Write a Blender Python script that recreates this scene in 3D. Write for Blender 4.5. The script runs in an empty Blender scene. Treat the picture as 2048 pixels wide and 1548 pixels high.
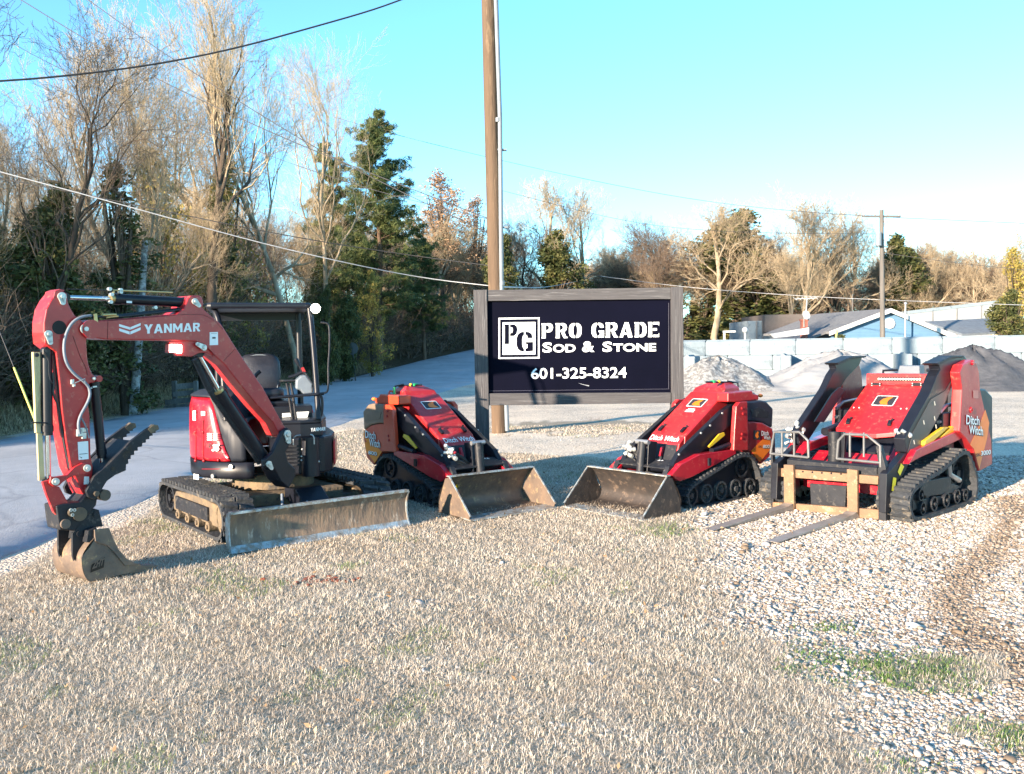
import bpy, bmesh, math, random
import numpy as np
from mathutils import Vector, Matrix
R = math.radians
sc = bpy.context.scene
COL = sc.collection
# ------------------------------------------------------------------ camera
CAM_H = 1.70; FPX = 1780.0; PITCH = math.atan(80/FPX); ROLL = R(0.8)
cam = bpy.data.objects.new("camera", bpy.data.cameras.new("camera")); COL.objects.link(cam)
cam.data.sensor_width = 36.0; cam.data.lens = 36.0*FPX/2048
cam.data.clip_end = 3000; cam.data.clip_start = 0.05
cam.matrix_world = Matrix.Translation((0, 0, CAM_H)) @ Matrix.Rotation(R(90)-PITCH, 4, 'X') @ Matrix.Rotation(-ROLL, 4, 'Z')
sc.camera = cam
# ------------------------------------------------------------------ light
SUN_EL = 12.0
SUN_FROM = (-0.67, -0.742)                  # horizontal direction towards the sun
world = bpy.data.worlds.new("World"); sc.world = world; world.use_nodes = True
wn = world.node_tree.nodes; wl = world.node_tree.links
bg = wn['Background']; sky = wn.new('ShaderNodeTexSky'); sky.sky_type = 'NISHITA'
sky.sun_disc = False; sky.sun_elevation = R(SUN_EL)
sky.sun_rotation = math.atan2(SUN_FROM[0], SUN_FROM[1])
sky.air_density = 0.8; sky.dust_density = 0.05; sky.ozone_density = 1.0; sky.altitude = 100
tint = wn.new('ShaderNodeMix'); tint.data_type = 'RGBA'; tint.blend_type = 'MULTIPLY'; tint.inputs[0].default_value = 1.0; tint.inputs[7].default_value = (.52, .90, 1.03, 1)
wl.new(sky.outputs[0], tint.inputs[6]); wl.new(tint.outputs[2], bg.inputs[0]); bg.inputs[1].default_value = 0.11
sun = bpy.data.objects.new("sun", bpy.data.lights.new("sun", 'SUN')); COL.objects.link(sun)
sun.data.energy = 4.0; sun.data.angle = R(0.8); sun.data.color = (1.0, 0.80, 0.60)
_d = Vector((-SUN_FROM[0]*math.cos(R(SUN_EL)), -SUN_FROM[1]*math.cos(R(SUN_EL)), -math.sin(R(SUN_EL))))
sun.rotation_euler = _d.to_track_quat('-Z', 'Y').to_euler()
sc.view_settings.view_transform = 'Standard'; sc.view_settings.look = 'None'
sc.view_settings.exposure = 2.2; sc.view_settings.gamma = 1.0
sc.cycles.use_denoising = True
try: sc.cycles.denoiser = 'OPENIMAGEDENOISE'
except Exception: pass
sc.cycles.max_bounces = 6; sc.cycles.diffuse_bounces = 3; sc.cycles.glossy_bounces = 3
sc.cycles.transparent_max_bounces = 8; sc.cycles.sample_clamp_indirect = 6

# ------------------------------------------------------------------ pixel <-> space (surveying the place from the photograph)
def ray(px, py):
    dx = px-1024; dy = 774-py
    c, s = math.cos(ROLL), math.sin(ROLL)
    rx = dx*c+dy*s; ry = -dx*s+dy*c
    return Vector((rx, FPX*math.cos(PITCH)+ry*math.sin(PITCH), -FPX*math.sin(PITCH)+ry*math.cos(PITCH)))
EYE = Vector((0, 0, CAM_H))
def G(px, py, z=0.0):
    r = ray(px, py); return EYE + r*((z-CAM_H)/r.z)
def D(px, py, d):
    r = ray(px, py); return EYE + r*(d/r.y)
class Plane:
    """vertical plane through p0 along horizontal direction e; n = its normal (right-hand side of e)"""
    def __init__(s, p0, e, n=None):
        s.p0 = Vector((p0[0], p0[1], 0)); s.e = Vector((e[0], e[1], 0)).normalized()
        s.n = Vector((-s.e.y, s.e.x, 0)) if n is None else Vector(n).normalized()
    def at(s, px, py, off=0.0):
        r = ray(px, py); q = s.p0+s.n*off
        return EYE + r*((q-EYE).dot(s.n)/r.dot(s.n))
    def pts(s, L, off=0.0): return [s.at(x, y, off) for x, y in L]
def plane3(px, py, p0, n):
    r = ray(px, py); n = Vector(n); return EYE + r*((Vector(p0)-EYE).dot(n)/r.dot(n))

# ------------------------------------------------------------------ materials
MATS = {}
def nodes_of(m): return m.node_tree.nodes, m.node_tree.links
def pbr(name, c1, c2=None, rough=.5, metal=0., scale=6., bump=0., bscale=60., coat=0., detail=4., contrast=.5, spec=.5, stretch=None, c3=None, s3=1.5):
    """principled surface with a noise mix of two or three colours, noise bump"""
    if name in MATS: return MATS[name]
    m = bpy.data.materials.new(name); m.use_nodes = True; n, l = nodes_of(m)
    b = n['Principled BSDF']; b.inputs['Roughness'].default_value = rough; b.inputs['Metallic'].default_value = metal
    b.inputs['Specular IOR Level'].default_value = spec
    if coat: b.inputs['Coat Weight'].default_value = coat; b.inputs['Coat Roughness'].default_value = .12
    tc = n.new('ShaderNodeTexCoord'); src = tc.outputs['Object']
    if stretch:
        mp = n.new('ShaderNodeMapping'); mp.inputs['Scale'].default_value = stretch; l.new(src, mp.inputs[0]); src = mp.outputs[0]
    if c2 is None: c2 = tuple(min(1, x*.82) for x in c1)
    nz = n.new('ShaderNodeTexNoise'); nz.inputs['Scale'].default_value = scale; nz.inputs['Detail'].default_value = detail; nz.inputs['Roughness'].default_value = .65
    l.new(src, nz.inputs['Vector'])
    cr = n.new('ShaderNodeValToRGB'); w = (1-contrast)*.3+.02
    cr.color_ramp.elements[0].position = .5-w; cr.color_ramp.elements[1].position = .5+w
    cr.color_ramp.elements[0].color = (*c1, 1); cr.color_ramp.elements[1].color = (*c2, 1)
    l.new(nz.outputs['Fac'], cr.inputs[0]); out = cr.outputs[0]
    if c3 is not None:
        nz3 = n.new('ShaderNodeTexNoise'); nz3.inputs['Scale'].default_value = scale*s3; nz3.inputs['Detail'].default_value = 6; nz3.inputs['Roughness'].default_value = .7
        mp3 = n.new('ShaderNodeMapping'); mp3.inputs['Location'].default_value = (7.3, 2.1, 4.4); l.new(src, mp3.inputs[0]); l.new(mp3.outputs[0], nz3.inputs['Vector'])
        mr = n.new('ShaderNodeMapRange'); mr.inputs[1].default_value = .56; mr.inputs[2].default_value = .66; l.new(nz3.outputs['Fac'], mr.inputs[0])
        mx = n.new('ShaderNodeMix'); mx.data_type = 'RGBA'; l.new(mr.outputs[0], mx.inputs[0]); l.new(out, mx.inputs[6]); mx.inputs[7].default_value = (*c3, 1); out = mx.outputs[2]
    l.new(out, b.inputs['Base Color'])
    rr = n.new('ShaderNodeMapRange'); rr.inputs[3].default_value = max(0, rough-.1); rr.inputs[4].default_value = min(1, rough+.14); l.new(nz.outputs['Fac'], rr.inputs[0]); l.new(rr.outputs[0], b.inputs['Roughness'])
    if bump:
        bz = n.new('ShaderNodeTexNoise'); bz.inputs['Scale'].default_value = bscale; bz.inputs['Detail'].default_value = 5
        l.new(src, bz.inputs['Vector']); bp = n.new('ShaderNodeBump'); bp.inputs['Strength'].default_value = bump; bp.inputs['Distance'].default_value = .02
        l.new(bz.outputs['Fac'], bp.inputs['Height']); l.new(bp.outputs[0], b.inputs['Normal'])
    MATS[name] = m; return m
def emis(name, c, s):
    m = bpy.data.materials.new(name); m.use_nodes = True; n, l = nodes_of(m)
    b = n['Principled BSDF']; b.inputs['Base Color'].default_value = (*c, 1); b.inputs['Emission Color'].default_value = (*c, 1); b.inputs['Emission Strength'].default_value = s
    return m
def attr_mat(name, stops, rough=.7, attr='rnd', transl=0., spec=.2):
    """colour picked by a per-vertex random value"""
    m = bpy.data.materials.new(name); m.use_nodes = True; n, l = nodes_of(m)
    b = n['Principled BSDF']; b.inputs['Roughness'].default_value = rough; b.inputs['Specular IOR Level'].default_value = spec
    a = n.new('ShaderNodeAttribute'); a.attribute_name = attr
    cr = n.new('ShaderNodeValToRGB'); e = cr.color_ramp.elements
    while len(e) < len(stops): e.new(.5)
    for k, (p, c) in enumerate(stops): e[k].position = p; e[k].color = (*c, 1)
    l.new(a.outputs['Fac'], cr.inputs[0]); l.new(cr.outputs[0], b.inputs['Base Color'])
    if transl:
        t = n.new('ShaderNodeBsdfTranslucent'); l.new(cr.outputs[0], t.inputs[0]); mx = n.new('ShaderNodeMixShader'); mx.inputs[0].default_value = transl
        l.new(b.outputs[0], mx.inputs[1]); l.new(t.outputs[0], mx.inputs[2]); l.new(mx.outputs[0], n['Material Output'].inputs[0])
    return m

# ------------------------------------------------------------------ objects
def tag(o, label=None, cat=None, group=None, kind=None):
    if label: o['label'] = label
    if cat: o['category'] = cat
    if group: o['group'] = group
    if kind: o['kind'] = kind
    return o
def thing(name, loc, label, cat, group=None):
    o = bpy.data.objects.new(name, None); COL.objects.link(o); o.location = loc; o.empty_display_size = .2
    return tag(o, label, cat, group)
def world_loc(o):
    v = Vector((0, 0, 0))
    while o is not None: v += Vector(o.location); o = o.parent
    return v
def link_mesh(name, me, parent=None, loc=None):
    o = bpy.data.objects.new(name, me); COL.objects.link(o)
    if parent is not None: o.parent = parent
    if loc is not None: o.location = loc
    return o
class MB:
    """collects shapes given in world coordinates and links them as ONE mesh object"""
    def __init__(s): s.v = []; s.f = []; s.mi = []; s.sm = []; s.cm = 0
    def add(s, vs, fs, smooth=False):
        b = len(s.v); s.v += [Vector(p) for p in vs]
        for f in fs: s.f.append([b+i for i in f]); s.mi.append(s.cm); s.sm.append(smooth)
        return s
    def prism(s, pts, vec, cap=True):
        n = len(pts); vec = Vector(vec); a = [Vector(p) for p in pts]
        fs = [[i, (i+1) % n, n+(i+1) % n, n+i] for i in range(n)]
        if cap: fs += [list(range(n))[::-1], list(range(n, 2*n))]
        return s.add(a+[p+vec for p in a], fs)
    def box(s, o, u, v, w):
        """corner o, edge vectors u v w"""
        o, u, v, w = map(Vector, (o, u, v, w)); return s.prism([o, o+u, o+u+v, o+v], w)
    def cbox(s, c, ux, uy, uz):
        c, ux, uy, uz = map(Vector, (c, ux, uy, uz)); return s.box(c-(ux+uy+uz)/2, ux, uy, uz)
    def tube(s, pts, r, n=10, cap=True, smooth=True):
        pts = [Vector(p) for p in pts]; rs = r if isinstance(r, (list, tuple)) else [r]*len(pts)
        vs = []; fs = []; prev = None
        for i, p in enumerate(pts):
            t = (pts[min(i+1, len(pts)-1)]-pts[max(i-1, 0)]).normalized()
            if prev is None:
                a = t.cross(Vector((0, 0, 1)))
                if a.length < .05: a = t.cross(Vector((1, 0, 0)))
            else: a = prev-t*prev.dot(t)
            a.normalize(); prev = a; b = t.cross(a)
            for k in range(n):
                th = 2*math.pi*k/n; vs.append(p+(a*math.cos(th)+b*math.sin(th))*rs[i])
        for i in range(len(pts)-1):
            for k in range(n): fs.append([i*n+k, i*n+(k+1) % n, (i+1)*n+(k+1) % n, (i+1)*n+k])
        s.add(vs, fs, smooth)
        if cap: s.add(vs[:n], [list(range(n))[::-1]]); s.add(vs[-n:], [list(range(n))])
        return s
    def cyl(s, c, axis, r, L, n=20, r2=None):
        c = Vector(c); a = Vector(axis).normalized()*L/2; return s.tube([c-a, c+a], [r, r if r2 is None else r2], n)
    def ring(s, c, axis, r0, r1, L, n=28):
        """hollow disc"""
        c = Vector(c); ax = Vector(axis).normalized(); a = ax.cross(Vector((0, 0, 1)))
        if a.length < .05: a = ax.cross(Vector((1, 0, 0)))
        a.normalize(); b = ax.cross(a); vs = []
        for (rr, h) in ((r0, -L/2), (r1, -L/2), (r1, L/2), (r0, L/2)):
            for k in range(n):
                t = 2*math.pi*k/n; vs.append(c+ax*h+(a*math.cos(t)+b*math.sin(t))*rr)
        fs = []
        for j in range(4):
            for k in range(n): fs.append([j*n+k, j*n+(k+1) % n, ((j+1) % 4)*n+(k+1) % n, ((j+1) % 4)*n+k])
        return s.add(vs, fs)
    def sphere(s, c, r, nu=14, nv=9, sq=(1, 1, 1)):
        c = Vector(c); vs = []; fs = []
        for j in range(nv+1):
            ph = math.pi*j/nv
            for i in range(nu):
                t = 2*math.pi*i/nu; vs.append(c+Vector((r*sq[0]*math.sin(ph)*math.cos(t), r*sq[1]*math.sin(ph)*math.sin(t), r*sq[2]*math.cos(ph))))
        for j in range(nv):
            for i in range(nu): fs.append([j*nu+i, (j+1)*nu+i, (j+1)*nu+(i+1) % nu, j*nu+(i+1) % nu])
        return s.add(vs, fs, True)
    def quad(s, a, b, c, d): return s.add([a, b, c, d], [[0, 1, 2, 3]])
    def build(s, name, mat, parent=None, bevel=0., loc=None, label=None):
        me = bpy.data.meshes.new(name)
        L = world_loc(parent) if parent is not None else (Vector(loc) if loc is not None else Vector((0, 0, 0)))
        me.from_pydata([tuple(p-L) for p in s.v], [], s.f)
        for m in (mat if isinstance(mat, (list, tuple)) else [mat]): me.materials.append(m)
        me.polygons.foreach_set('material_index', s.mi); me.polygons.foreach_set('use_smooth', s.sm)
        bm = bmesh.new(); bm.from_mesh(me)
        bmesh.ops.recalc_face_normals(bm, faces=bm.faces); bm.to_mesh(me); bm.free()
        o = link_mesh(name, me, parent, None if parent is not None else L)
        if bevel:
            b = o.modifiers.new('bevel', 'BEVEL'); b.width = bevel; b.segments = 2; b.limit_method = 'ANGLE'; b.angle_limit = R(38)
            b.harden_normals = False
        if label: o['label'] = label
        return o
def chaikin(L, n=1, closed=False):
    for _ in range(n):
        o = [] if closed else [L[0]]
        N = len(L)
        for i in range(N if closed else N-1):
            a, b = Vector(L[i]), Vector(L[(i+1) % N]); o += [a*.75+b*.25, a*.25+b*.75]
        if not closed: o.append(L[-1])
        L = o
    return L
def chk2(L, n=2, closed=True): return [(p[0], p[1]) for p in chaikin([Vector((a, b, 0)) for a, b in L], n, closed)]
def np_mesh(name, V, F, mat, attrs=None, smooth=False):
    """V (n,3), F (m,k) numpy -> mesh"""
    me = bpy.data.meshes.new(name); V = np.asarray(V, np.float32); F = np.asarray(F, np.int32)
    m, k = F.shape
    me.vertices.add(len(V)); me.vertices.foreach_set('co', V.ravel())
    me.loops.add(m*k); me.loops.foreach_set('vertex_index', F.ravel())
    me.polygons.add(m); me.polygons.foreach_set('loop_start', np.arange(0, m*k, k, dtype=np.int32))
    try: me.polygons.foreach_set('loop_total', np.full(m, k, np.int32))
    except Exception: pass
    me.polygons.foreach_set('use_smooth', np.full(m, smooth, bool))
    for a, arr in (attrs or {}).items():
        at = me.attributes.new(a, 'FLOAT', 'POINT'); at.data.foreach_set('value', np.asarray(arr, np.float32))
    me.materials.append(mat); me.update(calc_edges=True); return me
def text_mesh(s, bold=.0, depth=.0, font_shear=0.):
    cu = bpy.data.curves.new('t', 'FONT'); cu.body = s; cu.size = 1; cu.offset = bold; cu.extrude = 0; cu.shear = font_shear; cu.resolution_u = 3
    o = bpy.data.objects.new('t', cu); COL.objects.link(o)
    bpy.context.view_layer.update()
    dg = bpy.context.evaluated_depsgraph_get(); me = bpy.data.meshes.new_from_object(o.evaluated_get(dg))
    V = [v.co.copy() for v in me.vertices]; F = [list(p.vertices) for p in me.polygons]
    bpy.data.objects.remove(o); bpy.data.curves.remove(cu); bpy.data.meshes.remove(me)
    return V, F
def put_text(mb, s, quad, bold=.02, shear=0., lift=.003):
    """fit a string into the quad (bl, br, tr, tl) in space; adds to mb"""
    V, F = text_mesh(s, bold, 0, shear)
    x0 = min(v.x for v in V); x1 = max(v.x for v in V); y0 = min(v.y for v in V); y1 = max(v.y for v in V)
    bl, br, tr, tl = [Vector(q) for q in quad]; n = (br-bl).cross(tl-bl).normalized()
    if n.dot(EYE-bl) < 0: n = -n
    out = []
    for v in V:
        a = (v.x-x0)/(x1-x0); b = (v.y-y0)/(y1-y0)
        out.append((bl*(1-a)+br*a)*(1-b)+(tl*(1-a)+tr*a)*b+n*lift)
    mb.add(out, F)
def put_polys(mb, polys, w, h, quad, lift=.003):
    bl, br, tr, tl = [Vector(q) for q in quad]; n = (br-bl).cross(tl-bl).normalized()
    if n.dot(EYE-bl) < 0: n = -n
    for P_ in polys:
        mb.add([(bl*(1-x/w)+br*(x/w))*(1-y/h)+(tl*(1-x/w)+tr*(x/w))*(y/h)+n*lift for x, y in P_], [list(range(len(P_)))])
def decal(name, quad, mat, parent, lift=.002, label=None):
    mb = MB(); put_polys(mb, [[(0, 0), (1, 0), (1, 1), (0, 1)]], 1, 1, quad, lift); return mb.build(name, mat, parent, label=label)
def sub(quad, x0, y0, x1, y1):
    bl, br, tr, tl = [Vector(q) for q in quad]
    f = lambda a, b: (bl*(1-a)+br*a)*(1-b)+(tl*(1-a)+tr*a)*b
    return [f(x0, y0), f(x1, y0), f(x1, y1), f(x0, y1)]
def smooth01(t): t = max(0., min(1., t)); return t*t*(3-2*t)
# ================================================================== SETTING
def interp(y, T):
    if y <= T[0][0]: return T[0][1]
    for (a, u), (b, v) in zip(T, T[1:]):
        if y <= b: return u+(v-u)*(y-a)/(b-a)
    (a, u), (b, v) = T[-2], T[-1]; return v+(v-u)*(y-b)/(b-a)
ROAD_N = [(-40, -4.3), (10, -4.22), (20, -3.85), (30, -3.1), (41, -1.9), (55, .8), (80, 7.5), (120, 20)]
ROAD_F = [(-40, -10.2), (17, -10.2), (30, -10.35), (45, -9.6), (55, -8.4), (65, -6.7), (80, -3.0), (120, 9)]
def hill(x, y):
    h = 2.1*smooth01((y-42)/55)*(1-smooth01((x-8-max(0, y-60)*.3)/14)) + 3*smooth01((y-95)/120)
    xf = interp(y, ROAD_F)
    if x < xf-.4: h += .45*smooth01((xf-.4-x)/3.0)
    if x > 8: h -= .8*smooth01((y-44)/14)
    return h
# gravel mask 0 lawn .. 1 stone
LAWN_E = [(0, 1.45), (4, 1.5), (5.5, 1.45), (7, 1.55), (8.5, 1.75), (10, 2.0), (12, 2.1), (13.5, 1.2), (15.2, -1.5), (17, -3.3), (18, -5)]
def gmask(x, y):
    if y > 18: g = 1.0
    else: g = smooth01((x-interp(y, LAWN_E)+.45)/.9)
    xr = interp(y, ROAD_N); g = max(g, (1-smooth01((x-xr-.12-.12*math.sin(y*2.3)*math.sin(y*.9))/.35)) if x > xr-1 else 0)
    # tufts of thin grass on the lot round the sign and at the bend of the road
    for cx, cy, rx, ry in ((1.6, 18.6, 2.6, 2.2), (-3.0, 17.5, 1.3, 1.8), (-2.2, 47, 2.5, 6), (2.15, 4.5, .55, .35), (2.1, 3.75, .3, .25)):
        q = ((x-cx)/rx)**2+((y-cy)/ry)**2+.45*math.sin(x*6+cy)*math.sin(y*7+cx)+.2*math.sin(x*15)*math.sin(y*13)
        if q < 1: g = min(g, smooth01((q-.35)/.65)*.8+.2)
    return g
RUT = [(9.6, 5.4), (8.6, 4.9), (7.4, 4.05), (6.4, 3.3), (5.77, 2.86), (5.0, 2.62), (4.25, 2.6), (3.4, 2.75)]
def rut(x, y):
    if y > 9.6 or y < 3: return 0.
    for (a, u), (b, v) in zip(RUT, RUT[1:]):
        if b <= y <= a:
            c = u+(v-u)*(y-a)/(b-a); w = .24+.07*math.sin(y*3)+.04*(9-y)*.4
            return max(0., 1-abs(x-c)/w)
    return 0.
def make_ground():
    ys = list(np.arange(-30, 2, 4.0))+list(np.arange(2, 12, .14))+list(np.arange(12, 30, .5))+list(np.arange(30, 130, 2.))+[140, 180, 250, 400, 700, 1200]
    xs = [-700, -300, -150, -80, -50, -35, -28]+list(np.arange(-24, -6, 1.))+list(np.arange(-6, 7, .16))+list(np.arange(7, 30, 1.))+[34, 40, 50, 70, 100, 180, 400, 900]
    V = []; g = []; rt = []; wd = []
    for y in ys:
        xf = interp(y, ROAD_F)
        for x in xs:
            V.append((x, y, hill(x, y)+.012*math.sin(x*2.1+y*1.3)*math.sin(y*1.7-x)*(1 if y < 30 else 0))); g.append(gmask(x, y)); rt.append(rut(x, y))
            wd.append(1. if x < xf-.3 else (smooth01((y-47)/3)))
    nx = len(xs); F = [(j*nx+i, j*nx+i+1, (j+1)*nx+i+1, (j+1)*nx+i) for j in range(len(ys)-1) for i in range(nx-1)]
    m = bpy.data.materials.new('ground_surface'); m.use_nodes = True; n, l = nodes_of(m); b = n['Principled BSDF']; b.inputs['Roughness'].default_value = .9; b.inputs['Specular IOR Level'].default_value = .15
    tc = n.new('ShaderNodeTexCoord')
    def noise(sc_, det=5, ro=.6):
        z = n.new('ShaderNodeTexNoise'); z.inputs['Scale'].default_value = sc_; z.inputs['Detail'].default_value = det; z.inputs['Roughness'].default_value = ro; l.new(tc.outputs['Object'], z.inputs['Vector']); return z
    def ramp(src, st):
        cr = n.new('ShaderNodeValToRGB'); e = cr.color_ramp.elements
        while len(e) < len(st): e.new(.5)
        for k, (p, c) in enumerate(st): e[k].position = p; e[k].color = (*c, 1)
        l.new(src, cr.inputs[0]); return cr.outputs[0]
    def mix(f, a, c):
        mx = n.new('ShaderNodeMix'); mx.data_type = 'RGBA'; l.new(f, mx.inputs[0])
        for v_, i_ in ((a, 6), (c, 7)):
            if isinstance(v_, tuple): mx.inputs[i_].default_value = (*v_, 1)
            else: l.new(v_, mx.inputs[i_])
        return mx.outputs[2]
    def mth(op, a, c):
        q = n.new('ShaderNodeMath'); q.operation = op
        for v_, i_ in ((a, 0), (c, 1)):
            if isinstance(v_, (int, float)): q.inputs[i_].default_value = v_
            else: l.new(v_, q.inputs[i_])
        q.use_clamp = op in ('MULTIPLY', 'ADD') ; return q.outputs[0]
    ag = n.new('ShaderNodeAttribute'); ag.attribute_name = 'gravel'; ar = n.new('ShaderNodeAttribute'); ar.attribute_name = 'rut'; aw = n.new('ShaderNodeAttribute'); aw.attribute_name = 'wood'
    big = noise(.45, 4); mid = noise(3.5, 6, .7); fine = noise(45, 4, .7)
    lawn = ramp(fine.outputs['Fac'], [(.3, (.14, .11, .08)), (.5, (.34, .28, .21)), (.72, (.52, .45, .36))])
    lawn = mix(ramp(mid.outputs['Fac'], [(.45, (0, 0, 0)), (.75, (.5, .5, .5))]), lawn, (.15, .17, .075))
    vor = n.new('ShaderNodeTexVoronoi'); vor.inputs['Scale'].default_value = 38; l.new(tc.outputs['Object'], vor.inputs['Vector'])
    vcol = n.new('ShaderNodeSeparateColor'); l.new(vor.outputs['Color'], vcol.inputs[0])
    stone = ramp(vcol.outputs[0], [(0, (.42, .34, .26)), (.35, (.64, .54, .43)), (.7, (.78, .68, .55)), (1, (.86, .79, .69))])
    edge = ramp(vor.outputs['Distance'], [(.3, (1, 1, 1)), (.8, (.5, .48, .45))])
    mm = n.new('ShaderNodeMix'); mm.data_type = 'RGBA'; mm.blend_type = 'MULTIPLY'; mm.inputs[0].default_value = 1; l.new(stone, mm.inputs[6]); l.new(edge, mm.inputs[7]); stone = mm.outputs[2]
    stone = mix(ramp(big.outputs['Fac'], [(.42, (0, 0, 0)), (.62, (.55, .55, .55))]), stone, (.86, .72, .55))
    stone = mix(ramp(noise(1.6, 7, .7).outputs['Fac'], [(.52, (0, 0, 0)), (.68, (.5, .5, .5))]), stone, (.50, .45, .37))
    stone = mix(mth('MULTIPLY', ar.outputs['Fac'], mth('ADD', mid.outputs['Fac'], .25)), stone, (.085, .06, .04))
    gm = mth('ADD', ag.outputs['Fac'], mth('MULTIPLY', mth('SUBTRACT', mid.outputs['Fac'], .5), 1.1))
    col = mix(ramp(gm, [(.35, (0, 0, 0)), (.6, (1, 1, 1))]), lawn, stone)
    wood = ramp(noise(5, 8, .75).outputs['Fac'], [(.35, (.035, .028, .016)), (.55, (.10, .072, .04)), (.75, (.20, .145, .08))])
    col = mix(aw.outputs['Fac'], col, wood)
    l.new(col, b.inputs['Base Color'])
    bp = n.new('ShaderNodeBump'); bp.inputs['Strength'].default_value = .8; bp.inputs['Distance'].default_value = .012; l.new(vor.outputs['Distance'], bp.inputs['Height']); bp.invert = True; l.new(ramp(gm, [(.35, (.05, .05, .05)), (.6, (1, 1, 1))]), bp.inputs['Strength'])
    bp2 = n.new('ShaderNodeBump'); bp2.inputs['Strength'].default_value = .7; bp2.inputs['Distance'].default_value = .03; l.new(mid.outputs['Fac'], bp2.inputs['Height']); l.new(bp.outputs[0], bp2.inputs['Normal']); l.new(bp2.outputs[0], b.inputs['Normal'])
    me = np_mesh('ground', V, F, m, dict(gravel=g, rut=rt, wood=wd), smooth=True)
    o = link_mesh('ground', me); o['kind'] = 'structure'
make_ground()
# road
def make_road():
    V = []; F = []; ys = list(np.arange(-30, 3, 1.))+list(np.arange(3, 26, .2))+list(np.arange(26, 120, 1.)); K = 9
    for y in ys:
        a, b_ = interp(y, ROAD_N), interp(y, ROAD_F)
        w1 = .05*math.sin(y*1.3)+.04*math.sin(y*3.9+1)+.03*math.sin(y*9.1); w2 = .06*math.sin(y*1.1+2)+.04*math.sin(y*4)
        for k in range(K):
            t = (0, .012, .1, .3, .5, .7, .9, .988, 1)[k]; x = a+(b_-a)*t+(w1*(t == 0)+w2*(t == 1)); V.append((x, y, hill(min(x, 1e9), y) if t < .99 else hill(b_+.1, y)))
            V[-1] = (x, y, hill(interp(y, ROAD_F)+1, y)+(.008+.06*math.sin(math.pi*t) if 0 < k < K-1 else -.03))
    for j in range(len(ys)-1):
        for k in range(K-1): F.append((j*K+k, (j+1)*K+k, (j+1)*K+k+1, j*K+k+1))
    m = pbr('worn_asphalt', (.37, .385, .41), (.46, .47, .49), rough=.85, scale=.7, bump=.5, bscale=160, c3=(.46, .45, .44), s3=60, contrast=.3, spec=.25, stretch=(1, .12, 1))
    n, l = nodes_of(m); b = n['Principled BSDF']; src = b.inputs['Base Color'].links[0].from_socket; tc = n.new('ShaderNodeTexCoord')
    nz = n.new('ShaderNodeTexNoise'); nz.inputs['Scale'].default_value = 1.3; nz.inputs['Detail'].default_value = 6; l.new(tc.outputs['Object'], nz.inputs[0])
    va = n.new('ShaderNodeMix'); va.data_type = 'VECTOR'; va.inputs[0].default_value = .35; l.new(tc.outputs['Object'], va.inputs[4]); l.new(nz.outputs['Color'], va.inputs[5])
    vo = n.new('ShaderNodeTexVoronoi'); vo.feature = 'DISTANCE_TO_EDGE'; vo.inputs['Scale'].default_value = .55; l.new(va.outputs[1], vo.inputs['Vector'])
    cr = n.new('ShaderNodeValToRGB'); cr.color_ramp.elements[0].position = .0; cr.color_ramp.elements[0].color = (.45, .45, .47, 1); cr.color_ramp.elements[1].position = .018; cr.color_ramp.elements[1].color = (1, 1, 1, 1); l.new(vo.outputs['Distance'], cr.inputs[0])
    mu = n.new('ShaderNodeMix'); mu.data_type = 'RGBA'; mu.blend_type = 'MULTIPLY'; mu.inputs[0].default_value = .35; l.new(src, mu.inputs[6]); l.new(cr.outputs[0], mu.inputs[7])
    n2_ = n.new('ShaderNodeTexNoise'); n2_.inputs['Scale'].default_value = .5; n2_.inputs['Detail'].default_value = 8; n2_.inputs['Roughness'].default_value = .75; l.new(tc.outputs['Object'], n2_.inputs[0])
    c2_ = n.new('ShaderNodeValToRGB'); c2_.color_ramp.elements[0].position = .38; c2_.color_ramp.elements[0].color = (.78, .78, .78, 1); c2_.color_ramp.elements[1].position = .62; c2_.color_ramp.elements[1].color = (1, 1, 1, 1); l.new(n2_.outputs['Fac'], c2_.inputs[0])
    m2_ = n.new('ShaderNodeMix'); m2_.data_type = 'RGBA'; m2_.blend_type = 'MULTIPLY'; m2_.inputs[0].default_value = 1; l.new(mu.outputs[2], m2_.inputs[6]); l.new(c2_.outputs[0], m2_.inputs[7]); l.new(m2_.outputs[2], b.inputs['Base Color'])
    me = np_mesh('road', V, F, m, smooth=True); o = link_mesh('road', me); o['kind'] = 'structure'
    # verge dust strip where the lawn has crept over the edge: part of the ground colours
make_road()

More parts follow.
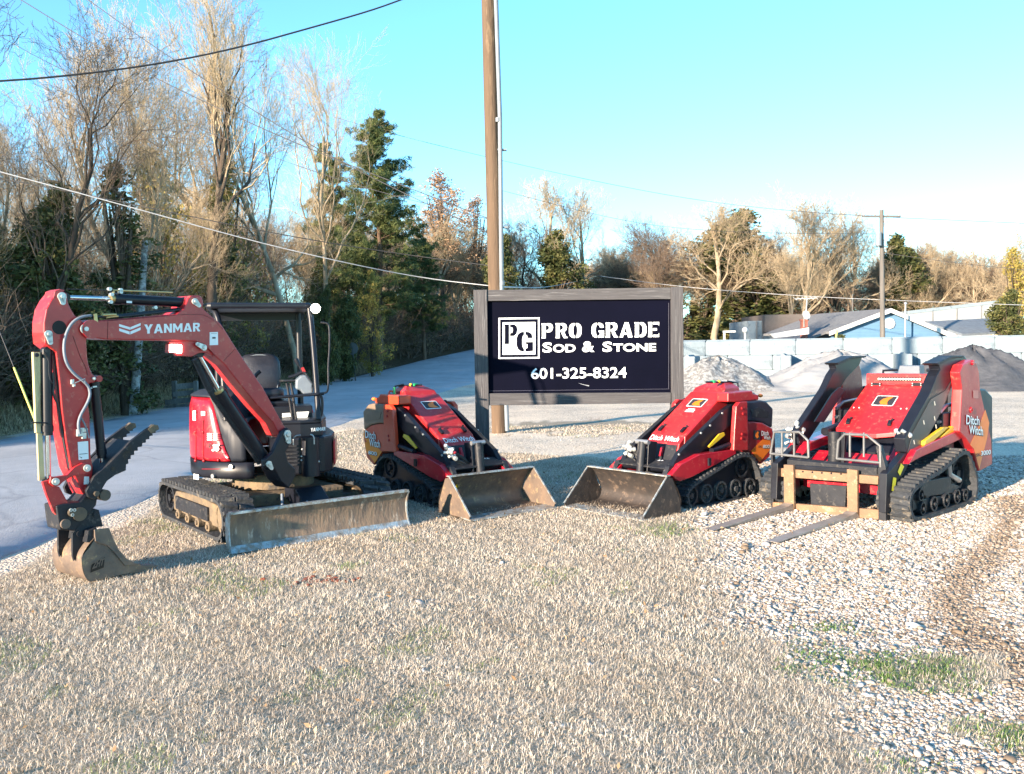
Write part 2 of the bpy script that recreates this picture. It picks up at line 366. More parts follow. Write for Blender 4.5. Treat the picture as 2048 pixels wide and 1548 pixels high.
def gz(x, y): return .012*np.sin(x*2.1+y*1.3)*np.sin(y*1.7-x)
rng = np.random.default_rng(11)
def blades(name, pos, hgt, wid, mat, rv, label_kind='stuff', lean=.6):
    """each blade: 5 verts, 3 tris, curved"""
    N = len(pos); az = rng.uniform(0, 2*np.pi, N); ln = rng.uniform(.15, 1, N)*lean*1.5; tw = az+np.pi/2+rng.normal(0, .5, N)
    dx = np.stack([np.cos(az), np.sin(az), np.zeros(N)], 1); sd = np.stack([np.cos(tw), np.sin(tw), np.zeros(N)], 1)*(wid/2)[:, None]
    h = hgt[:, None]; up = np.array([0, 0, 1.]); l = ln[:, None]
    kink = rng.normal(0, .35, (N, 1)); dx2 = np.stack([np.cos(az+kink[:, 0]*2), np.sin(az+kink[:, 0]*2), np.zeros(N)], 1)
    p0 = pos; p1 = pos+dx*h*l*.35+up*h*.5*(1.2-l*.4); p2 = p1+dx2*h*l*.7+up*h*.45*(1.0-l*.75)
    V = np.concatenate([p0-sd, p0+sd, p1-sd*.8, p1+sd*.8, p2], 1).reshape(-1, 3)
    b = (np.arange(N)*5)[:, None]; F = np.concatenate([b+[[0, 1, 3]], b+[[0, 3, 2]], b+[[2, 3, 4]]], 1).reshape(-1, 3)
    me = np_mesh(name, V, F, mat, dict(rnd=np.repeat(rv, 5))); o = link_mesh(name, me); return o
# dry lawn
M_straw = attr_mat('dry_grass', [(0, (.17, .13, .095)), (.2, (.39, .325, .25)), (.55, (.63, .55, .45)), (.85, (.78, .72, .63)), (.93, (.26, .30, .12)), (1, (.16, .25, .07))], rough=.75, transl=.25)
def snoise(x, y, f, seed=0):
    r_ = np.random.default_rng(seed); s = 0
    for k in range(6):
        a, b_, c = r_.uniform(-1, 1, 2).tolist()+[r_.uniform(0, 6)]; s = s+np.sin((a*x+b_*y)*f*(1+.5*k)*2+c)/(1+.4*k)
    return s/3
def scatter(x0, x1, y0, y1, dens, fn, fov=.60):
    N = int((x1-x0)*(y1-y0)*dens); x = rng.uniform(x0, x1, N); y = rng.uniform(y0, y1, N)
    k = (np.abs(x) < y*fov+.5); x, y = x[k], y[k]
    m_ = np.array([fn(a, b_) for a, b_ in zip(x, y)]) if len(x) < 5e5 else None
    k = rng.uniform(0, 1, len(x)) < m_; return x[k], y[k]
def lawn_density(x, y):
    if x < interp(y, ROAD_N)+.12+.1*math.sin(y*3): return 0.
    g = gmask(x, y)+.28*math.sin(x*4.1+1.3*math.sin(y*3.3))*math.sin(y*5.2+x)
    return max(.015, 1-smooth01((g-.25)/.5))
PX = []; PY = []; HH = []; WW = []
for (a, b_, dn, hh, ww) in ((2.9, 5.0, 11500, .034, .0028), (5.0, 7.0, 7200, .038, .0036), (7.0, 10, 5600, .034, .0040), (10, 14, 2800, .036, .0056), (14, 19, 1100, .04, .008)):
    x, y = scatter(-5, 3.5, a, b_, dn, lawn_density); PX.append(x); PY.append(y); HH.append(np.full(len(x), hh)); WW.append(np.full(len(x), ww))
PX, PY, HH, WW = map(np.concatenate, (PX, PY, HH, WW))
nn = snoise(PX, PY, 2.2, 3); n2 = snoise(PX, PY, 7, 5)
HH = HH*(.55+.75*rng.random(len(PX)))*(1+.22*n2)
rv = np.clip(rng.beta(2.2, 2.0, len(PX))*.86+.11*nn+.08*n2, 0, .88)
gr = (snoise(PX, PY, 1.7, 9)+.4*snoise(PX, PY, 5, 10) > .55) & (rng.random(len(PX)) < .28)
for cx, cy, r0 in ((1.95, 4.6, .5), (2.2, 3.75, .35), (1.75, 5.5, .3), (1.45, 8.2, .3), (-1.3, 6.9, .15)):
    gr |= (((PX-cx)/r0)**2+((PY-cy)/(r0*.8))**2 < rng.uniform(.1, 1.3, len(PX))) & (rng.random(len(PX)) < .45)
rv = np.where(gr, rng.uniform(.93, 1, len(PX)), rv)
lawn = blades('dry_lawn_grass', np.stack([PX, PY, gz(PX, PY)-.004], 1), HH*1.1, WW, M_straw, rv, lean=1.15)
tag(lawn, 'short dormant straw-coloured lawn grass in front of the machines', 'grass', kind='stuff')
# bright green weeds among the stones
gx, gy = [], []
for cx, cy, r0, k in ((1.95, 4.5, .5, 1300), (1.7, 4.75, .35, 500), (2.2, 3.75, .3, 450), (1.9, 5.25, .25, 250), (1.55, 3.5, .2, 100), (1.35, 7.95, .3, 100)):
    t = rng.uniform(0, 6.28, k); q = r0*rng.random(k)**.6*(.7+.3*np.sin(3*t+cx*9)); gx.append(cx+q*np.cos(t)*1.25); gy.append(cy+q*np.sin(t)*.8)
gx, gy = map(np.concatenate, (gx, gy))
M_weed = attr_mat('green_weed', [(0, (.05, .10, .03)), (.5, (.10, .19, .05)), (1, (.23, .32, .10))], rough=.6, transl=.25)
w_ = blades('green_weeds', np.stack([gx, gy, gz(gx, gy)], 1), rng.uniform(.015, .04, len(gx)), np.full(len(gx), .005), M_weed, rng.random(len(gx)), lean=.9)
tag(w_, 'low green weeds spreading over the lawn edge beside the gravel', 'weeds', kind='stuff')
# dead brush and long dry grass on the far verge of the road
vx = []; vy = []
for y0, y1, k in ((13, 22, 16000), (22, 35, 12000), (35, 60, 9000)):
    y = rng.uniform(y0, y1, k); vy.append(y); vx.append(np.array([interp(q, ROAD_F) for q in y])-.25-2.0*rng.random(k)**1.3)
vx, vy = map(np.concatenate, (vx, vy))
tall = np.clip((np.array([interp(q, ROAD_F) for q in vy])-vx)/2.0, .12, 1)
v_ = blades('verge_grass', np.stack([vx, vy, np.array([hill(a, b_) for a, b_ in zip(vx, vy)])], 1), tall**1.6*rng.uniform(.15, .8, len(vx)), np.full(len(vx), .016), attr_mat('verge_dry', [(0, (.12, .09, .05)), (.5, (.32, .25, .15)), (.9, (.52, .42, .27)), (1, (.18, .20, .08))], rough=.8), rng.random(len(vx)), lean=.6)
tag(v_, 'long dead grass and brush on the wood side verge of the road', 'grass', kind='stuff')
# pebbles
ico = [(0, .526, .851), (0, -.526, .851), (0, .526, -.851), (0, -.526, -.851), (.526, .851, 0), (-.526, .851, 0), (.526, -.851, 0), (-.526, -.851, 0), (.851, 0, .526), (.851, 0, -.526), (-.851, 0, .526), (-.851, 0, -.526)]
icoV = np.array(ico); icoF = []
for i in range(12):
    for j in range(i+1, 12):
        for k in range(j+1, 12):
            a, b_, c = icoV[i], icoV[j], icoV[k]
            if max(np.linalg.norm(a-b_), np.linalg.norm(b_-c), np.linalg.norm(a-c)) < 1.1:
                icoF.append((i, j, k) if np.dot(np.cross(b_-a, c-a), a) > 0 else (i, k, j))
icoF = np.array(icoF)
def stones(name, pos, size, mat, rv, flat=.55):
    N = len(pos); J = 1+rng.uniform(-.22, .22, (N, 12, 1)); V = icoV[None]*J
    S = np.stack([size*rng.uniform(.75, 1.35, N), size*rng.uniform(.6, 1., N), size*flat*rng.uniform(.6, 1.2, N)], 1)[:, None]
    V = V*S; t = rng.uniform(0, 6.28, N); c, s_ = np.cos(t)[:, None], np.sin(t)[:, None]
    X = V[..., 0]*c-V[..., 1]*s_; Y = V[..., 0]*s_+V[..., 1]*c; Z = V[..., 2]+X*rng.normal(0, .25, (N, 1))
    V = np.stack([X, Y, Z], 2)+pos[:, None]; F = (icoF[None]+(np.arange(N)*12)[:, None, None]).reshape(-1, 3)
    return link_mesh(name, np_mesh(name, V.reshape(-1, 3), F, mat, dict(rnd=np.repeat(rv, 12)), smooth=True))
M_peb = attr_mat('river_pebble', [(0, (.10, .075, .05)), (.12, (.24, .18, .13)), (.28, (.30, .25, .20)), (.5, (.38, .33, .28)), (.68, (.45, .41, .37)), (.80, (.28, .265, .26)), (.88, (.52, .48, .43)), (1, (.66, .63, .59))], rough=.6, spec=.35)
def stone_density(x, y):
    g = gmask(x, y)+.30*math.sin(x*4.1+1.3*math.sin(y*3.3))*math.sin(y*5.2+x)
    return smooth01((g-.12)/.75)*.97+.004
sx = []; sy = []; ss = []
for a, b_, dn, s0 in ((2.9, 4.6, 6800, .0082), (4.6, 6.2, 5200, .0088), (6.2, 8.4, 3200, .0095), (8.4, 13, 900, .012)):
    x, y = scatter(-1, 9, a, b_, dn, stone_density, .80); sx.append(x); sy.append(y); ss.append(s0*rng.gamma(6, 1/6., len(x))*np.where(rng.random(len(x)) < .02, 2.0, 1))
sx, sy, ss = map(np.concatenate, (sx, sy, ss))
rr = rng.random(len(sx)); rt = np.array([rut(a, b_) for a, b_ in zip(sx, sy)]); rr = np.where(rng.random(len(sx)) < rt*1.3, rr*.3, rr)
p_ = stones('river_gravel', np.stack([sx, sy, gz(sx, sy)+ss*.22], 1), ss, M_peb, rr)
tag(p_, 'loose rounded river gravel covering the yard at right', 'gravel', kind='stuff')
# ================================================================== WOODS
def bark(name, a, b_, moss=None): return pbr(name, a, b_, rough=.9, scale=3, stretch=(1, 1, .25), bump=.9, bscale=14, contrast=.6, spec=.1, c3=moss, s3=.5)
M_barkL = bark('pale_bark', (.34, .28, .20), (.19, .15, .105), (.43, .38, .30))
M_barkD = bark('dark_bark', (.045, .036, .03), (.10, .078, .06))
M_barkP = bark('pine_bark', (.20, .13, .09), (.10, .07, .05))
M_twig = bark('twig_bark', (.46, .37, .25), (.30, .235, .155))
M_twigD = bark('dark_twig', (.22, .165, .125), (.12, .09, .07))
class Tubes:
    def __init__(s): s.V = []; s.F = []; s.n = 0
    def add(s, pts, rs, k):
        P_ = np.array(pts); T = np.gradient(P_, axis=0); T /= np.linalg.norm(T, axis=1)[:, None]+1e-9
        ref = np.array([0, 0, 1.]) if abs(T[0][2]) < .9 else np.array([1., 0, 0])
        A = np.cross(T, ref); A /= np.linalg.norm(A, axis=1)[:, None]+1e-9; B = np.cross(T, A)
        th = np.arange(k)*2*np.pi/k; r_ = np.array(rs)[:, None, None]
        V = P_[:, None]+(A[:, None]*np.cos(th)[None, :, None]+B[:, None]*np.sin(th)[None, :, None])*r_
        m = len(P_); i = np.arange(m-1)[:, None]*k; j = np.arange(k)[None]; j2 = (j+1) % k
        s.F.append(np.stack([i+j, i+j2, i+k+j2, i+k+j], 2).reshape(-1, 4)+s.n); s.V.append(V.reshape(-1, 3)); s.n += m*k
    def mesh(s, name, mat):
        return np_mesh(name, np.concatenate(s.V), np.concatenate(s.F), mat, smooth=True)
def grow_tree(seed, H, r0, rmin=.004, k4=2, fork=.35, spread=.5, twigs=1.0, up=.35, crook=.12, depth=5, base_clear=.3, nlimb=11):
    """bare winter tree: returns trunk Tubes (stem and main limbs) and crown Tubes (branches, twigs)"""
    g = random.Random(seed); T = Tubes(); C = Tubes(); ends = []
    def nd(d, a):
        v = Vector((g.gauss(0, 1), g.gauss(0, 1), g.gauss(0, 1))); v -= d*v.dot(d); v.normalize()
        return (d*math.cos(a)+v*math.sin(a)).normalized()
    def branch(p, d, r, L, lev):
        n = 7 if lev <= 1 else (5 if lev == 2 else (4 if lev == 3 else 3)); pts = [tuple(p)]; rs = [r]; st = L/n; kids = []
        for i in range(n):
            cr_ = crook*(1 if lev == 0 else 1.7)
            d = (d+Vector((g.gauss(0, cr_), g.gauss(0, cr_), g.gauss(0, cr_)+up*.12*(lev > 0)))).normalized()
            p = p+d*st; pts.append(tuple(p)); rs.append(max(rmin, r*(1-(i+1)/n*(.62 if lev < 2 else .8))))
            kids.append((p.copy(), d.copy(), rs[-1], (i+1)/n))
        (T if lev <= 1 and r > .035 else C).add(pts, rs, 8 if lev == 0 else (5 if lev == 1 else 3))
        if lev >= depth: return
        if lev == 0: nk = nlimb
        else: nk = {1: 7, 2: 5+(k4 > 2), 3: 4+(k4 > 2), 4: k4}.get(lev, 3)
        nk = int(nk*(twigs if lev >= 2 else 1)+g.random())
        for q in range(nk):
            t = (base_clear+(1-base_clear)*(q+g.random())/nk) if lev == 0 else .2+.8*(q+g.random())/nk
            i = min(n-1, int(t*n)); kp, kd, kr, kt = kids[i]
            a = (spread*g.uniform(.6, 1.3)) if lev > 0 else spread*g.uniform(.7, 1.25)*(1.25-t*.5)
            l2 = L*(g.uniform(.38, .62) if lev else (.62-.36*t)*g.uniform(.75, 1.15))
            branch(kp-kd*st*g.random()*.6, nd(kd, a), kr*g.uniform(.42, .68), l2, lev+1)
        if lev > 0: branch(kids[-1][0], nd(kids[-1][1], .2), kids[-1][2]*.85, L*.45, lev+1)
        ends.append(p)
    branch(Vector((0, 0, -.2)), Vector((g.gauss(0, .04), g.gauss(0, .04), 1)).normalized(), r0, H*.80, 0)
    return T, C
def leaf_tris(centers, rad, per, size, seed, flat=1., asp=.45):
    r_ = np.random.default_rng(seed); N = len(centers)*per; c = np.repeat(centers, per, 0)
    u = r_.normal(0, 1, (N, 3)); u /= np.linalg.norm(u, axis=1)[:, None]; rd = np.repeat(rad, per)[:, None] if hasattr(rad, '__len__') else rad
    p = c+u*(r_.random((N, 1))**.5)*rd*np.array([1, 1, flat]); a = r_.normal(0, 1, (N, 3)); a /= np.linalg.norm(a, axis=1)[:, None]
    b_ = np.cross(a, r_.normal(0, 1, (N, 3))); b_ /= np.linalg.norm(b_, axis=1)[:, None]; s = size*r_.uniform(.6, 1.4, (N, 1))
    V = np.stack([p-a*s, p+b_*s*asp, p+a*s, p-b_*s*asp], 1).reshape(-1, 3); F = np.arange(N*4).reshape(-1, 4)
    rv = np.repeat(np.clip(np.repeat(r_.uniform(0, .7, len(centers)), per)+r_.uniform(0, .3, N), 0, 1), 4)
    return V, F, rv
M_pine = attr_mat('pine_needles', [(0, (.04, .06, .028)), (.5, (.085, .115, .042)), (1, (.20, .21, .075))], rough=.6, transl=.15)
M_ever = attr_mat('evergreen_leaves', [(0, (.035, .045, .02)), (.5, (.075, .09, .032)), (1, (.18, .165, .06))], rough=.55, transl=.15)
M_gold = attr_mat('tan_leaves', [(0, (.16, .13, .035)), (.5, (.34, .27, .07)), (1, (.50, .40, .12))], rough=.6, transl=.3)
M_rust = attr_mat('rust_leaves', [(0, (.22, .13, .08)), (.5, (.36, .22, .13)), (1, (.48, .32, .2))], rough=.7, transl=.3)
def pine_tree(seed, H, r0, wid, bare=.22):
    g = random.Random(seed); T = Tubes(); C = Tubes(); cen = []; rad = []
    pts = [(g.gauss(0, .04)*i, g.gauss(0, .04)*i, H*i/9-.2*(i == 0)) for i in range(10)]; T.add(pts, [r0*(1-.9*i/9) for i in range(10)], 8)
    z = H*bare
    while z < H*.985:
        t = (z/H-bare)/(1-bare); L = wid*(1-t)**.8*(.6+.6*min(1, t*4))+.3
        for _ in range(g.randint(4, 6)):
            a = g.uniform(0, 6.28); l_ = L*g.uniform(.45, 1.15); el = g.uniform(-.12, .35)+t*.5
            d = Vector((math.cos(a), math.sin(a), el)).normalized(); p0 = Vector((pts[int(z/H*9)][0], pts[int(z/H*9)][1], z)); br = []
            for i in range(5): br.append(tuple(p0+d*l_*i/4+Vector((0, 0, .10*l_*(i/4)**2))+Vector((g.gauss(0, .05), g.gauss(0, .05), g.gauss(0, .03)))*l_*.3))
            C.add(br, [r0*.18*(1-t*.5)*(1-.75*i/4) for i in range(5)], 3)
            for i in range(int(4+l_*5.5)):
                q = g.uniform(.35, 1.04); k = min(3, int(q*4)); b0 = Vector(br[k]); b1 = Vector(br[k+1]); c = b0.lerp(b1, min(1, q*4-k))+Vector((g.gauss(0, .16), g.gauss(0, .16), g.gauss(.04, .1)))*l_*.6
                cen.append(c); rad.append(g.uniform(.18, .40))
        z += H*.026*g.uniform(.7, 1.4)
    return T, C, np.array([tuple(c) for c in cen]), np.array(rad)
def ever_centres(seed, H, W, n, z0=.0, shape=1.):
    g = np.random.default_rng(seed); c = []; lob = [(g.uniform(0, 6.28), g.uniform(.1, .95), g.uniform(.06, .16)) for _ in range(13)]
    while len(c) < n:
        z = g.random(); a = g.uniform(0, 6.28); prof = (math.sin(math.pi*min(1, z*.85+.12))**.7)*(1-.55*z*shape); rr_ = prof*W*(.38+.85*max(math.exp(-((z-zz)/w_)**2)*max(0, math.cos(a-aa)) for aa, zz, w_ in lob))
        q = g.random()**.45*rr_; c.append((q*math.cos(a)+.3*math.sin(z*9+seed), q*math.sin(a)+.25*math.sin(z*7+seed*2), z0+z*(H-z0)+g.normal(0, .12)))
    return np.array(c)
# --- kinds
KIND = {}
def reg_bare(k, seed, tm, cm, **kw):
    T, C = grow_tree(seed, **kw); KIND[k] = (T.mesh('trunk_'+k, tm), C.mesh('crown_'+k, cm), None)
reg_bare('tall', 3, M_barkL, M_twig, H=16, r0=.24, rmin=.006, k4=1, spread=.46, up=.8, nlimb=13, base_clear=.4, depth=5, twigs=.95)
reg_bare('fork', 8, M_barkD, M_twig, H=16, r0=.30, rmin=.006, k4=1, spread=.40, up=.9, nlimb=9, base_clear=.45, depth=5, twigs=.95)
reg_bare('slim', 21, M_barkL, M_twig, H=14, r0=.15, spread=.40, up=.8, nlimb=12, base_clear=.35, depth=4, twigs=1.2)
reg_bare('wide', 33, M_barkL, M_twig, H=15, r0=.34, rmin=.006, k4=1, spread=.72, up=.5, nlimb=13, base_clear=.22, depth=5, twigs=.95, crook=.16)
reg_bare('dark', 45, M_barkD, M_twigD, H=15, r0=.22, rmin=.006, k4=1, spread=.55, up=.7, nlimb=12, base_clear=.25, depth=5, twigs=.85, crook=.17)
reg_bare('thin', 52, M_barkL, M_twig, H=11, r0=.09, spread=.42, up=.9, nlimb=14, base_clear=.15, depth=4, twigs=1.1, crook=.15)
reg_bare('oak', 71, M_barkL, M_twig, H=16, r0=.34, rmin=.009, k4=2, spread=.62, up=.6, nlimb=11, base_clear=.26, depth=5, twigs=1., crook=.14)
reg_bare('oak2', 72, M_barkL, M_twig, H=16, r0=.28, rmin=.009, k4=2, spread=.52, up=.8, nlimb=11, base_clear=.30, depth=5, twigs=1., crook=.13)
reg_bare('oak3', 74, M_barkD, M_twigD, H=16, r0=.26, rmin=.009, k4=2, spread=.56, up=.7, nlimb=11, base_clear=.2, depth=5, twigs=1., crook=.16)
def leafmesh(name, cen, rad, per, size, mat, seed, flat=1., asp=.45):
    V, F, rv = leaf_tris(cen, rad, per, size, seed, flat, asp); return np_mesh(name, V, F, mat, dict(rnd=rv))
for k, seed, H_, w in (('pine', 5, 17, 3.6), ('pine2', 6, 15, 2.9)):
    T, C, cen, rad = pine_tree(seed, H_, .24, w); KIND[k] = (T.mesh('trunk_'+k, M_barkP), leafmesh('crown_'+k, cen, rad, 34, .17, M_pine, seed, .6, .11), C.mesh('limbs_'+k, M_barkP))
def reg_ever(k, seed, H, W, n, mat, per=34, size=.10, z0=0.3, tw=True, rad=.34):
    T = Tubes(); g = random.Random(seed)
    for _ in range(3): a = g.uniform(0, 6.28); T.add([(0, 0, -.2), (.1*math.cos(a), .1*math.sin(a), H*.4), (.3*W*math.cos(a), .3*W*math.sin(a), H*.85)], [.12, .08, .02], 6)
    C = Tubes(); cen = ever_centres(seed, H, W, n, z0)
    for c in cen[::2]: C.add([(0, 0, c[2]*.6), tuple(c*np.array([.5, .5, .85])), tuple(c)], [.025, .015, .006], 3)
    KIND[k] = (T.mesh('trunk_'+k, M_barkD), leafmesh('crown_'+k, cen, rad, per, size, mat, seed), C.mesh('limbs_'+k, M_twigD))
reg_ever('cedar', 61, 8, 2.0, 420, M_ever)
reg_ever('holly', 62, 5.5, 2.1, 380, M_ever)
reg_ever('golden', 63, 7, 2.0, 260, M_gold, per=22, size=.075, rad=.3)
reg_ever('rusty', 64, 12, 2.8, 330, M_rust, per=16, size=.08, z0=4.5, rad=.42)
# vine wrapped column
reg_ever('ivy', 65, 9, 1.0, 200, M_ever, per=26, size=.08, rad=.24)
NAMES = {'pine': 'pine_tree', 'pine2': 'pine_tree', 'cedar': 'cedar_tree', 'holly': 'evergreen_bush', 'golden': 'leafy_sapling', 'rusty': 'beech_tree', 'ivy': 'ivy_tree'}
HK = {'tall': 16, 'fork': 16, 'oak': 16, 'oak2': 16, 'oak3': 16, 'slim': 14, 'wide': 15, 'dark': 15, 'thin': 11, 'pine': 17, 'pine2': 15, 'cedar': 8, 'holly': 5.5, 'golden': 7, 'rusty': 12, 'ivy': 9}
def plant(kind, x, y, h, rz, label, cat='tree', group=None, wide=1., lean=(0, 0), base=None):
    z = hill(x, y) if base is None else base
    if y > 68: kind = {'wide': 'oak', 'tall': 'oak2', 'dark': 'oak3', 'slim': 'oak2'}.get(kind, kind)
    r_ = thing(NAMES.get(kind, 'bare_tree'), (x, y, z), label, cat, group)
    s = h/HK[kind]; r_.scale = (s*wide, s*wide, s); r_.rotation_euler = (lean[0], lean[1], rz)
    T, C, Lm = KIND[kind]
    link_mesh('trunk', T, r_); link_mesh('crown', C, r_)
    if Lm is not None: link_mesh('limbs', Lm, r_)
    return r_
def at_px(px, y, dz=0.): return (px-1024)/FPX*y, y
def top_h(px, py, y):
    q = D(px, py, y); return q.z-hill(q.x, q.y)
# landmark trees: (kind, pixel column, distance, top row, rotation, width factor, label, category)
LM = [
 ('fork', 405, 33, -60, 0.4, .8, 'tall dark-stemmed bare tree forking high behind the excavator boom', 0, 0),
 ('tall', 600, 40, 60, 1.0, .62, 'pale tall bare tree just left of the big green pine', 0, 0),
 ('tall', 300, 38, 150, 2.4, .9, 'spreading bare tree left of the dark forked stem, sunlit crown', 0, 0),
 ('wide', 520, 46, 150, .3, .9, 'wide pale bare tree between the dark forked stem and the pine', 0, 0),
 ('dark', 90, 22, 60, 5.0, .8, 'crooked dark bare tree with forked stems near the left edge', 0, 0),
 ('dark', -95, 21, -420, 1.5, .8, 'dark limb-heavy tree cut by the top left corner', 0, 0),
 ('thin', 270, 26, 180, .9, .9, 'thin straight bare tree right of the crooked dark tree', 0, 0),
 ('thin', 345, 36, 10, 4.0, .8, 'straight thin tall tree directly left of the dark forked stem', 0, 0),
 ('slim', 655, 50, 150, 5.2, .9, 'slender pale bare tree touching the left side of the smaller pine', 0, 0),
 ('pine', 760, 56, 222, .5, 1.02, 'tallest green pine standing in the middle of the wood', 'pine', 0),
 ('pine2', 668, 60, 285, 1.9, .85, 'smaller pine half hidden left of the tallest pine', 'pine', 0),
 ('pine', 850, 66, 470, 3.2, 1.15, 'dark low pine right of the tallest pine with a spreading lower crown', 'pine', 0),
 ('rusty', 890, 84, 345, .8, 1.3, 'russet-crowned tree behind the low pine, left of the utility pole', 0, 0),
 ('rusty', 955, 90, 395, 2.8, 1.1, 'russet-crowned tree directly beside the near utility pole', 0, 0),
 ('golden', 745, 50, 545, .2, .9, 'golden leafy sapling at the foot of the tallest pine', 'sapling', 0),
 ('golden', 330, 36, 310, 2.2, 1.1, 'yellow-leaved tree in sun left of the dark forked stem', 0, 0),
 ('golden', 460, 40, 330, 4.2, .8, 'yellow-leaved tree in sun right of the dark forked stem', 0, 0),
 ('ivy', 455, 35, 400, 0, 1.0, 'ivy-covered stem right of the dark forked tree', 0, 0),
 ('ivy', 250, 24, 335, 1.0, 1.5, 'dark green ivy-clad tree above the excavator arm', 0, 0),
 ('cedar', 120, 22.5, 390, 1.0, 1.1, 'dark cedar behind the crooked bare tree at left', 'cedar', 0),
 ('cedar', 20, 24, 470, 3.0, .9, 'dark cedar at the far left edge of the wood', 'cedar', 0),
 ('cedar', 655, 42, 580, .6, .75, 'dark green cedar right beside the excavator canopy', 'cedar', 0),
 ('holly', 690, 46, 600, 1.2, .9, 'evergreen bush at the wood edge right of the canopy', 'bush', 0),
 ('wide', 1100, 95, 350, .2, .85, 'large bare tree rising above the sign, right of the utility pole', 0, 0),
 ('wide', 1165, 98, 372, 2.0, .75, 'bare tree at the right end of the clump above the sign', 0, 0),
 ('cedar', 1120, 92, 470, 2.0, 1.6, 'brownish cedar clump above the sign', 'cedar', 0),
 ('cedar', 1010, 80, 480, 1.0, 1.2, 'dark evergreen right behind the utility pole conduit', 'cedar', 0),
 ('dark', 1065, 92, 440, 1.7, .9, 'dark bare tree low behind the top of the sign', 0, 0),
 ('dark', 1290, 100, 455, .9, 1.1, 'leftmost bare tree of the row above the right sign post', 0, 0),  # darker bark and twig colour stand in for the shade on this tree
 ('wide', 1440, 92, 400, 3.1, 1.2, 'broad bare oak standing in front of the green round tree', 0, 0),
 ('cedar', 1480, 100, 432, 1.0, 2.3, 'big round olive evergreen above the blue house roof', 'evergreen tree', 0),
 ('tall', 1595, 90, 405, .5, 1.1, 'sunlit pale tree with an orange-tinted crown behind the chimney', 0, 0),
 ('wide', 1705, 95, 415, 1.4, .95, 'bare round-crowned tree just left of the far utility pole', 0, 0),
 ('cedar', 1800, 100, 480, 2.4, 1.3, 'evergreen beside the far utility pole', 'cedar', 0),
 ('cedar', 1560, 104, 520, 0.4, 1.3, 'dark green evergreen between the oak and the sunlit tree', 'cedar', 0),
 ('wide', 1860, 100, 475, 5, .9, 'bare tree right of the far utility pole', 0, 0),
 ('wide', 1950, 100, 490, 3.9, .8, 'slender bare tree over the white metal building', 0, 0),
 ('cedar', 1262, 103, 560, 2.0, 1.5, 'low dark evergreen at the left end of the right-hand tree line', 'cedar', 0),
 ('golden', 2030, 70, 500, 1, .9, 'sunlit tan-leaved tree at the right edge over the cedar', 0, 0),
 ('wide', 2070, 85, 440, 1, .9, 'bare tree cut by the right edge of the picture', 0, 0),
 ('cedar', 2018, 56, 588, .4, 1.5, 'dark cedar at the right end beside the house roof', 'cedar', 0),
 ('dark', 1350, 96, 440, 2.2, 1.1, 'bare tree directly above the right post of the sign', 0, 0),  # dark kind again: the shade is put into its bark colour
 ('dark', 1500, 96, 470, .3, 1.1, 'dark-limbed bare tree behind the white shed', 0, 0),
 ('dark', 1650, 98, 470, 4.3, 1.1, 'dark-limbed bare tree over the roof ridge', 0, 0),
 ('slim', 1575, 74, 500, .3, .8, 'slim pale tree rising behind the chimney antenna', 0, 0),
]
for (k, px, y, py, rz, wd_, lab, cat, _) in LM:
    x, yy = at_px(px, y); h_ = top_h(px, py, y)
    plant(k, x, yy, h_, rz, lab, cat or 'tree', wide=wd_, group='landmark trees' if False else None)
# wood fill: individual trees in rows behind the verge
g_ = random.Random(77); cnt = 0
SIDE = []
y = 15.0
while y < 108:
    for row in range(4):
        xf = interp(y, ROAD_F); x = xf-2.5-row*3.1-g_.uniform(0, 2.2); yy = y+g_.uniform(-1.2, 1.2); SIDE.append((x, yy, row))
    y += 2.0+y*.035
KL = {'tall': 'tall pale bare', 'slim': 'slim pale bare', 'thin': 'thin bare', 'dark': 'dark-barked bare', 'wide': 'broad bare', 'cedar': 'dark cedar', 'holly': 'low evergreen', 'fork': 'fork-stemmed bare', 'golden': 'tan-leaved'}
for (x, yy, row) in SIDE:
    if yy > 62 and x < -30: continue
    k = g_.choices(['slim', 'thin', 'dark', 'tall', 'cedar', 'holly', 'wide', 'golden'], [6, 7, 5, 1.5, .4, .5, .6, .6])[0]
    if yy < 26 and k in ('tall', 'wide'): k = 'dark'
    h_ = {'slim': 11.5, 'thin': 9, 'dark': 10.5, 'tall': 12.5, 'cedar': 6.5, 'holly': 4.2, 'wide': 12, 'golden': 6}[k]*g_.uniform(.8, 1.2)*(.66 if yy < 34 else (.74 if yy < 50 else .9))
    rw = ['at the road edge of the wood', 'in the second row of the wood', 'deeper in the wood', 'at the back of the wood'][row]
    dist = 'nearest' if yy < 26 else ('middle' if yy < 50 else 'far')
    plant(k, x, yy, h_, g_.uniform(0, 6.28), f'{KL[k]} tree {rw}, {dist} stretch of the road', 'bush' if k == 'holly' else 'tree', group=f'{KL[k]} trees {rw}, {dist} stretch', wide=g_.uniform(.8, 1.15))
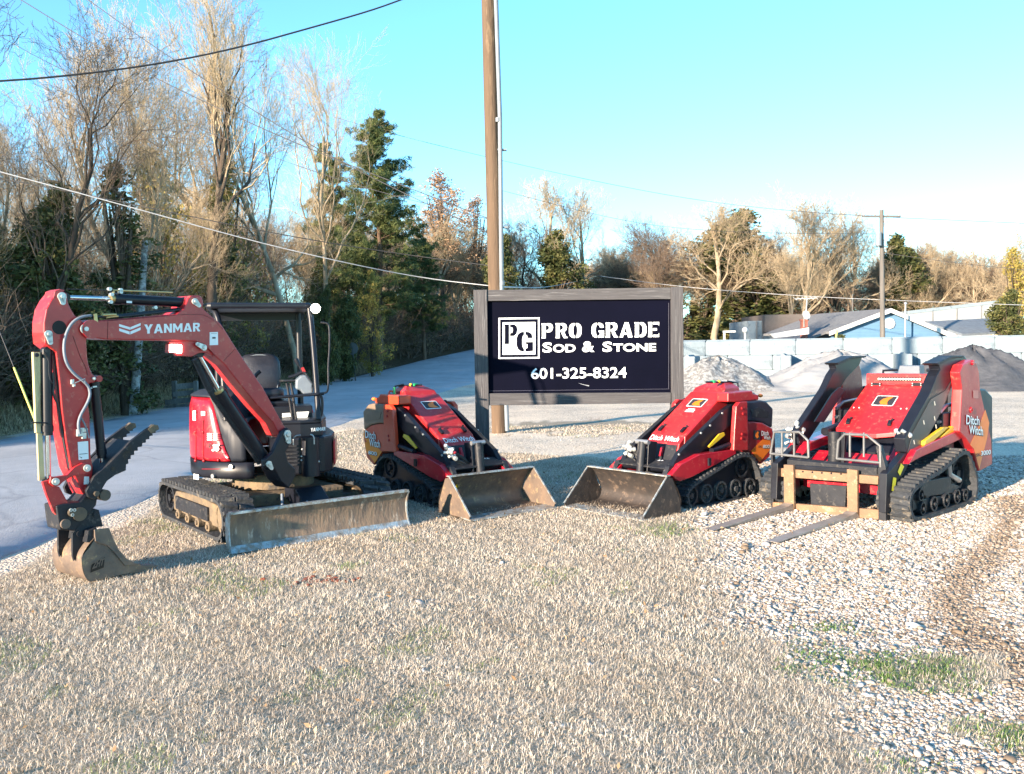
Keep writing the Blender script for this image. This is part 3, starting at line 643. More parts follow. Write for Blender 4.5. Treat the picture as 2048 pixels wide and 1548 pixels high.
# far row closing the view behind house and lot
for i in range(58):
    px = 1210+i*16+g_.uniform(-8, 8); y = 108+g_.uniform(-6, 12); x, yy = at_px(px, y)
    k = g_.choices(['dark', 'slim', 'cedar', 'tall'], [6, 3, 1.0, 2.5])[0]; h_ = {'dark': 11, 'slim': 11, 'cedar': 7, 'tall': 13}[k]*g_.uniform(.75, 1.15)
    plant(k, x, yy, h_, g_.uniform(0, 6.28), f'{KL[k]} tree in the distant tree line behind the house', 'tree', group=f'{KL[k]} trees of the distant tree line', wide=1.2)
for i in range(26):
    px = 640+i*26+g_.uniform(-8, 8); y = 112+g_.uniform(-4, 14); x, yy = at_px(px, y)
    k = g_.choices(['dark', 'slim', 'cedar', 'tall'], [4, 3, 4, 2])[0]; h_ = {'dark': 9, 'slim': 10, 'cedar': 7, 'tall': 12}[k]*g_.uniform(.75, 1.15)
    plant(k, x, yy, h_, g_.uniform(0, 6.28), f'{KL[k]} tree beyond the bend of the road', 'tree', group=f'{KL[k]} trees beyond the bend', wide=1.2)
for i in range(15):
    px = 1225+i*56+g_.uniform(-12, 12); y = 103+g_.uniform(-3, 9); x, yy = at_px(px, y); k = g_.choice(['wide', 'dark', 'dark'])
    plant(k, x, yy, g_.uniform(11.5, 14.5), g_.uniform(0, 6.28), f'{KL[k]} taller tree rising out of the distant tree line behind the house', 'tree', group=f'{KL[k]} taller trees of the distant tree line', wide=1.1)
# thickets (undergrowth): dense stems, briars and dead leaves nobody could count
def thicket(name, n, region, hmax, seed, mats, label, leafy=.3, ls=.085, per=26):
    g = random.Random(seed); C = Tubes(); cen = []
    for _ in range(n):
        x, y = region(g); z = hill(x, y); h_ = hmax*g.uniform(.35, 1.0); p = Vector((x, y, z)); d = Vector((g.gauss(0, .35), g.gauss(0, .35), 1)).normalized(); pts = [tuple(p)]; nn_ = 5
        for i in range(nn_): d = (d+Vector((g.gauss(0, .28), g.gauss(0, .28), g.gauss(0, .12)-.05))).normalized(); p = p+d*h_/nn_; pts.append(tuple(p))
        w = .006+y*.00022; C.add(pts, [w*1.5*(1-.8*i/nn_) for i in range(nn_+1)], 3)
        for _b in range(3):
            i = g.randint(1, nn_-1); q = Vector(pts[i]); d2 = Vector((g.gauss(0, 1), g.gauss(0, 1), g.gauss(.5, .5))).normalized(); L = h_*g.uniform(.15, .4)
            q2 = q+d2*L*.5+Vector((g.gauss(0, .1), g.gauss(0, .1), g.gauss(0, .1))); C.add([tuple(q), tuple(q2), tuple(q2+(d2+Vector((0, 0, g.gauss(0, .4))))*L*.5)], [w*.8, w*.6, w*.3], 3)
        if g.random() < leafy: cen.append(tuple(Vector(pts[g.randint(1, nn_)])))
    me = C.mesh(name, mats[0]); V1 = np.zeros(len(me.vertices)*3, np.float32); me.vertices.foreach_get('co', V1); bpy.data.meshes.remove(me)
    V1 = V1.reshape(-1, 3); F1 = np.concatenate(C.F); V2, F2, rv = leaf_tris(np.array(cen), .45, per, ls, seed)
    me = np_mesh(name, np.concatenate([V1, V2]), np.concatenate([F1, F2+len(V1)]), mats[0], dict(rnd=np.concatenate([np.zeros(len(V1)), rv])))
    me.materials.append(mats[1]); mi = np.zeros(len(me.polygons), np.int32); mi[len(F1):] = 1; me.polygons.foreach_set('material_index', mi)
    return tag(link_mesh(name, me), label, 'undergrowth', kind='stuff')
def reg_side(a, b_, lo, hi):
    def f(g): y = a+(b_-a)*g.random(); return interp(y, ROAD_F)-g.uniform(lo, hi), y
    return f
M_leafmix = attr_mat('brush_leaves', [(0, (.03, .04, .02)), (.35, (.07, .07, .035)), (.6, (.15, .115, .065)), (1, (.30, .23, .14))], rough=.7, transl=.15)
thicket('undergrowth', 10500, reg_side(13, 30, 1.9, 7), 3.8, 1, (M_twigD, M_leafmix), 'tangled brown undergrowth along the near road edge', .4, .035, 46)
thicket('undergrowth', 9500, reg_side(28, 70, 2.0, 9), 4.6, 2, (M_twigD, M_leafmix), 'tangled undergrowth in the middle stretch of the wood', .5, .06, 30)
thicket('undergrowth', 3500, reg_side(65, 112, 1.0, 12), 5, 3, (M_twigD, M_leafmix), 'undergrowth along the far bend of the road', .5)
thicket('undergrowth', 4200, lambda g: at_px(g.uniform(1180, 2080), g.uniform(100, 122)), 5.5, 4, (M_twigD, M_leafmix), 'distant undergrowth under the trees behind the house', .6)
thicket('undergrowth', 4500, lambda g: (g.uniform(-34, -17), g.uniform(18, 75)), 6, 5, (M_twigD, M_leafmix), 'dark undergrowth deep inside the wood', .8)
# unseen trees continuing the wood, added to shade the lawn and the wood edge
for i, (k, x, y, h_) in enumerate((('cedar', -27, 4, 8), ('cedar', -31, 7, 8), ('cedar', -24, 9, 8), ('wide', -30, 3, 14), ('dark', -22, 11, 12), ('cedar', -29, -1.5, 7.5), ('dark', -17, -26, 12), ('holly', -24.5, -19.4, 5.6), ('holly', -20.8, -20.2, 5.5), ('holly', -26.5, -19.2, 5.9))):
    plant(k, x, y, h_, i*1.3, 'unseen tree continuing the wood, added to cast shade', 'tree', group='unseen trees of the wood added for shade')
# ================================================================== YARD, HOUSE, POLES
M_conc = pbr('pale_concrete', (.22, .275, .31), (.17, .215, .25), rough=.9, scale=1.1, bump=.5, bscale=20, c3=(.12, .155, .185), s3=2.2, contrast=.4, spec=.2)
WL, WR = Vector((6.6, 38.7, 0)), Vector((25.5, 32.4, 0)); wd = (WR-WL).normalized(); wn_ = Vector((wd.y, -wd.x, 0)); 
zb = Vector((0, 0, 1))
def conc_block(c, ux, uy, L, W, H, label, group, seed=0):
    """interlocking cast block: chamfered, with a groove on each end and a knob line on top"""
    mb = MB(); ch = .035; g0 = W*.16
    prof = [(-W/2, 0), (W/2, 0), (W/2, H-ch), (W/2-ch, H), (g0, H), (g0-.06, H+.055), (-g0+.06, H+.055), (-g0, H), (-W/2+ch, H), (-W/2, H-ch)]
    a = [c-ux*(L/2-.02)+uy*p[0]+zb*p[1] for p in prof]; mb.prism(a, ux*(L-.04))
    for s_ in (-1, 1):
        e = c+ux*s_*(L/2-.02)
        for y0, y1 in ((-W/2+.02, -g0), (g0, W/2-.02)): mb.box(e+uy*y0+zb*.03, uy*(y1-y0), zb*(H-.08), ux*s_*.02)
    o = mb.build('concrete_block', M_conc, None, bevel=.012, loc=c); return tag(o, label, 'concrete block', group)
nb = 11; Lb = 1.83
for cst in range(3):
    for i in range(nb):
        s0 = (i+.5+(.5 if cst == 1 else 0))*Lb
        if s0 > nb*Lb: continue
        c = WL+wd*s0; z = cst*.61; z0 = hill(c.x, c.y)*0
        rw = ['bottom', 'middle', 'top'][cst]
        conc_block(c+zb*(z+z0), wd, Vector((-wd.y, wd.x, 0)), Lb, .61, .61, f'pale concrete block, number {i+1} from the sign in the {rw} course of the yard wall', 'blocks of the yard wall')
def divider(px, d, n, lab):
    q = D(px, 700, d); q.z = 0
    for k in range(n):
        for c2 in range(2):
            conc_block(q+Vector((-wd.y, wd.x, 0))*(.95+k*Lb)+zb*(c2*.61), Vector((-wd.y, wd.x, 0)), wd, Lb, .61, .61, f'{["lower","upper"][c2]} concrete block of the divider {lab}, {["front","rear"][k]} end', 'blocks of the bay dividers')
divider(1566, 34.8, 2, 'right of the gravel pile'); divider(1374, 35.5, 1, 'beside the right sign post'); divider(1808, 34.5, 1, 'left of the dark pile')
def heap(name, cx, cy, rx, ry, H, mat, label, seed, sharp=1.0, peaks=()):
    n, m_ = 46, 60; V = []; F = []; r_ = random.Random(seed); ph = [r_.uniform(0, 6) for _ in range(8)]
    for j in range(n+1):
        q = j/n
        for i in range(m_):
            t = 2*math.pi*i/m_; w_ = 1+.10*math.sin(2*t+ph[0])+.06*math.sin(5*t+ph[1])+.03*math.sin(11*t+ph[2])
            x = cx+rx*q*w_*math.cos(t); y = cy+ry*q*w_*math.sin(t); z = H*max(0, (1-q**1.45))**(1.25*sharp)*(1+.10*math.sin(3*t+ph[3])*q)
            for (px_, py_, pr, phh) in peaks: z = max(z, phh*max(0, 1-math.hypot(x-px_, y-py_)/pr))
            z += .10*H*math.sin(9*t+ph[4]+q*7)*q*(1-q)*2+.03*H*math.sin(23*t+q*31)*(1-q)+.05*H*math.sin(4*t+ph[5]-q*11)*(1-q)+r_.uniform(-.02, .02)*H
            V.append((x-cx, y-cy, z-.02*q))
    for j in range(n):
        for i in range(m_): F.append((j*m_+i, (j+1)*m_+i, (j+1)*m_+(i+1) % m_, j*m_+(i+1) % m_))
    me = np_mesh(name, V, F, mat, smooth=True); o = link_mesh(name, me, loc=(cx, cy, 0)); return o
a = G(1478, 792); o = heap('gravel_pile', a.x+.3, 33.4, 2.7, 2.3, 1.2, pbr('washed_stone', (.30, .305, .30), (.14, .14, .14), rough=.9, scale=7, detail=8, contrast=.85, bump=1.2, bscale=12), 'x', 1)
tag(o, 'heap of pale washed stone against the yard wall beside the sign', 'gravel pile', kind=None)
a = D(1690, 700, 32.8); o = heap('sand_pile', a.x, 33.4, 3.9, 2.9, 1.35, pbr('white_sand', (.30, .305, .31), (.25, .255, .26), rough=.95, scale=1.5, bump=.5, bscale=9), 'x', 2); tag(o, 'broad heap of pale sand in the middle bay of the yard wall', 'sand pile')
a = D(1940, 700, 32.2); o = heap('dark_gravel_pile', a.x, 32.0, 3.2, 2.8, 1.45, pbr('dark_grit', (.045, .05, .06), (.08, .085, .098), rough=.95, scale=2.5, detail=8, bump=1.0, bscale=10), 'x', 3, sharp=.95); tag(o, 'heap of dark grey grit at the right end of the yard wall', 'gravel pile')
# small weeds on the sand
# ---------------- house
M_side = pbr('blue_siding', (.12, .24, .38), (.105, .215, .35), rough=.6, scale=2)
M_white = pbr('white_trim', (.55, .56, .56), (.48, .49, .49), rough=.5, scale=4)
M_shing = pbr('grey_shingles', (.19, .195, .20), (.13, .135, .145), rough=.95, scale=5, bump=.5, bscale=30, contrast=.6, spec=.15)
M_brick = pbr('red_brick', (.30, .11, .08), (.22, .08, .06), rough=.9, scale=9, bump=.4)
def add_siding(m):
    n, l = nodes_of(m); b = n['Principled BSDF']; tc = n.new('ShaderNodeTexCoord'); w = n.new('ShaderNodeTexWave'); w.wave_type = 'BANDS'; w.bands_direction = 'Z'; w.wave_profile = 'SAW'; w.inputs['Scale'].default_value = 1.55
    l.new(tc.outputs['Object'], w.inputs[0]); bp = n.new('ShaderNodeBump'); bp.inputs['Strength'].default_value = 1; bp.inputs['Distance'].default_value = .06; l.new(w.outputs['Fac'], bp.inputs['Height']); l.new(bp.outputs[0], b.inputs['Normal'])
add_siding(M_side)
HD = 58.0
def H3(px, py, d=HD): return D(px, py, d)
zg = -.9
pk = H3(1776, 622); el = H3(1655, 668); er = H3(1938, 690)
house = thing('house', (pk.x, HD, zg), 'low blue-sided house with grey shingle roof behind the yard wall', 'house')
eL = H3(1672, 661); eR = H3(1935, 691); half = 6.0
mb = MB(); base = [Vector((eL.x, HD, zg)), Vector((eR.x, HD, zg)), Vector((eR.x, HD, eR.z)), Vector((pk.x, HD, pk.z-.05)), Vector((eL.x, HD, eL.z))]
back = Vector((-1.5, 8, 0)); mb.prism(base, back); mb.build('wall', M_side, house)
mb = MB(); up = zb*.14
def slab(mb, a, b_, c, d_, t=.16): mb.prism([a, b_, c, d_], zb*t)
oh = Vector((.0, -.45, 0)); pkp = Vector((pk.x, HD, pk.z)); elp = Vector((eL.x-.6, HD, eL.z-.22)); erp = Vector((eR.x+.8, HD, eR.z-.25))
llp = Vector(H3(1500, 702)); slab(mb, pkp+oh, elp+oh, elp+back*1.1, pkp+back*1.1); slab(mb, pkp+oh, erp+oh, erp+back*1.1, pkp+back*1.1)
roof = mb.build('roof', M_shing, house)
# long low wing running left
def quadpx(L, d): return [D(x, y, dd) for (x, y), dd in zip(L, d)]
mb = MB(); w1 = quadpx([(1768, 624), (1640, 641), (1490, 700), (1560, 702)], [58.5, 66, 62, 57.5]); mb.prism(w1, zb*.12)
w2 = quadpx([(1668, 668), (1700, 655), (1560, 702), (1548, 706)], [57, 58, 56, 56]); mb.build('roof', M_shing, house, label='long low roof of the left wing')
mb = MB(); mb.prism(quadpx([(1540, 668), (1618, 655), (1618, 668), (1548, 676)], [56.5]*4), Vector((0, .2, 0))); mb.prism(quadpx([(1470, 704), (1560, 692), (1560, 699), (1470, 709)], [56.4]*4), Vector((0, .2, 0)))
mb.prism(quadpx([(1578, 690), (1660, 676), (1662, 682), (1580, 697)], [56.2]*4), Vector((0, .2, 0)))
mb.build('fascia', M_white, house, label='white roof edge of the left wing')
mb = MB(); f0 = oh+Vector((0, -.03, 0))
for (p, q) in ((pkp, elp), (pkp, erp)):
    mb.prism([p+f0+zb*.16, q+f0+zb*.16, q+f0-zb*.12, p+f0-zb*.12], Vector((0, .06, 0)))
mb.build('fascia', M_white, house, label='white rake boards of the gable')
vc = H3(1778, 647); mb = MB(); mb.ring(Vector((vc.x, HD-.06, vc.z)), (0, 1, 0), .26, .36, .1, 8); mb.cyl(Vector((vc.x, HD-.04, vc.z)), (0, 1, 0), .27, .06, 8); mb.build('gable_vent', M_white, house)
rw1 = quadpx([(1850, 647), (1985, 640), (2003, 668), (1925, 672)], [60, 62, 58, 57.4]); mb = MB(); mb.prism(rw1, zb*.14); mb.build('roof', pbr('slate_shingles', (.14, .17, .20), (.10, .12, .145), rough=.9, scale=4, bump=.5, bscale=30), house, label='dark right wing roof')
mb = MB(); a = H3(1925, 673, 57.3); b_ = H3(2003, 669, 58); mb.prism([a, b_, b_-zb*.14, a-zb*.14], Vector((0, .1, 0))); mb.build('gutter', M_white, house)
mb = MB(); b0 = H3(1928, 676, 59); mb.box(Vector((b0.x-1.5, 59, zg)), Vector((4, 0, 0)), Vector((0, 3, 0)), zb*(b0.z-zg)); mb.build('wall', M_side, house, label='side wall of the right wing')
c = H3(1608, 660, 58); mb = MB(); mb.cbox(c+zb*-.4, (.36, 0, 0), (0, .4, 0), (0, 0, 2.0)); mb.cbox(c+zb*.64, (.46, 0, 0), (0, .5, 0), (0, 0, .12)); mb.build('chimney', M_brick, house)
dp = H3(1611, 631, 57.6); dish = thing('satellite_dish', (dp.x, dp.y, dp.z), 'grey satellite dish fixed above the brick chimney of the house', 'satellite dish')
mb = MB(); nrm = Vector((.35, -.9, .3)).normalized()
mb.tube([dp+nrm*.0, dp+nrm*.02, dp+nrm*.09], [.05, .2, .30], 18); mb.build('reflector', M_white, dish); mb = MB(); mb.tube([dp-zb*.1, dp+nrm*.2-zb*.28, dp+nrm*.42-zb*.1], .018, 6); mb.tube([dp, dp-nrm*.15, dp-nrm*.15-zb*.7], .02, 6); mb.build('arm', M_white, dish)
ant = H3(1610, 655, 59); an = thing('roof_antenna', (ant.x, ant.y, ant.z), 'white television antenna mast rising behind the chimney', 'antenna'); mb = MB(); t_ = H3(1614, 598, 59); mb.tube([ant, t_], .035, 6); mb.build('mast', M_white, an)
mb = MB(); a, b_ = H3(1590, 598, 59), H3(1632, 596, 59); mb.tube([a, b_], .03, 5)
for k in range(6): q = a.lerp(b_, k/5); mb.tube([q-zb*.1-Vector((0, .4, 0)), q+zb*.14+Vector((0, .4, 0))], .015, 4)
mb.build('elements', M_white, an)
vp = H3(1810, 690, 57); mb = MB(); tp = H3(1811, 607, 57); mb.tube([Vector((vp.x, 57, zg)), tp], .05, 8); mb.sphere(tp, .1); o = mb.build('vent_mast', pbr('galvanised', (.5, .51, .52), (.4, .41, .42), rough=.4, metal=.6), None, loc=(vp.x, 57, zg)); tag(o, 'thin grey mast in front of the blue gable', 'mast')
# bush, marker, shed, metal hall
plant('holly', H3(1672, 690, 54).x, 54, 2.9, .4, 'dark rounded bush against the left slope of the blue gable', 'bush', wide=1.35, base=-.9)
plant('holly', H3(1700, 690, 54).x, 54.5, 2.4, 1.4, 'lower dark bush just right of the rounded bush by the blue gable', 'bush', wide=1.2, base=-.9)
M_yel = pbr('yellow_plastic', (.62, .60, .10), (.55, .52, .10), rough=.45)
mb = MB(); mb.tube([D(1664, 694, 44)-zb*1.2, D(1674, 660, 44)], .05, 8); o = mb.build('guy_marker', M_yel, None, loc=D(1664, 694, 44)-zb*1.2); tag(o, 'yellow guy-wire marker leaning before the dark bush at the house', 'guy marker')
sh = D(1530, 660, 70); shed = thing('shed', (sh.x, 70, -.9), 'white shed with dark flat roof left of the house', 'shed')
mb = MB(); a, b_ = D(1496, 642, 70), D(1640, 642, 70); mb.box(Vector((a.x, 70, -.9)), Vector((b_.x-a.x, 0, 0)), Vector((0, 6, 0)), zb*(a.z+.9)); mb.build('wall', M_conc, shed); mb = MB(); c0 = D(1528, 642, 69.5); mb.box(Vector((c0.x, 69.3, a.z-.9)), Vector((5.4, 0, 0)), Vector((0, 7, 0)), zb*1.35); mb.build('roof', pbr('brown_metal', (.12, .10, .09), rough=.6), shed)
mb = MB()
for px in (1512, 1524): q = D(px, 650, 69.9); mb.box(Vector((q.x, 69.9, -.9)), Vector((.12, 0, 0)), Vector((0, .08, 0)), zb*(a.z+.9-.03))
mb.build('trim', pbr('grey_trim', (.2, .2, .2)), shed)
hall = thing('metal_building', (D(1950, 640, 80).x, 80, -.9), 'long pale metal building behind the right wing of the house', 'building')
mb = MB(); a, b_ = D(1815, 629, 80), D(2010, 606, 80); mb.prism([Vector((a.x, 80, -.9)), Vector((b_.x, 80, -.9)), b_, a], Vector((2, 14, 0)))
M_met = pbr('ribbed_white_metal', (.32, .34, .35), (.26, .28, .29), rough=.6, scale=.6, stretch=(6, 1, 1)); mb.build('wall', M_met, hall)
mb = MB(); mb.prism([a+zb*.02, b_+zb*.02, b_+zb*.32, a+zb*.32], Vector((2, 14.3, 0))); mb.build('roof', M_conc, hall); mb = MB()
for k in range(1, 4): q = a.lerp(b_, k/4); mb.box(Vector((q.x, 79.93, -.9)), Vector((.1, 0, 0)), Vector((0, .05, 0)), zb*(q.z+.9))
mb.build('downpipe', pbr('grey_trim', (.2, .2, .2)), hall)
mb = MB(); q = D(1449, 690, 60); mb.box(Vector((q.x-.06, 60, -.9)), Vector((.12, 0, 0)), Vector((0, .12, 0)), zb*(D(1449, 662, 60).z+.9)); mb.box(D(1449, 665, 60)+Vector((-.1, -.02, 0)), Vector((.85, 0, 0)), Vector((0, .1, 0)), zb*.12); o = mb.build('white_post', M_white, None, loc=(q.x, 60, -.9)); tag(o, 'white L-shaped post on the grass left of the shed', 'post')
mb = MB(); q = D(1490, 690, 52); mb.tube([Vector((q.x, 52, -.9)), D(1490, 664, 52)], .06, 8); mb.sphere(D(1490, 660, 52), .17); o = mb.build('yard_lamp', M_white, None, loc=(q.x, 52, -.9)); tag(o, 'small white globe lamp on a post at the left end of the house', 'lamp post')
# ---------------- utility poles
M_pole = pbr('pole_wood', (.135, .09, .06), (.085, .06, .042), rough=.85, scale=5, stretch=(1, 1, .12), bump=.8, bscale=22, c3=(.20, .14, .09), contrast=.4, spec=.2)
M_poleg = pbr('grey_pole_wood', (.14, .13, .12), (.09, .085, .08), rough=.9, scale=5, stretch=(1, 1, .1), bump=.8, bscale=25)
M_galv = pbr('grey_conduit', (.17, .20, .23), (.14, .165, .19), rough=.45, scale=4)
p0 = G(999, 866); dP = p0.y; p1 = D(975, -60, dP)
pole = thing('utility_pole', p0, 'tall brown wooden utility pole with grey conduit behind the sign', 'utility pole')
mb = MB(); mb.tube([p0-zb*.3, p0.lerp(p1, .5), p1], [.150, .142, .130], 20); mb.build('shaft', M_pole, pole)
mb = MB(); of = Vector((.155, -.10, 0)); c0, c1 = p0+of, D(990, -60, dP)+Vector((0, -.1, 0)); cm = D(1000, 240, dP-.1)
mb.tube([p0+of+zb*.05, D(1003, 570, dP-.1), cm, c1], .044, 12)
for py in (240, 566): q = D(996 if py == 240 else 1004, py, dP-.1); mb.cyl(q, (0, 0, 1), .052, .08, 12)
mb.build('conduit', M_galv, pole)
mb = MB()
for py in (300, 455, 620): q = D(996+(py-300)*.02, py, dP-.04); mb.cbox(q, (.34, 0, 0), (0, .1, 0), (0, 0, .03))
mb.build('strap', M_galv, pole)
def far_pole(px, y0, ptop, d, label, pxb=None, arm=True, r=.13):
    tp = D(px, ptop, d); b_ = D(pxb or px, 690, d); b_.z = hill(b_.x, d)
    po = thing('utility_pole', b_, label, 'utility pole'); mb = MB(); mb.tube([b_, tp], [r*1.15, r*.85], 12); mb.build('shaft', M_poleg, po)
    if arm:
        mb = MB(); mb.cbox(tp-zb*.35, (2.3, .35, 0), (0, .1, 0), (0, 0, .1)); mb.build('crossarm', M_poleg, po); mb = MB()
        for s in (-1.05, -.4, .4, 1.05): mb.cyl(tp-zb*.22+Vector((s, .15*s, 0)), (0, 0, 1), .05, .16, 8)
        mb.build('insulator', pbr('insulator', (.3, .3, .3), rough=.3), po)
    return po, tp
fp, ftp = far_pole(1763, 0, 420, 50, 'grey utility pole with crossarm standing before the blue house', pxb=1766)
mb = MB(); q = D(1757, 478, 49.7); mb.cyl(q, (0, 0, 1), .17, .75, 14); mb.build('transformer', M_galv, fp)
far_pole(1166, 0, 514, 105, 'distant grey utility pole just above the top of the sign', r=.17)
far_pole(1705, 0, 588, 66, 'thin short post behind the house roof ridge', arm=False, r=.05)
# ---------------- wires
M_wireB = pbr('black_cable', (.02, .02, .022), rough=.6); M_wireW = pbr('bright_strand', (.34, .36, .38), (.26, .27, .29), rough=.5); M_wireG = pbr('grey_wire', (.05, .05, .055), rough=.6)
def wire(L, r, mat, label, sm=2):
    pts = chaikin([D(*q) for q in L], sm); mb = MB(); mb.tube(pts, r, 6); o = mb.build('overhead_wire', mat, None, loc=pts[0]); return tag(o, label, 'wire')
wire([(-60, 166, 13), (120, 154, 13.6), (320, 128, 14.4), (480, 95, 15), (620, 56, 15.7), (740, 22, 16.3), (812, -4, 16.7), (960, -60, 17.5)], .015, M_wireB, 'thick black cable swooping across the upper left sky')
wire([(-80, 322, 15), (250, 411, 15.5), (500, 481, 16.2), (700, 528, 16.8), (850, 557, 18), (992, 573, 17.6)], .010, M_wireW, 'thick pale twisted strand descending to the near pole')
wire([(1000, 574, 17.8), (1080, 576, 40), (1120, 570, 70), (1166, 560, 104)], .02, M_wireW, 'pale strand running on from the near pole to the distant pole')
wire([(160, -12, 18), (318, 101, 18), (535, 239, 18), (700, 335, 17.9), (985, 470, 17.6)], .009, M_wireG, 'thin wire slanting down from the top edge toward the near pole')
wire([(20, -14, 18.5), (148, 65, 18.5), (253, 127, 18.3), (398, 199, 18), (620, 300, 17.9), (985, 440, 17.6)], .010, M_wireG, 'thin wire slanting down from the top left corner')
wire([(-40, 50, 20), (120, 140, 20), (400, 260, 19), (700, 370, 18), (985, 440, 17.7)], .007, M_wireG, 'finest wire crossing the left treetops')
wire([(-60, 345, 17), (200, 395, 17), (560, 470, 17.2), (800, 508, 18), (992, 533, 17.6)], .010, M_wireB, 'thin black wire below the pale strand')
wire([(1003, 560, 17.8), (1050, 577, 30), (1250, 590, 70)], .006, M_wireG, 'fine wire leaving the near pole behind the sign')
wire([(668, 234, 60), (800, 272, 56), (968, 313, 55), (1200, 365, 54), (1400, 402, 53), (1600, 424, 51), (1763, 433, 50)], .017, M_wireG, 'long thin wire crossing the sky to the far utility pole')
wire([(1763, 434, 50), (1900, 440, 49), (2100, 449, 48)], .015, M_wireG, 'wire running right from the far utility pole')
wire([(1000, 380, 50), (1200, 432, 50), (1330, 455, 50), (1500, 466, 50), (1763, 468, 50)], .011, M_wireG, 'second thinner wire reaching the far pole from the left')
wire([(1200, 552, 60), (1370, 575, 55), (1600, 592, 52), (1763, 600, 50), (2100, 612, 48)], .017, M_wireW, 'low pale wire crossing before the distant tree line')
wire([(1763, 505, 50), (1900, 525, 49), (2100, 545, 48)], .013, M_wireG, 'low wire falling right from the far pole transformer')
mb = MB(); a = G(-10, 700); mb.tube([D(72, 845, 11.5), D(28, 735, 11.6)], .014, 6); o = mb.build('guy_marker', M_yel, None, loc=D(72, 845, 11.5)); 
o.name = 'guy_marker'; tag(o, 'long yellow marker leaning beside the excavator arm at left', 'guy marker')
mb = MB(); mb.tube([D(28, 735, 11.6), D(-30, 590, 11.7)], .006, 5); mb.tube([G(86, 880), D(72, 845, 11.5)], .006, 5); o = mb.build('guy_wire', M_wireG, None, loc=G(86, 880)); tag(o, 'steel guy wire at the left road edge holding the yellow marker', 'guy wire')
# ---------------- old gate, posts by the wood
M_oldw = pbr('weathered_wood', (.17, .165, .155), (.09, .085, .08), rough=.95, scale=4, stretch=(1, 1, .3), bump=.8, bscale=20)
gp = D(375, 800, 27); gate = thing('board_fence', (gp.x, 27, hill(gp.x, 27)), 'leaning grey board fence at the wood edge behind the excavator', 'fence')
for (x0, y0, x1, y1, w_) in ((352, 768, 396, 764, .17), (346, 784, 420, 776, .15), (330, 800, 420, 790, .16), (322, 812, 420, 803, .14)):
    mb = MB(); a, b_ = D(x0, y0, 27), D(x1, y1, 27.4); mb.prism([a, b_, b_-zb*w_, a-zb*w_], (0, .04, 0)); mb.build('board', M_oldw, gate)
for px, py in ((347, 762), (390, 762), (415, 770)):
    mb = MB(); a = D(px, py, 27.1); mb.box(Vector((a.x-.06, 27.1, hill(a.x, 27)-.1)), (.12, 0, 0), (0, .12, 0), zb*(a.z-hill(a.x, 27)+.1)); mb.build('post', M_oldw, gate)
mb = MB(); mb.tube([D(258, 812, 25), D(243, 772, 25.2)], [.09, .07], 8); o = mb.build('broken_post', M_oldw, None, loc=D(258, 812, 25)); tag(o, 'short broken post leaning left of the board fence', 'post')
sp = D(709, 752, 46); sg = thing('road_sign', (sp.x, 46, hill(sp.x, 46)), 'road sign seen from behind at the wood edge', 'road sign'); mb = MB(); mb.tube([Vector((sp.x+.05, 46, hill(sp.x, 46))), D(704, 688, 46)], .035, 6); mb.build('post', pbr('dark_steel', (.03, .03, .035), rough=.5), sg)
mb = MB(); c = D(704, 697, 45.95); mb.cyl(c, (0, 1, 0), .33, .02, 8); mb.build('plate', pbr('sign_back', (.10, .11, .12), rough=.5, metal=.3), sg)
birch = D(272, 800, 24); 
mb = MB(); b0 = Vector((birch.x-.1, 24, hill(birch.x, 24))); mb.tube([b0, D(272, 760, 24), D(282, 620, 24.2), D(290, 480, 24.5)], [.12, .11, .10, .08], 10); o = mb.build('birch_trunk', pbr('birch_bark', (.34, .36, .36), (.12, .12, .12), rough=.8, scale=9, contrast=.8, bump=.4), None, loc=b0); tag(o, 'slender mottled white birch trunk behind the excavator arm', 'tree trunk')

# ================================================================== THE SIGN
SD = 11.0
M_lum = pbr('grey_lumber', (.090, .088, .092), (.055, .054, .060), rough=.85, scale=7, stretch=(.25, 1, 6), bump=.6, bscale=18, c3=(.15, .15, .155), s3=1.2, contrast=.35, spec=.25)
M_lumv = pbr('grey_lumber_post', (.090, .088, .092), (.055, .054, .060), rough=.85, scale=7, stretch=(6, 1, .25), bump=.6, bscale=18, c3=(.15, .15, .155), s3=1.2, contrast=.35, spec=.25)
M_navy = pbr('navy_panel', (.002, .0025, .008), (.003, .0035, .011), rough=.7, scale=1.2, spec=.04)
M_let = pbr('white_lettering', (.80, .84, .86), (.74, .80, .84), rough=.5, scale=3)
cs = D(1157, 700, SD); sign = thing('business_sign', (cs.x, SD, 0), 'navy business sign in a weathered grey timber frame with white lettering', 'sign')
SP = Plane((0, SD), (1, 0, 0)); SP.n = Vector((0, -1, 0))
def spt(px, py, off=0.): return D(px, py, SD-off)
for (xa, xb, yt) in ((947, 974, 580), (1342, 1366, 574)):
    mb = MB(); a, b_ = spt(xa, yt), spt(xb, yt); mb.box(Vector((a.x, SD-.02, 0)), Vector((b_.x-a.x, 0, 0)), Vector((0, .15, 0)), zb*a.z); mb.build('post', M_lumv, sign, bevel=.006)
for (yt0, yb0, yt1, yb1, nm) in ((580, 602, 575, 598, 'top_rail'), (787, 811, 785, 806, 'bottom_rail')):
    mb = MB(); q = [spt(974, yb0), spt(1342, yb1), spt(1342, yt1), spt(974, yt0)]; mb.prism(q, (0, .09, 0)); mb.build(nm, M_lum, sign, bevel=.005)
pq = [spt(972, 788, -.05), spt(1344, 785.5, -.05), spt(1344, 597, -.05), spt(972, 601, -.05)]
mb = MB(); mb.prism(pq, (0, .03, 0)); mb.build('panel', M_navy, sign)
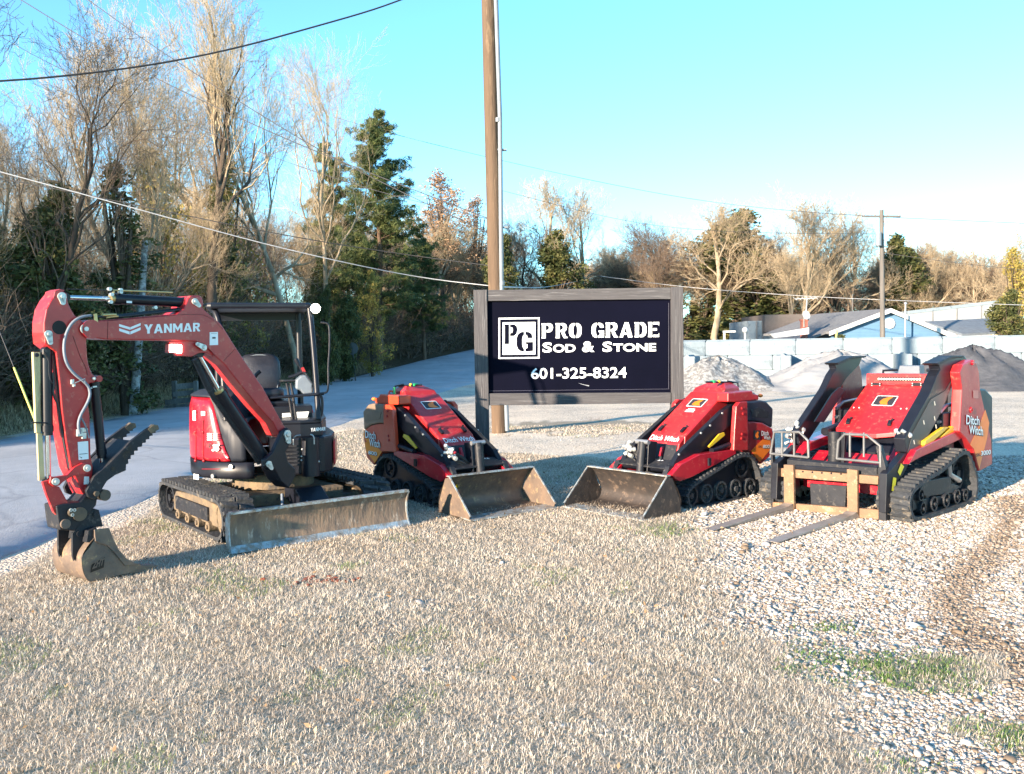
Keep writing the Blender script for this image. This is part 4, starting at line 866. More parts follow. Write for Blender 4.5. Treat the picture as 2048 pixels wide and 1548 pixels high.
# stencil letters
L_O = [[(3.6, 10), (1.9, 9.7), (.6, 8.6), (0, 6.8), (0, 3.2), (.6, 1.4), (1.9, .3), (3.6, 0), (3.6, 1.5), (3.0, 2.2), (2.7, 3.8), (2.7, 6.2), (3.0, 7.8), (3.6, 8.5)]]
L_O.append([(8-x, y) for x, y in L_O[0]][::-1])
STEM = [(0, 0), (2.9, 0), (2.9, 10), (0, 10), (0, 9.3), (.3, 9), (.3, 1), (0, .7)]
L_P = [STEM, [(3.5, 10), (6.0, 10), (7.5, 9.1), (8, 7.3), (7.5, 5.3), (6, 4.1), (3.5, 4), (3.5, 5.5), (4.9, 5.8), (5.3, 7.1), (4.9, 8.4), (3.5, 8.6)]]
L_R = L_P+[[(4.1, 3.5), (6.3, 3.7), (7.3, 1.3), (8.4, .7), (8.4, 0), (5.9, 0), (4.9, 1.6)]]
L_G = [L_O[0], [(4.3, 10), (6.2, 9.7), (7.4, 8.7), (7.8, 6.7), (5.4, 6.7), (5.1, 8.1), (4.3, 8.5)], [(4.3, 0), (8.0, .3), (8.0, 4.8), (4.5, 4.8), (4.5, 3.8), (5.3, 3.7), (5.3, 1.9), (4.3, 1.5)]]
L_A = [[(0, 0), (2.3, 0), (2.7, 1.6), (3.3, 3.8), (4.9, 9.0), (4.7, 10), (3.6, 10)], [(9, 0), (5.6, 0), (4.2, 10-4.6), (5.4, 10), (6.0, 10)], [(3.1, 1.9), (5.0, 1.9), (4.6, 3.2), (3.6, 3.2)]]
L_A[1] = [(9, 0), (5.9, 0), (4.5, 6.2), (5.3, 10), (6.2, 10)]
L_D = [STEM, [(3.5, 10), (5.6, 9.9), (7.3, 8.6), (8, 6.6), (8, 3.4), (7.3, 1.4), (5.6, .1), (3.5, 0), (3.5, 1.5), (4.8, 1.9), (5.3, 3.6), (5.3, 6.4), (4.8, 8.1), (3.5, 8.5)]]
L_E = [STEM, [(3.5, 10), (8, 10), (8, 7.4), (7.2, 8.5), (3.5, 8.5)], [(3.5, 5.9), (6.4, 5.9), (6.4, 4.3), (3.5, 4.3)], [(3.5, 0), (8, 0), (8, 2.6), (7.2, 1.5), (3.5, 1.5)]]
def sq_(x0, y0, x1, y1, sl=-.012): # quad from pixel rect, slope follows the rails
    f = lambda x, y: spt(x, y+(x-1150)*sl, -.05); return [f(x0, y1), f(x1, y1), f(x1, y0), f(x0, y0)]
PG_ = ((L_P, (1083, 1106), 8), (L_R, (1111, 1135), 8.4), (L_O, (1138, 1163), 8), (L_G, (1183, 1208), 8), (L_R, (1211, 1236), 8.4), (L_A, (1239, 1265), 9), (L_D, (1269, 1293), 8), (L_E, (1296, 1318), 8))
for part_, nm in ((PG_[:3], 'PRO in white stencil letters'), (PG_[3:], 'GRADE in white stencil letters')):
    mb = MB()
    for ch, (x0, x1), w_ in part_: put_polys(mb, ch, w_, 10, sq_(x0, 646, x1, 676), .004)
    mb.build('lettering', M_let, sign, label=nm)
for part_, nm in (((('S', 1085, 1104, 684), ('OD', 1106, 1151, 688)), 'SOD in white capitals'), ((('&', 1164, 1189, 683),), 'white ampersand'), ((('S', 1205, 1224, 684), ('TONE', 1226, 1312, 688)), 'STONE in white capitals')):
    mb = MB()
    for s_, x0, x1, yt in part_: put_text(mb, s_, sq_(x0, yt, x1, 704.5), bold=.03, lift=.004)
    mb.build('lettering', M_let, sign, label=nm)
mb = MB(); put_text(mb, '601-325-8324', sq_(1062, 735, 1253, 757), bold=.016, lift=.004); mb.build('lettering', M_let, sign, label='telephone number in white digits')
def frame_polys(x0, y0, x1, y1, t): return [[(x0, y0), (x1, y0), (x1, y0+t), (x0, y0+t)], [(x0, y1-t), (x1, y1-t), (x1, y1), (x0, y1)], [(x0, y0+t), (x0+t, y0+t), (x0+t, y1-t), (x0, y1-t)], [(x1-t, y0+t), (x1, y0+t), (x1, y1-t), (x1-t, y1-t)]]
q = sq_(997, 634, 1079, 716); mb = MB(); put_polys(mb, frame_polys(0, 0, 100, 100, 3.6)+[[(10, 10), (90, 10), (90, 89), (10, 89)]], 100, 100, q, .004); mb.build('emblem', M_let, sign, label='white square emblem with outlined border')
mb = MB(); put_polys(mb, L_P, 8, 10, sub(q, .14, .36, .46, .84), .007); put_polys(mb, L_G, 8, 10, sub(q, .44, .17, .84, .66), .007)
mb.build('monogram', M_navy, sign, label='letters P and G in navy on the emblem')
mb = MB()
for a, b_ in (((978, 782), (1338, 778)), ((1337.5, 606), (1337.5, 778))):
    p, q2 = spt(*a, -.045), spt(*b_, -.045); mb.tube([p, q2], .0025, 4)
mb.build('panel_edge', pbr('dull_trim', (.10, .10, .14), rough=.4), sign)
# gravel mound at the pole foot, clod of red clay, sign debris
mb = None
cl = MB(); r_ = random.Random(5); c0 = G(632, 1163)
for k in range(46): q = c0+Vector((r_.gauss(0, .11), r_.gauss(0, .05)+.0, 0)); cl.sphere(q+zb*.008, r_.uniform(.006, .024), 7, 5, (1.2, 1, .6))
tag(cl.build('clay_clods', pbr('red_clay', (.22, .055, .03), (.15, .04, .02), rough=.95, scale=20, bump=1), None, loc=c0), 'small crumbled clod of red clay lying on the lawn', 'clay clod')
q = G(1990, 762); mb = MB(); mb.sphere(q+zb*.12, .22, 9, 6, (1, .6, .7)); o = mb.build('white_rock', M_white, None, loc=q); tag(o, 'pale rock lying at the foot of the dark grit heap', 'rock')

lv = []; rl = random.Random(4)
lx = np.array([rl.uniform(-4, 5) for _ in range(900)]); ly = np.array([rl.uniform(3, 12) for _ in range(900)]); keep = np.abs(lx) < ly*.6; lx, ly = lx[keep], ly[keep]
V_, F_q, rv_ = leaf_tris(np.stack([lx, ly, np.full(len(lx), .03)], 1), .01, 1, .015, 9, .6, .5)
o = link_mesh('fallen_leaves', np_mesh('fallen_leaves', V_, F_q, attr_mat('dead_leaf', [(0, (.10, .06, .03)), (.5, (.22, .14, .08)), (1, (.38, .30, .19))], rough=.7), dict(rnd=rv_))); tag(o, 'dry brown leaves and crumbs scattered thinly over the lawn', 'leaves', kind='stuff')
mb = MB(); put_polys(mb, [[(0, .9), (.35, .55), (1, .1), (1, .35), (.7, .45), (.3, .7)]], 1, 1, sq_(1156, 765, 1178, 774), .003); mb.build('scratch', pbr('scratch_grey', (.25, .27, .30), rough=.6), sign)
# ================================================================== MACHINES: shared
M_red = pbr('deep_red_paint', (.42, .008, .022), (.34, .006, .018), rough=.32, scale=3, coat=.35, c3=(.46, .06, .05), s3=6)
M_redw = pbr('arm_red_paint', (.42, .020, .022), (.32, .011, .017), rough=.38, scale=4, coat=.25, c3=(.40, .08, .06), s3=5)
M_redsun = pbr('sunwarm_red_paint', (.56, .062, .020), (.48, .045, .018), rough=.36, scale=4, coat=.25, c3=(.47, .09, .055), s3=4)  # loader red with warm sunlight mixed into the colour
M_blk = pbr('black_paint', (.007, .008, .013), (.012, .014, .021), rough=.36, scale=4, spec=.3, coat=.08)
M_blks = pbr('satin_black_steel', (.012, .014, .019), (.022, .024, .030), rough=.5, scale=6, spec=.3, bump=.1, c3=(.07, .065, .06), s3=3)
M_rub = pbr('track_rubber', (.024, .028, .034), (.046, .050, .056), spec=.3, rough=.72, scale=7, bump=.5, bscale=40, c3=(.13, .115, .095), s3=1.6)
M_dirt = pbr('dusty_steel', (.20, .145, .085), (.10, .08, .06), rough=.9, scale=6, bump=.5, bscale=25, c3=(.05, .05, .05), s3=1.4)
M_steel = pbr('bare_steel', (.42, .43, .44), (.30, .31, .33), rough=.35, metal=.7, scale=8)
M_chr = pbr('chrome_rod', (.75, .76, .78), (.65, .66, .68), rough=.12, metal=1.)
M_zinc = pbr('zinc_fitting', (.62, .64, .62), (.45, .47, .46), rough=.38, metal=.55, scale=20)
M_lab = pbr('white_decal', (.78, .80, .80), (.72, .74, .75), rough=.45, scale=3)
M_ink = pbr('decal_ink', (.03, .03, .035), rough=.5)
M_yd = pbr('yellow_decal', (.75, .62, .03), (.70, .56, .03), rough=.45)
M_ydp = pbr('yellow_paint', (.72, .45, .015), (.62, .38, .015), rough=.38, coat=.2, c3=(.5, .36, .08), s3=3)
M_cream = pbr('cream_guard', (.62, .52, .27), (.50, .40, .20), rough=.45, scale=6, stretch=(1, 1, .2), c3=(.35, .25, .13))
M_blade = pbr('worn_blade', (.24, .165, .11), (.13, .10, .08), rough=.7, metal=.1, scale=7, stretch=(1.3, 1.3, .4), bump=.3, bscale=30, c3=(.36, .30, .24), s3=2.2, contrast=.7)
M_edge = pbr('worn_edge', (.40, .47, .50), (.26, .22, .18), rough=.42, metal=.5, scale=14, contrast=.7, bump=.3)
M_bktd = pbr('dark_worn_bucket', (.075, .06, .052), (.035, .032, .032), rough=.5, metal=.3, scale=6, bump=.25, bscale=25, c3=(.15, .11, .085), s3=2)
M_bkt = pbr('worn_bucket', (.21, .15, .11), (.115, .092, .08), rough=.55, metal=.35, scale=6, bump=.25, bscale=25, c3=(.33, .24, .14), s3=2)
M_orange = pbr('bright_orange', (.80, .19, .012), (.74, .16, .012), rough=.4, coat=.2)
M_amber = pbr('amber_stripe', (.80, .24, .010), (.76, .22, .010), rough=.4)
M_vinyl = pbr('black_vinyl', (.012, .014, .022), (.02, .022, .032), rough=.42, scale=12, bump=.15)
M_hose = pbr('grey_hose', (.13, .16, .20), (.18, .21, .25), rough=.55, scale=20)
M_hosek = pbr('black_hose', (.012, .013, .015), (.03, .03, .032), rough=.5, scale=30)
M_brass = pbr('brass', (.60, .46, .22), (.45, .34, .16), rough=.35, metal=.8)
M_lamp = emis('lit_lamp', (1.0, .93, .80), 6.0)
ZM = {1: (40, 550, 5.12), 2: (40, 820, 4.3), 3: (340, 580, 5.689), 4: (320, 820, 4.096), 5: (710, 750, 4.655), 6: (1120, 750, 4.655), 7: (1500, 690, 3.6865), 'c': (1530, 700, 7.585), 'd': (1780, 880, 8.6), 'a': (560, 820, 10.24), 'b': (540, 700, 9.67), 'e': (840, 860, 10.24), 'f': (1230, 850, 11.9)}
def zz(k, L): ox, oy, s = ZM[k]; return [(ox+x/s, oy+y/s) for x, y in L]
class Fr:
    def __init__(s, o, f):
        s.o = Vector((o[0], o[1], o[2] if len(o) > 2 else 0)); s.f = Vector((f[0], f[1], 0)).normalized(); s.l = Vector((-s.f.y, s.f.x, 0))
    def w(s, x, y, z): return s.o+s.f*x+s.l*y+zb*z
    def d(s, x, y, z): return s.f*x+s.l*y+zb*z
    def hit(s, px, py, y):
        r = ray(px, py); q = s.o+s.l*y; return EYE+r*((q-EYE).dot(s.l)/r.dot(s.l))
    def loc(s, p): q = p-s.o; return (q.dot(s.f), q.dot(s.l), q.z)
    def trace(s, L, y): return [(lambda q: (q[0], q[2]))(s.loc(s.hit(a, b_, y))) for a, b_ in L]
def stadium(x0, x1, z0, z1, n=9, tip=0.):
    r = (z1-z0)/2; zc = (z0+z1)/2; L = []
    for k in range(n+1): t = -math.pi/2+math.pi*k/n; L.append((x1-r+r*math.cos(t), zc+r*math.sin(t)))
    for k in range(n+1): t = math.pi/2+math.pi*k/n; L.append((x0+r+r*math.cos(t), zc+r*math.sin(t)))
    return L
def resample(L, n):
    P_ = [Vector((a, b_, 0)) for a, b_ in L]; P_.append(P_[0]); ds = [0]
    for a, b_ in zip(P_, P_[1:]): ds.append(ds[-1]+(b_-a).length)
    out = []
    for k in range(n):
        t = ds[-1]*k/n; i = max(j for j in range(len(ds)) if ds[j] <= t+1e-9); i = min(i, len(P_)-2)
        u = (t-ds[i])/max(1e-9, ds[i+1]-ds[i]); q = P_[i].lerp(P_[i+1], u); out.append((q.x, q.y))
    return out, ds[-1]
def area2(L): return sum(a[0]*b_[1]-b_[0]*a[1] for a, b_ in zip(L, L[1:]+L[:1]))
def track_mesh(fr, loop, ya, yb, t=.028, lug=.022, pitch=.07, lw=.45, chevron=0., split=1):
    """loop = outer carcass line (x, z) in the frame; rubber belt with raised bars"""
    if area2(loop) < 0: loop = loop[::-1]
    N = 120; P_, per = resample(loop, N); mb = MB(); nrm = []
    for i in range(N):
        a, b_ = P_[i-1], P_[(i+1) % N]; dx, dz = b_[0]-a[0], b_[1]-a[1]; L = math.hypot(dx, dz)+1e-9; nrm.append((dz/L, -dx/L))
    vs = []
    for (p, q) in zip(P_, nrm):
        for (y, o) in ((ya, 0), (yb, 0), (yb, -t), (ya, -t)): vs.append(fr.w(p[0]+q[0]*o, y, p[1]+q[1]*o))
    fs = [[i*4+k, ((i+1) % N)*4+k, ((i+1) % N)*4+(k+1) % 4, i*4+(k+1) % 4] for i in range(N) for k in range(4)]
    mb.add(vs, fs, False)
    M_ = int(per/pitch); Q, _ = resample(loop, M_*4); W = yb-ya
    for i in range(M_):
        c = Q[i*4]; nx = Q[(i*4+1) % len(Q)]; dx, dz = nx[0]-c[0], nx[1]-c[1]; L = math.hypot(dx, dz)+1e-9; tx, tz = dx/L, dz/L; ox, oz = tz, -tx
        w2 = pitch*lw/2
        segs = [(ya+W*.02, ya+W*.98)] if split == 1 else [(ya+W*.02, ya+W*.47), (ya+W*.53, ya+W*.98)]
        for si, (y0, y1) in enumerate(segs):
            sh = pitch*.5*(si if split == 2 else 0)
            cx, cz = c[0]+tx*sh, c[1]+tz*sh
            v = []
            for (yy, ch) in ((y0, chevron), (y1, -chevron)):
                for (a, h) in ((-w2, -.004), (w2, -.004), (w2*.7, lug), (-w2*.7, lug)):
                    v.append(fr.w(cx+tx*(a+ch)+ox*h, yy, cz+tz*(a+ch)+oz*h))
            mb.add(v, [[0, 1, 2, 3], [4, 7, 6, 5], [0, 4, 5, 1], [1, 5, 6, 2], [2, 6, 7, 3], [3, 7, 4, 0]])
    return mb
def wheel(fr, x, z, y0, y1, r, parent, name, mat=None, hub=None, dish=True):
    mb = MB(); s = 1 if y1 > y0 else -1; yo = y1 # y1 outer face
    mb.ring(fr.w(x, (y0+y1)/2, z), fr.l, r*.80, r, abs(y1-y0), 26); mb.cyl(fr.w(x, (y0+y1)/2-s*.012, z), fr.l, r*.81, abs(y1-y0)*.55, 24); mb.cyl(fr.w(x, yo-s*.006, z), fr.l, r*.28, .03, 14)
    for k in range(5): t = k*2*math.pi/5+.3; mb.cyl(fr.w(x+r*.5*math.cos(t), yo-s*.02, z+r*.5*math.sin(t)), fr.l, r*.07, .03, 6)
    return mb.build(name, mat or M_blks, parent)
def eye_plate(mb, c, ax, r, t, tail=None):
    """pin boss washer with a keeper tail"""
    mb.cyl(c, ax, r, t, 18)
    if tail is not None: mb.cyl(c+tail, ax, r*.62, t, 14); u = tail.normalized(); v = Vector(ax).cross(u).normalized(); a = Vector(ax).normalized()*t; mb.prism([c+v*r*.95-a/2, c-v*r*.95-a/2, c+tail-v*r*.6-a/2, c+tail+v*r*.6-a/2], a)

# ================================================================== EXCAVATOR
XC = Vector((-2.43, 8.97, 0)); U = Fr(XC, (.62, -.785)); Hf = Fr(XC+Vector((-.09, 0, 0)), (.28, -.96))
exc = thing('mini_excavator', XC, 'red and black tracked mini excavator with open canopy, grapple thumb and front blade', 'excavator')
for s_ in (-1, 1):
    o_, i_ = s_*.87, s_*.57; lo, hi = min(o_, i_), max(o_, i_)
    tr = track_mesh(U, stadium(-.90, .93, .016, .385), lo-(.03 if s_ > 0 else 0), hi-(.03 if s_ > 0 else 0), .03, .034, .085, .5, .02, 2).build('track', M_rub, exc)
    mb = MB(); pr = [(-.62, .10), (.70, .10), (.76, .17), (.62, .30), (.1, .335), (-.55, .30), (-.66, .2)]
    mb.prism([U.w(x, s_*.60, z) for x, z in pr], U.d(0, s_*.20, 0)); mb.build('track_frame', M_dirt, tr, bevel=.01)
    mb = MB(); mb.box(U.w(-.5, s_*.80, .13), U.d(.9, 0, 0), U.d(0, s_*.025, 0), U.d(0, 0, .13)); mb.build('frame_plate', M_blks, tr, bevel=.006)
    wheel(U, -.74, .208, s_*.66, s_*.80, .135, tr, 'sprocket'); wheel(U, .73, .208, s_*.66, s_*.80, .155, tr, 'idler', M_dirt)
    for x in (-.42, -.14, .14, .42): mb = MB(); mb.cyl(U.w(x, s_*.74, .085), U.l, .052, .18, 14); mb.cyl(U.w(x, s_*.83, .085), U.l, .022, .03, 8); mb.build('roller', M_dirt, tr)
mb = MB(); mb.box(U.w(-.55, -.5, .17), U.d(1.1, 0, 0), U.d(0, 1.0, 0), zb*.17)
for s_ in (-1, 1): mb.prism([U.w(-.5, s_*.3, .14), U.w(.5, s_*.3, .14), U.w(.62, s_*.62, .14), U.w(-.62, s_*.62, .14)], zb*.13)
mb.build('carbody', M_dirt, exc, bevel=.01)
mb = MB(); mb.ring(U.w(0, 0, .42), zb, .25, .40, .14, 32); mb.build('slew_ring', M_dirt, exc)
# blade
bp = [(1.27, .012), (1.235, .06), (1.215, .14), (1.215, .22), (1.235, .29), (1.262, .335)]
mb = MB(); n_ = len(bp); V = []
for y in np.linspace(-.93, .80, 12):
    for x, z in bp: V.append(U.w(x+.012, y, z))
F_ = [[j*n_+i, j*n_+i+1, (j+1)*n_+i+1, (j+1)*n_+i] for j in range(11) for i in range(n_-1)]
B2 = []
for y in (-.93, .80): B2 += [U.w(x+.012, y, z) for x, z in bp]+[U.w(x-.022, y, z) for x, z in bp[::-1]]
mb.add(V, F_, True); k2 = 2*n_
mb.add(B2, [list(range(k2)), list(range(k2, 2*k2))]+[[i, i+1, k2+i+1, k2+i] for i in range(k2-1) if i >= n_-1]+[[0, k2, 2*k2-1, k2-1]])
blade = mb.build('dozer_blade', M_blade, exc)
mb = MB(); mb.prism([U.w(1.300, -.94, .004), U.w(1.262, -.94, .058), U.w(1.245, -.94, .058), U.w(1.275, -.94, .004)], U.d(0, 1.75, 0)); mb.build('cutting_edge', M_edge, blade)
mb = MB(); mb.prism([U.w(1.29, -.935, .330), U.w(1.29, -.935, .352), U.w(1.235, -.935, .352), U.w(1.235, -.935, .326)], U.d(0, 1.74, 0)); mb.build('top_edge', M_edge, blade)
mb = MB()
for y in (-.94, .80): mb.prism([U.w(x+.03, y, z) for x, z in bp]+[U.w(x-.05, y, z) for x, z in bp[::-1]], U.d(0, .012, 0))
mb.build('side_edge', M_edge, blade)
mb = MB()
for y in (-.42, .30): mb.prism([U.w(.45, y, .24), U.w(1.2, y, .22), U.w(1.2, y, .12), U.w(.45, y, .15)], U.d(0, .07, 0))
mb.build('push_arm', M_blks, exc)
mb = MB(); mb.prism([U.w(.62, -.16, .40), U.w(.86, -.16, .415), U.w(1.18, -.16, .21), U.w(1.18, -.16, .15), U.w(.62, -.16, .3)], U.d(0, .27, 0)); mb.build('blade_cylinder_cover', M_blk, exc, bevel=.01)
mb = MB(); mb.tube([U.w(.75, -.24, .36), U.w(.95, -.33, .17), U.w(1.02, -.22, .22), U.w(1.12, -.16, .33)], .014, 8); mb.build('hose', M_hose, exc)
# house: skirt and shells
HK_ = .895   # house radius factor
def shell(name, mat, phis, prof, parent=exc, bevel=0.):
    """prof(phi) -> list of (r, z); lofted around the slew axis"""
    mb = MB(); rows = [[Hf.w(HK_*r*math.cos(R(p)), -HK_*r*math.sin(R(p)), z) for r, z in prof(p)] for p in phis]; m_ = len(rows[0]); vs = [q for r_ in rows for q in r_]
    mb.add(vs, [[j*m_+i, j*m_+i+1, (j+1)*m_+i+1, (j+1)*m_+i] for j in range(len(rows)-1) for i in range(m_-1)], True)
    o = mb.build(name, mat, parent); s = o.modifiers.new('thick', 'SOLIDIFY'); s.thickness = .02; s.offset = -1; return o
skirt = shell('lower_skirt', M_blk, np.linspace(8, 352, 60), lambda p: [(.60, .50), (.77, .50), (.785, .53), (.785, .655), (.77, .66)])
def ztop(p): return .70+.56*smooth01((p-26)/20.) if p < 46 else (1.26 if p < 110 else 1.26)
cover = shell('engine_cover', M_red, np.linspace(27, 165, 38), lambda p: [(.775, .665), (.785, .70), (.785, .66+(ztop(p)-.66)*.5), (.775, .66+(ztop(p)-.66)*.85), (.75, ztop(p))], exc)
def capprof(p):
    if p < 27: return [(.775, .665), (.79, .70), (.79, .90-.004*(27-p)), (.74, 1.02), (.56, 1.06), (.25, 1.06)]
    z0 = ztop(p)+.004; return [(.752, z0), (.765, z0+.012), (.74, z0+(1.33-z0)*.4), (.68, z0+(1.33-z0)*.8), (.54, 1.335), (.25, 1.33)]
shell('hood', pbr('dark_grey_hood', (.014, .017, .026), (.022, .026, .036), rough=.5, spec=.3), np.linspace(14, 165, 40), capprof)
shell('rear_cover', M_red, np.linspace(165, 230, 20), lambda p: [(.775, .665), (.785, .70), (.785, 1.0), (.76, 1.06), (.6, 1.08), (.2, 1.08)])
# grooves and latches of the engine cover
def chit(px, py, r=.79):
    r *= HK_; ry_ = ray(px, py); o = EYE-Hf.o; a = ry_.x**2+ry_.y**2; b_ = 2*(o.x*ry_.x+o.y*ry_.y); c = o.x**2+o.y**2-r*r; D_ = max(0, b_*b_-4*a*c); t = (-b_-math.sqrt(D_))/(2*a); return EYE+ry_*t
mb = MB()
for px, y0, y1 in ((391.5, 858, 922), (406.5, 840, 920)): mb.tube([chit(px, y, .787) for y in np.linspace(y0, y1, 5)], .006, 6)
mb.tube([chit(px, 907, .787) for px in (412, 425, 440, 450)], .004, 6); mb.tube([chit(px, 938, .787) for px in (404, 415, 430, 440)], .004, 6)
for px, y in ((391.5, 864), (391.5, 921), (406.5, 864), (408, 921), (437, 920)): mb.sphere(chit(px, y, .785), .017, 12, 8)
mb.build('cover_groove', pbr('groove_red', (.24, .004, .012), rough=.4), cover)
mb = MB()
for (a, b_, c, d_) in ((385.5, 821, 391.5, 841), (402, 822.5, 410, 831)): mb.quad(chit(a, d_), chit(c, d_), chit(c, b_), chit(a, b_))
mb.build('warning_label', M_lab, cover)
mb = MB()
for k in range(4): y = 866+k*4; put_polys(mb, [[(0, 0), (1, 0), (1, 1), (0, 1)], [(1.2, 0), (2, 0), (2, 1), (1.2, 1)]], 2, 1, [chit(416, y+2.2, .80), chit(436, y+2.8, .80), chit(436, y+.6, .80), chit(416, y, .80)], .012)
mb.build('print', M_lab, cover, label='small rows of white print')
mb = MB(); put_text(mb, '35', [chit(425, 902, .80), chit(441, 902.5, .80), chit(441, 888, .80), chit(425, 888, .80)], bold=.05, shear=.25, lift=.012); mb.build('lettering', M_lab, cover, label='35 in white italics')
mb = MB(); put_text(mb, 'ViO', [chit(414.5, 895.5, .80), chit(425, 897, .80), chit(425, 886, .80), chit(414.5, 885.5, .80)], bold=.03, shear=.25, lift=.012); mb.build('lettering', M_ink, cover, label='ViO in black italics')
mb = MB(); mb.quad(chit(387, 958, .795), chit(397.5, 959.5, .795), chit(397.5, 949.5, .795), chit(387, 947.5, .795)); mb.build('decal', M_lab, skirt)
mb = MB()
for px, y in ((427, 952), (463, 933)): mb.cyl(chit(px, y, .79), chit(px, y, .79)-XC-zb*chit(px, y, .79).z, .022, .03, 14)
mb.build('latch', M_steel, skirt)
# front box at the machine's left (camera right)
mb = MB(); pl_ = [(.56, .05), (.76, .10), (.79, .34), (.72, .55), (.60, .63), (.2, .69), (-.3, .67), (-.3, .05)]
mb.prism([Hf.w(x, y, .53) for x, y in pl_], zb*.35); fb = mb.build('front_housing', M_blk, exc, bevel=.02)
mb = MB(); pl_ = [(.56, .02), (.70, .06), (.73, .33), (.68, .53), (.3, .60), (-.3, .62), (-.3, .02)]
mb.prism([Hf.w(x, y, .875) for x, y in pl_], zb*.13); mb.prism([Hf.w(x*1.02, y*1.0, 1.003) for x, y in pl_], zb*.035); mb.build('floor_deck', M_blk, exc, bevel=.012)
mb = MB()
for k in range(6):
    z = .62+k*.035; mb.prism([Hf.w(.785, .14, z), Hf.w(.800, .32, z), Hf.w(.735, .52, z), Hf.w(.73, .52, z), Hf.w(.785, .32, z)], zb*.016)
mb.build('grille', M_blks, fb)
mb = MB(); mb.prism([Hf.w(.60, .64, .57), Hf.w(.25, .69, .57), Hf.w(.25, .71, .60), Hf.w(.60, .66, .60)], zb*.24); mb.build('side_panel', M_red, exc, bevel=.01)
mb = MB()
for L in (zz('a', [(270, 720), (270, 590), (300, 545), (350, 520), (420, 515)]), zz('a', [(620, 500), (670, 520), (695, 560), (700, 700)])):
    mb.tube(chaikin([plane3(x, y, Hf.w(.88, .2, 0), Hf.f) for x, y in L], 1), .007, 8)
mb.build('hand_rail', M_steel, exc)
mb = MB()
for x, y in zz('a', [(455, 805), (620, 790), (440, 950), (440, 1030), (795, 1055), (75, 105), (195, 1360)]): mb.sphere(plane3(x, y, Hf.w(.845, .2, 0), Hf.f), .010, 8, 6)
mb.build('bolt', M_zinc, fb)
# seat
def rounded_slab(fr, c, w_, h_, t, tilt, n=18, rad=.35, mbk=None):
    """upholstered slab: width along l, height tilted back"""
    mb = mbk or MB(); up_ = (zb*math.cos(tilt)-fr.f*math.sin(tilt)); nn = fr.f*math.cos(tilt)+zb*math.sin(tilt); vs = []
    for lay, sc_ in ((-.5, .86), (-.3, 1.), (.25, 1.), (.5, .88)):
        for k in range(n):
            t_ = 2*math.pi*k/n; cx, sy_ = math.cos(t_), math.sin(t_); e = .55; x = math.copysign(abs(cx)**e, cx)*w_/2*sc_; y = math.copysign(abs(sy_)**e, sy_)*h_/2*sc_; vs.append(c+fr.l*x+up_*y+nn*t*lay)
    fs = [[j*n+k, j*n+(k+1) % n, (j+1)*n+(k+1) % n, (j+1)*n+k] for j in range(3) for k in range(n)]+[list(range(n))[::-1], list(range(3*n, 4*n))]
    mb.add(vs, fs, True); return mb
seat = rounded_slab(Hf, Hf.w(.08, -.02, 1.27), .46, .44, .11, R(-88)).build('seat', M_vinyl, exc)
rounded_slab(Hf, Hf.w(-.17, -.02, 1.46), .42, .42, .10, R(10)).build('backrest', M_vinyl, seat)
mb = MB(); mb.tube(chaikin([Hf.w(-.10, -.19, 1.30), Hf.w(-.13, -.205, 1.48), Hf.w(-.16, -.15, 1.655), Hf.w(-.16, .11, 1.655), Hf.w(-.13, .165, 1.48), Hf.w(-.10, .15, 1.30)], 2), .006, 6); mb.build('piping', M_galv, seat)
mb = MB(); mb.prism([Hf.w(-.3, -.25, 1.03), Hf.w(.25, -.25, 1.03), Hf.w(.30, -.25, 1.20), Hf.w(-.3, -.25, 1.22)], Hf.d(0, .55, 0)); mb.build('seat_base', M_blk, exc, bevel=.02)
# canopy
zr_ = 2.10
mb = MB(); pl_ = [(.47, -.50), (.50, -.45), (.50, .42), (.47, .47), (-.60, .47), (-.60, -.50)]; mb.prism([Hf.w(x, y, zr_) for x, y in pl_], zb*.055)
can = mb.build('canopy_roof', M_blk, exc, bevel=.02)
mb = MB(); mb.tube(chaikin([Hf.w(.72, .50, 1.04), Hf.w(.60, .49, 1.5), Hf.w(.49, .47, 1.95), Hf.w(.46, .455, 2.10)], 2), .028, 12); mb.build('front_post', M_blk, exc)
mb = MB(); mb.tube(chaikin([Hf.w(.58, -.34, 1.05), Hf.w(.50, -.36, 1.6), Hf.w(.45, -.37, 1.95), Hf.w(.38, -.43, 2.12), Hf.w(.1, -.47, 2.13)], 2), .030, 12); mb.build('front_post', M_blk, exc)
for y in (-.44, .40): mb = MB(); mb.tube([Hf.w(-.52, y, 1.05), Hf.w(-.54, y, 1.7), Hf.w(-.55, y, 2.12)], .032, 12); mb.build('rear_post', M_blk, exc)
mb = MB(); mb.box(Hf.w(-.60, -.48, 2.02), Hf.d(.06, 0, 0), Hf.d(0, .94, 0), zb*.08); mb.build('rear_beam', M_blk, exc)
def hfp(x, y, xl): return plane3(x, y, Hf.w(xl, 0, 0), Hf.f)
mb = MB(); mb.tube(chaikin([hfp(641, 645, .5), hfp(655, 646, .5), hfp(659, 655, .5), hfp(659, 700, .56), hfp(656, 730, .6), hfp(657, 775, .66), hfp(654, 785, .66), hfp(647, 786, .66)], 2), .009, 8); mb.build('grab_handle', M_blks, exc)
mb = MB(); mb.tube([hfp(541, 796, .7), hfp(600, 791, .7), hfp(648, 787, .7)], .014, 8); mb.tube(chaikin([hfp(641, 789, .7), hfp(645, 800, .7), hfp(644, 828, .7), hfp(637, 837, .7), hfp(620, 840, .7)], 2), .013, 8); mb.build('front_guard', M_blk, exc)
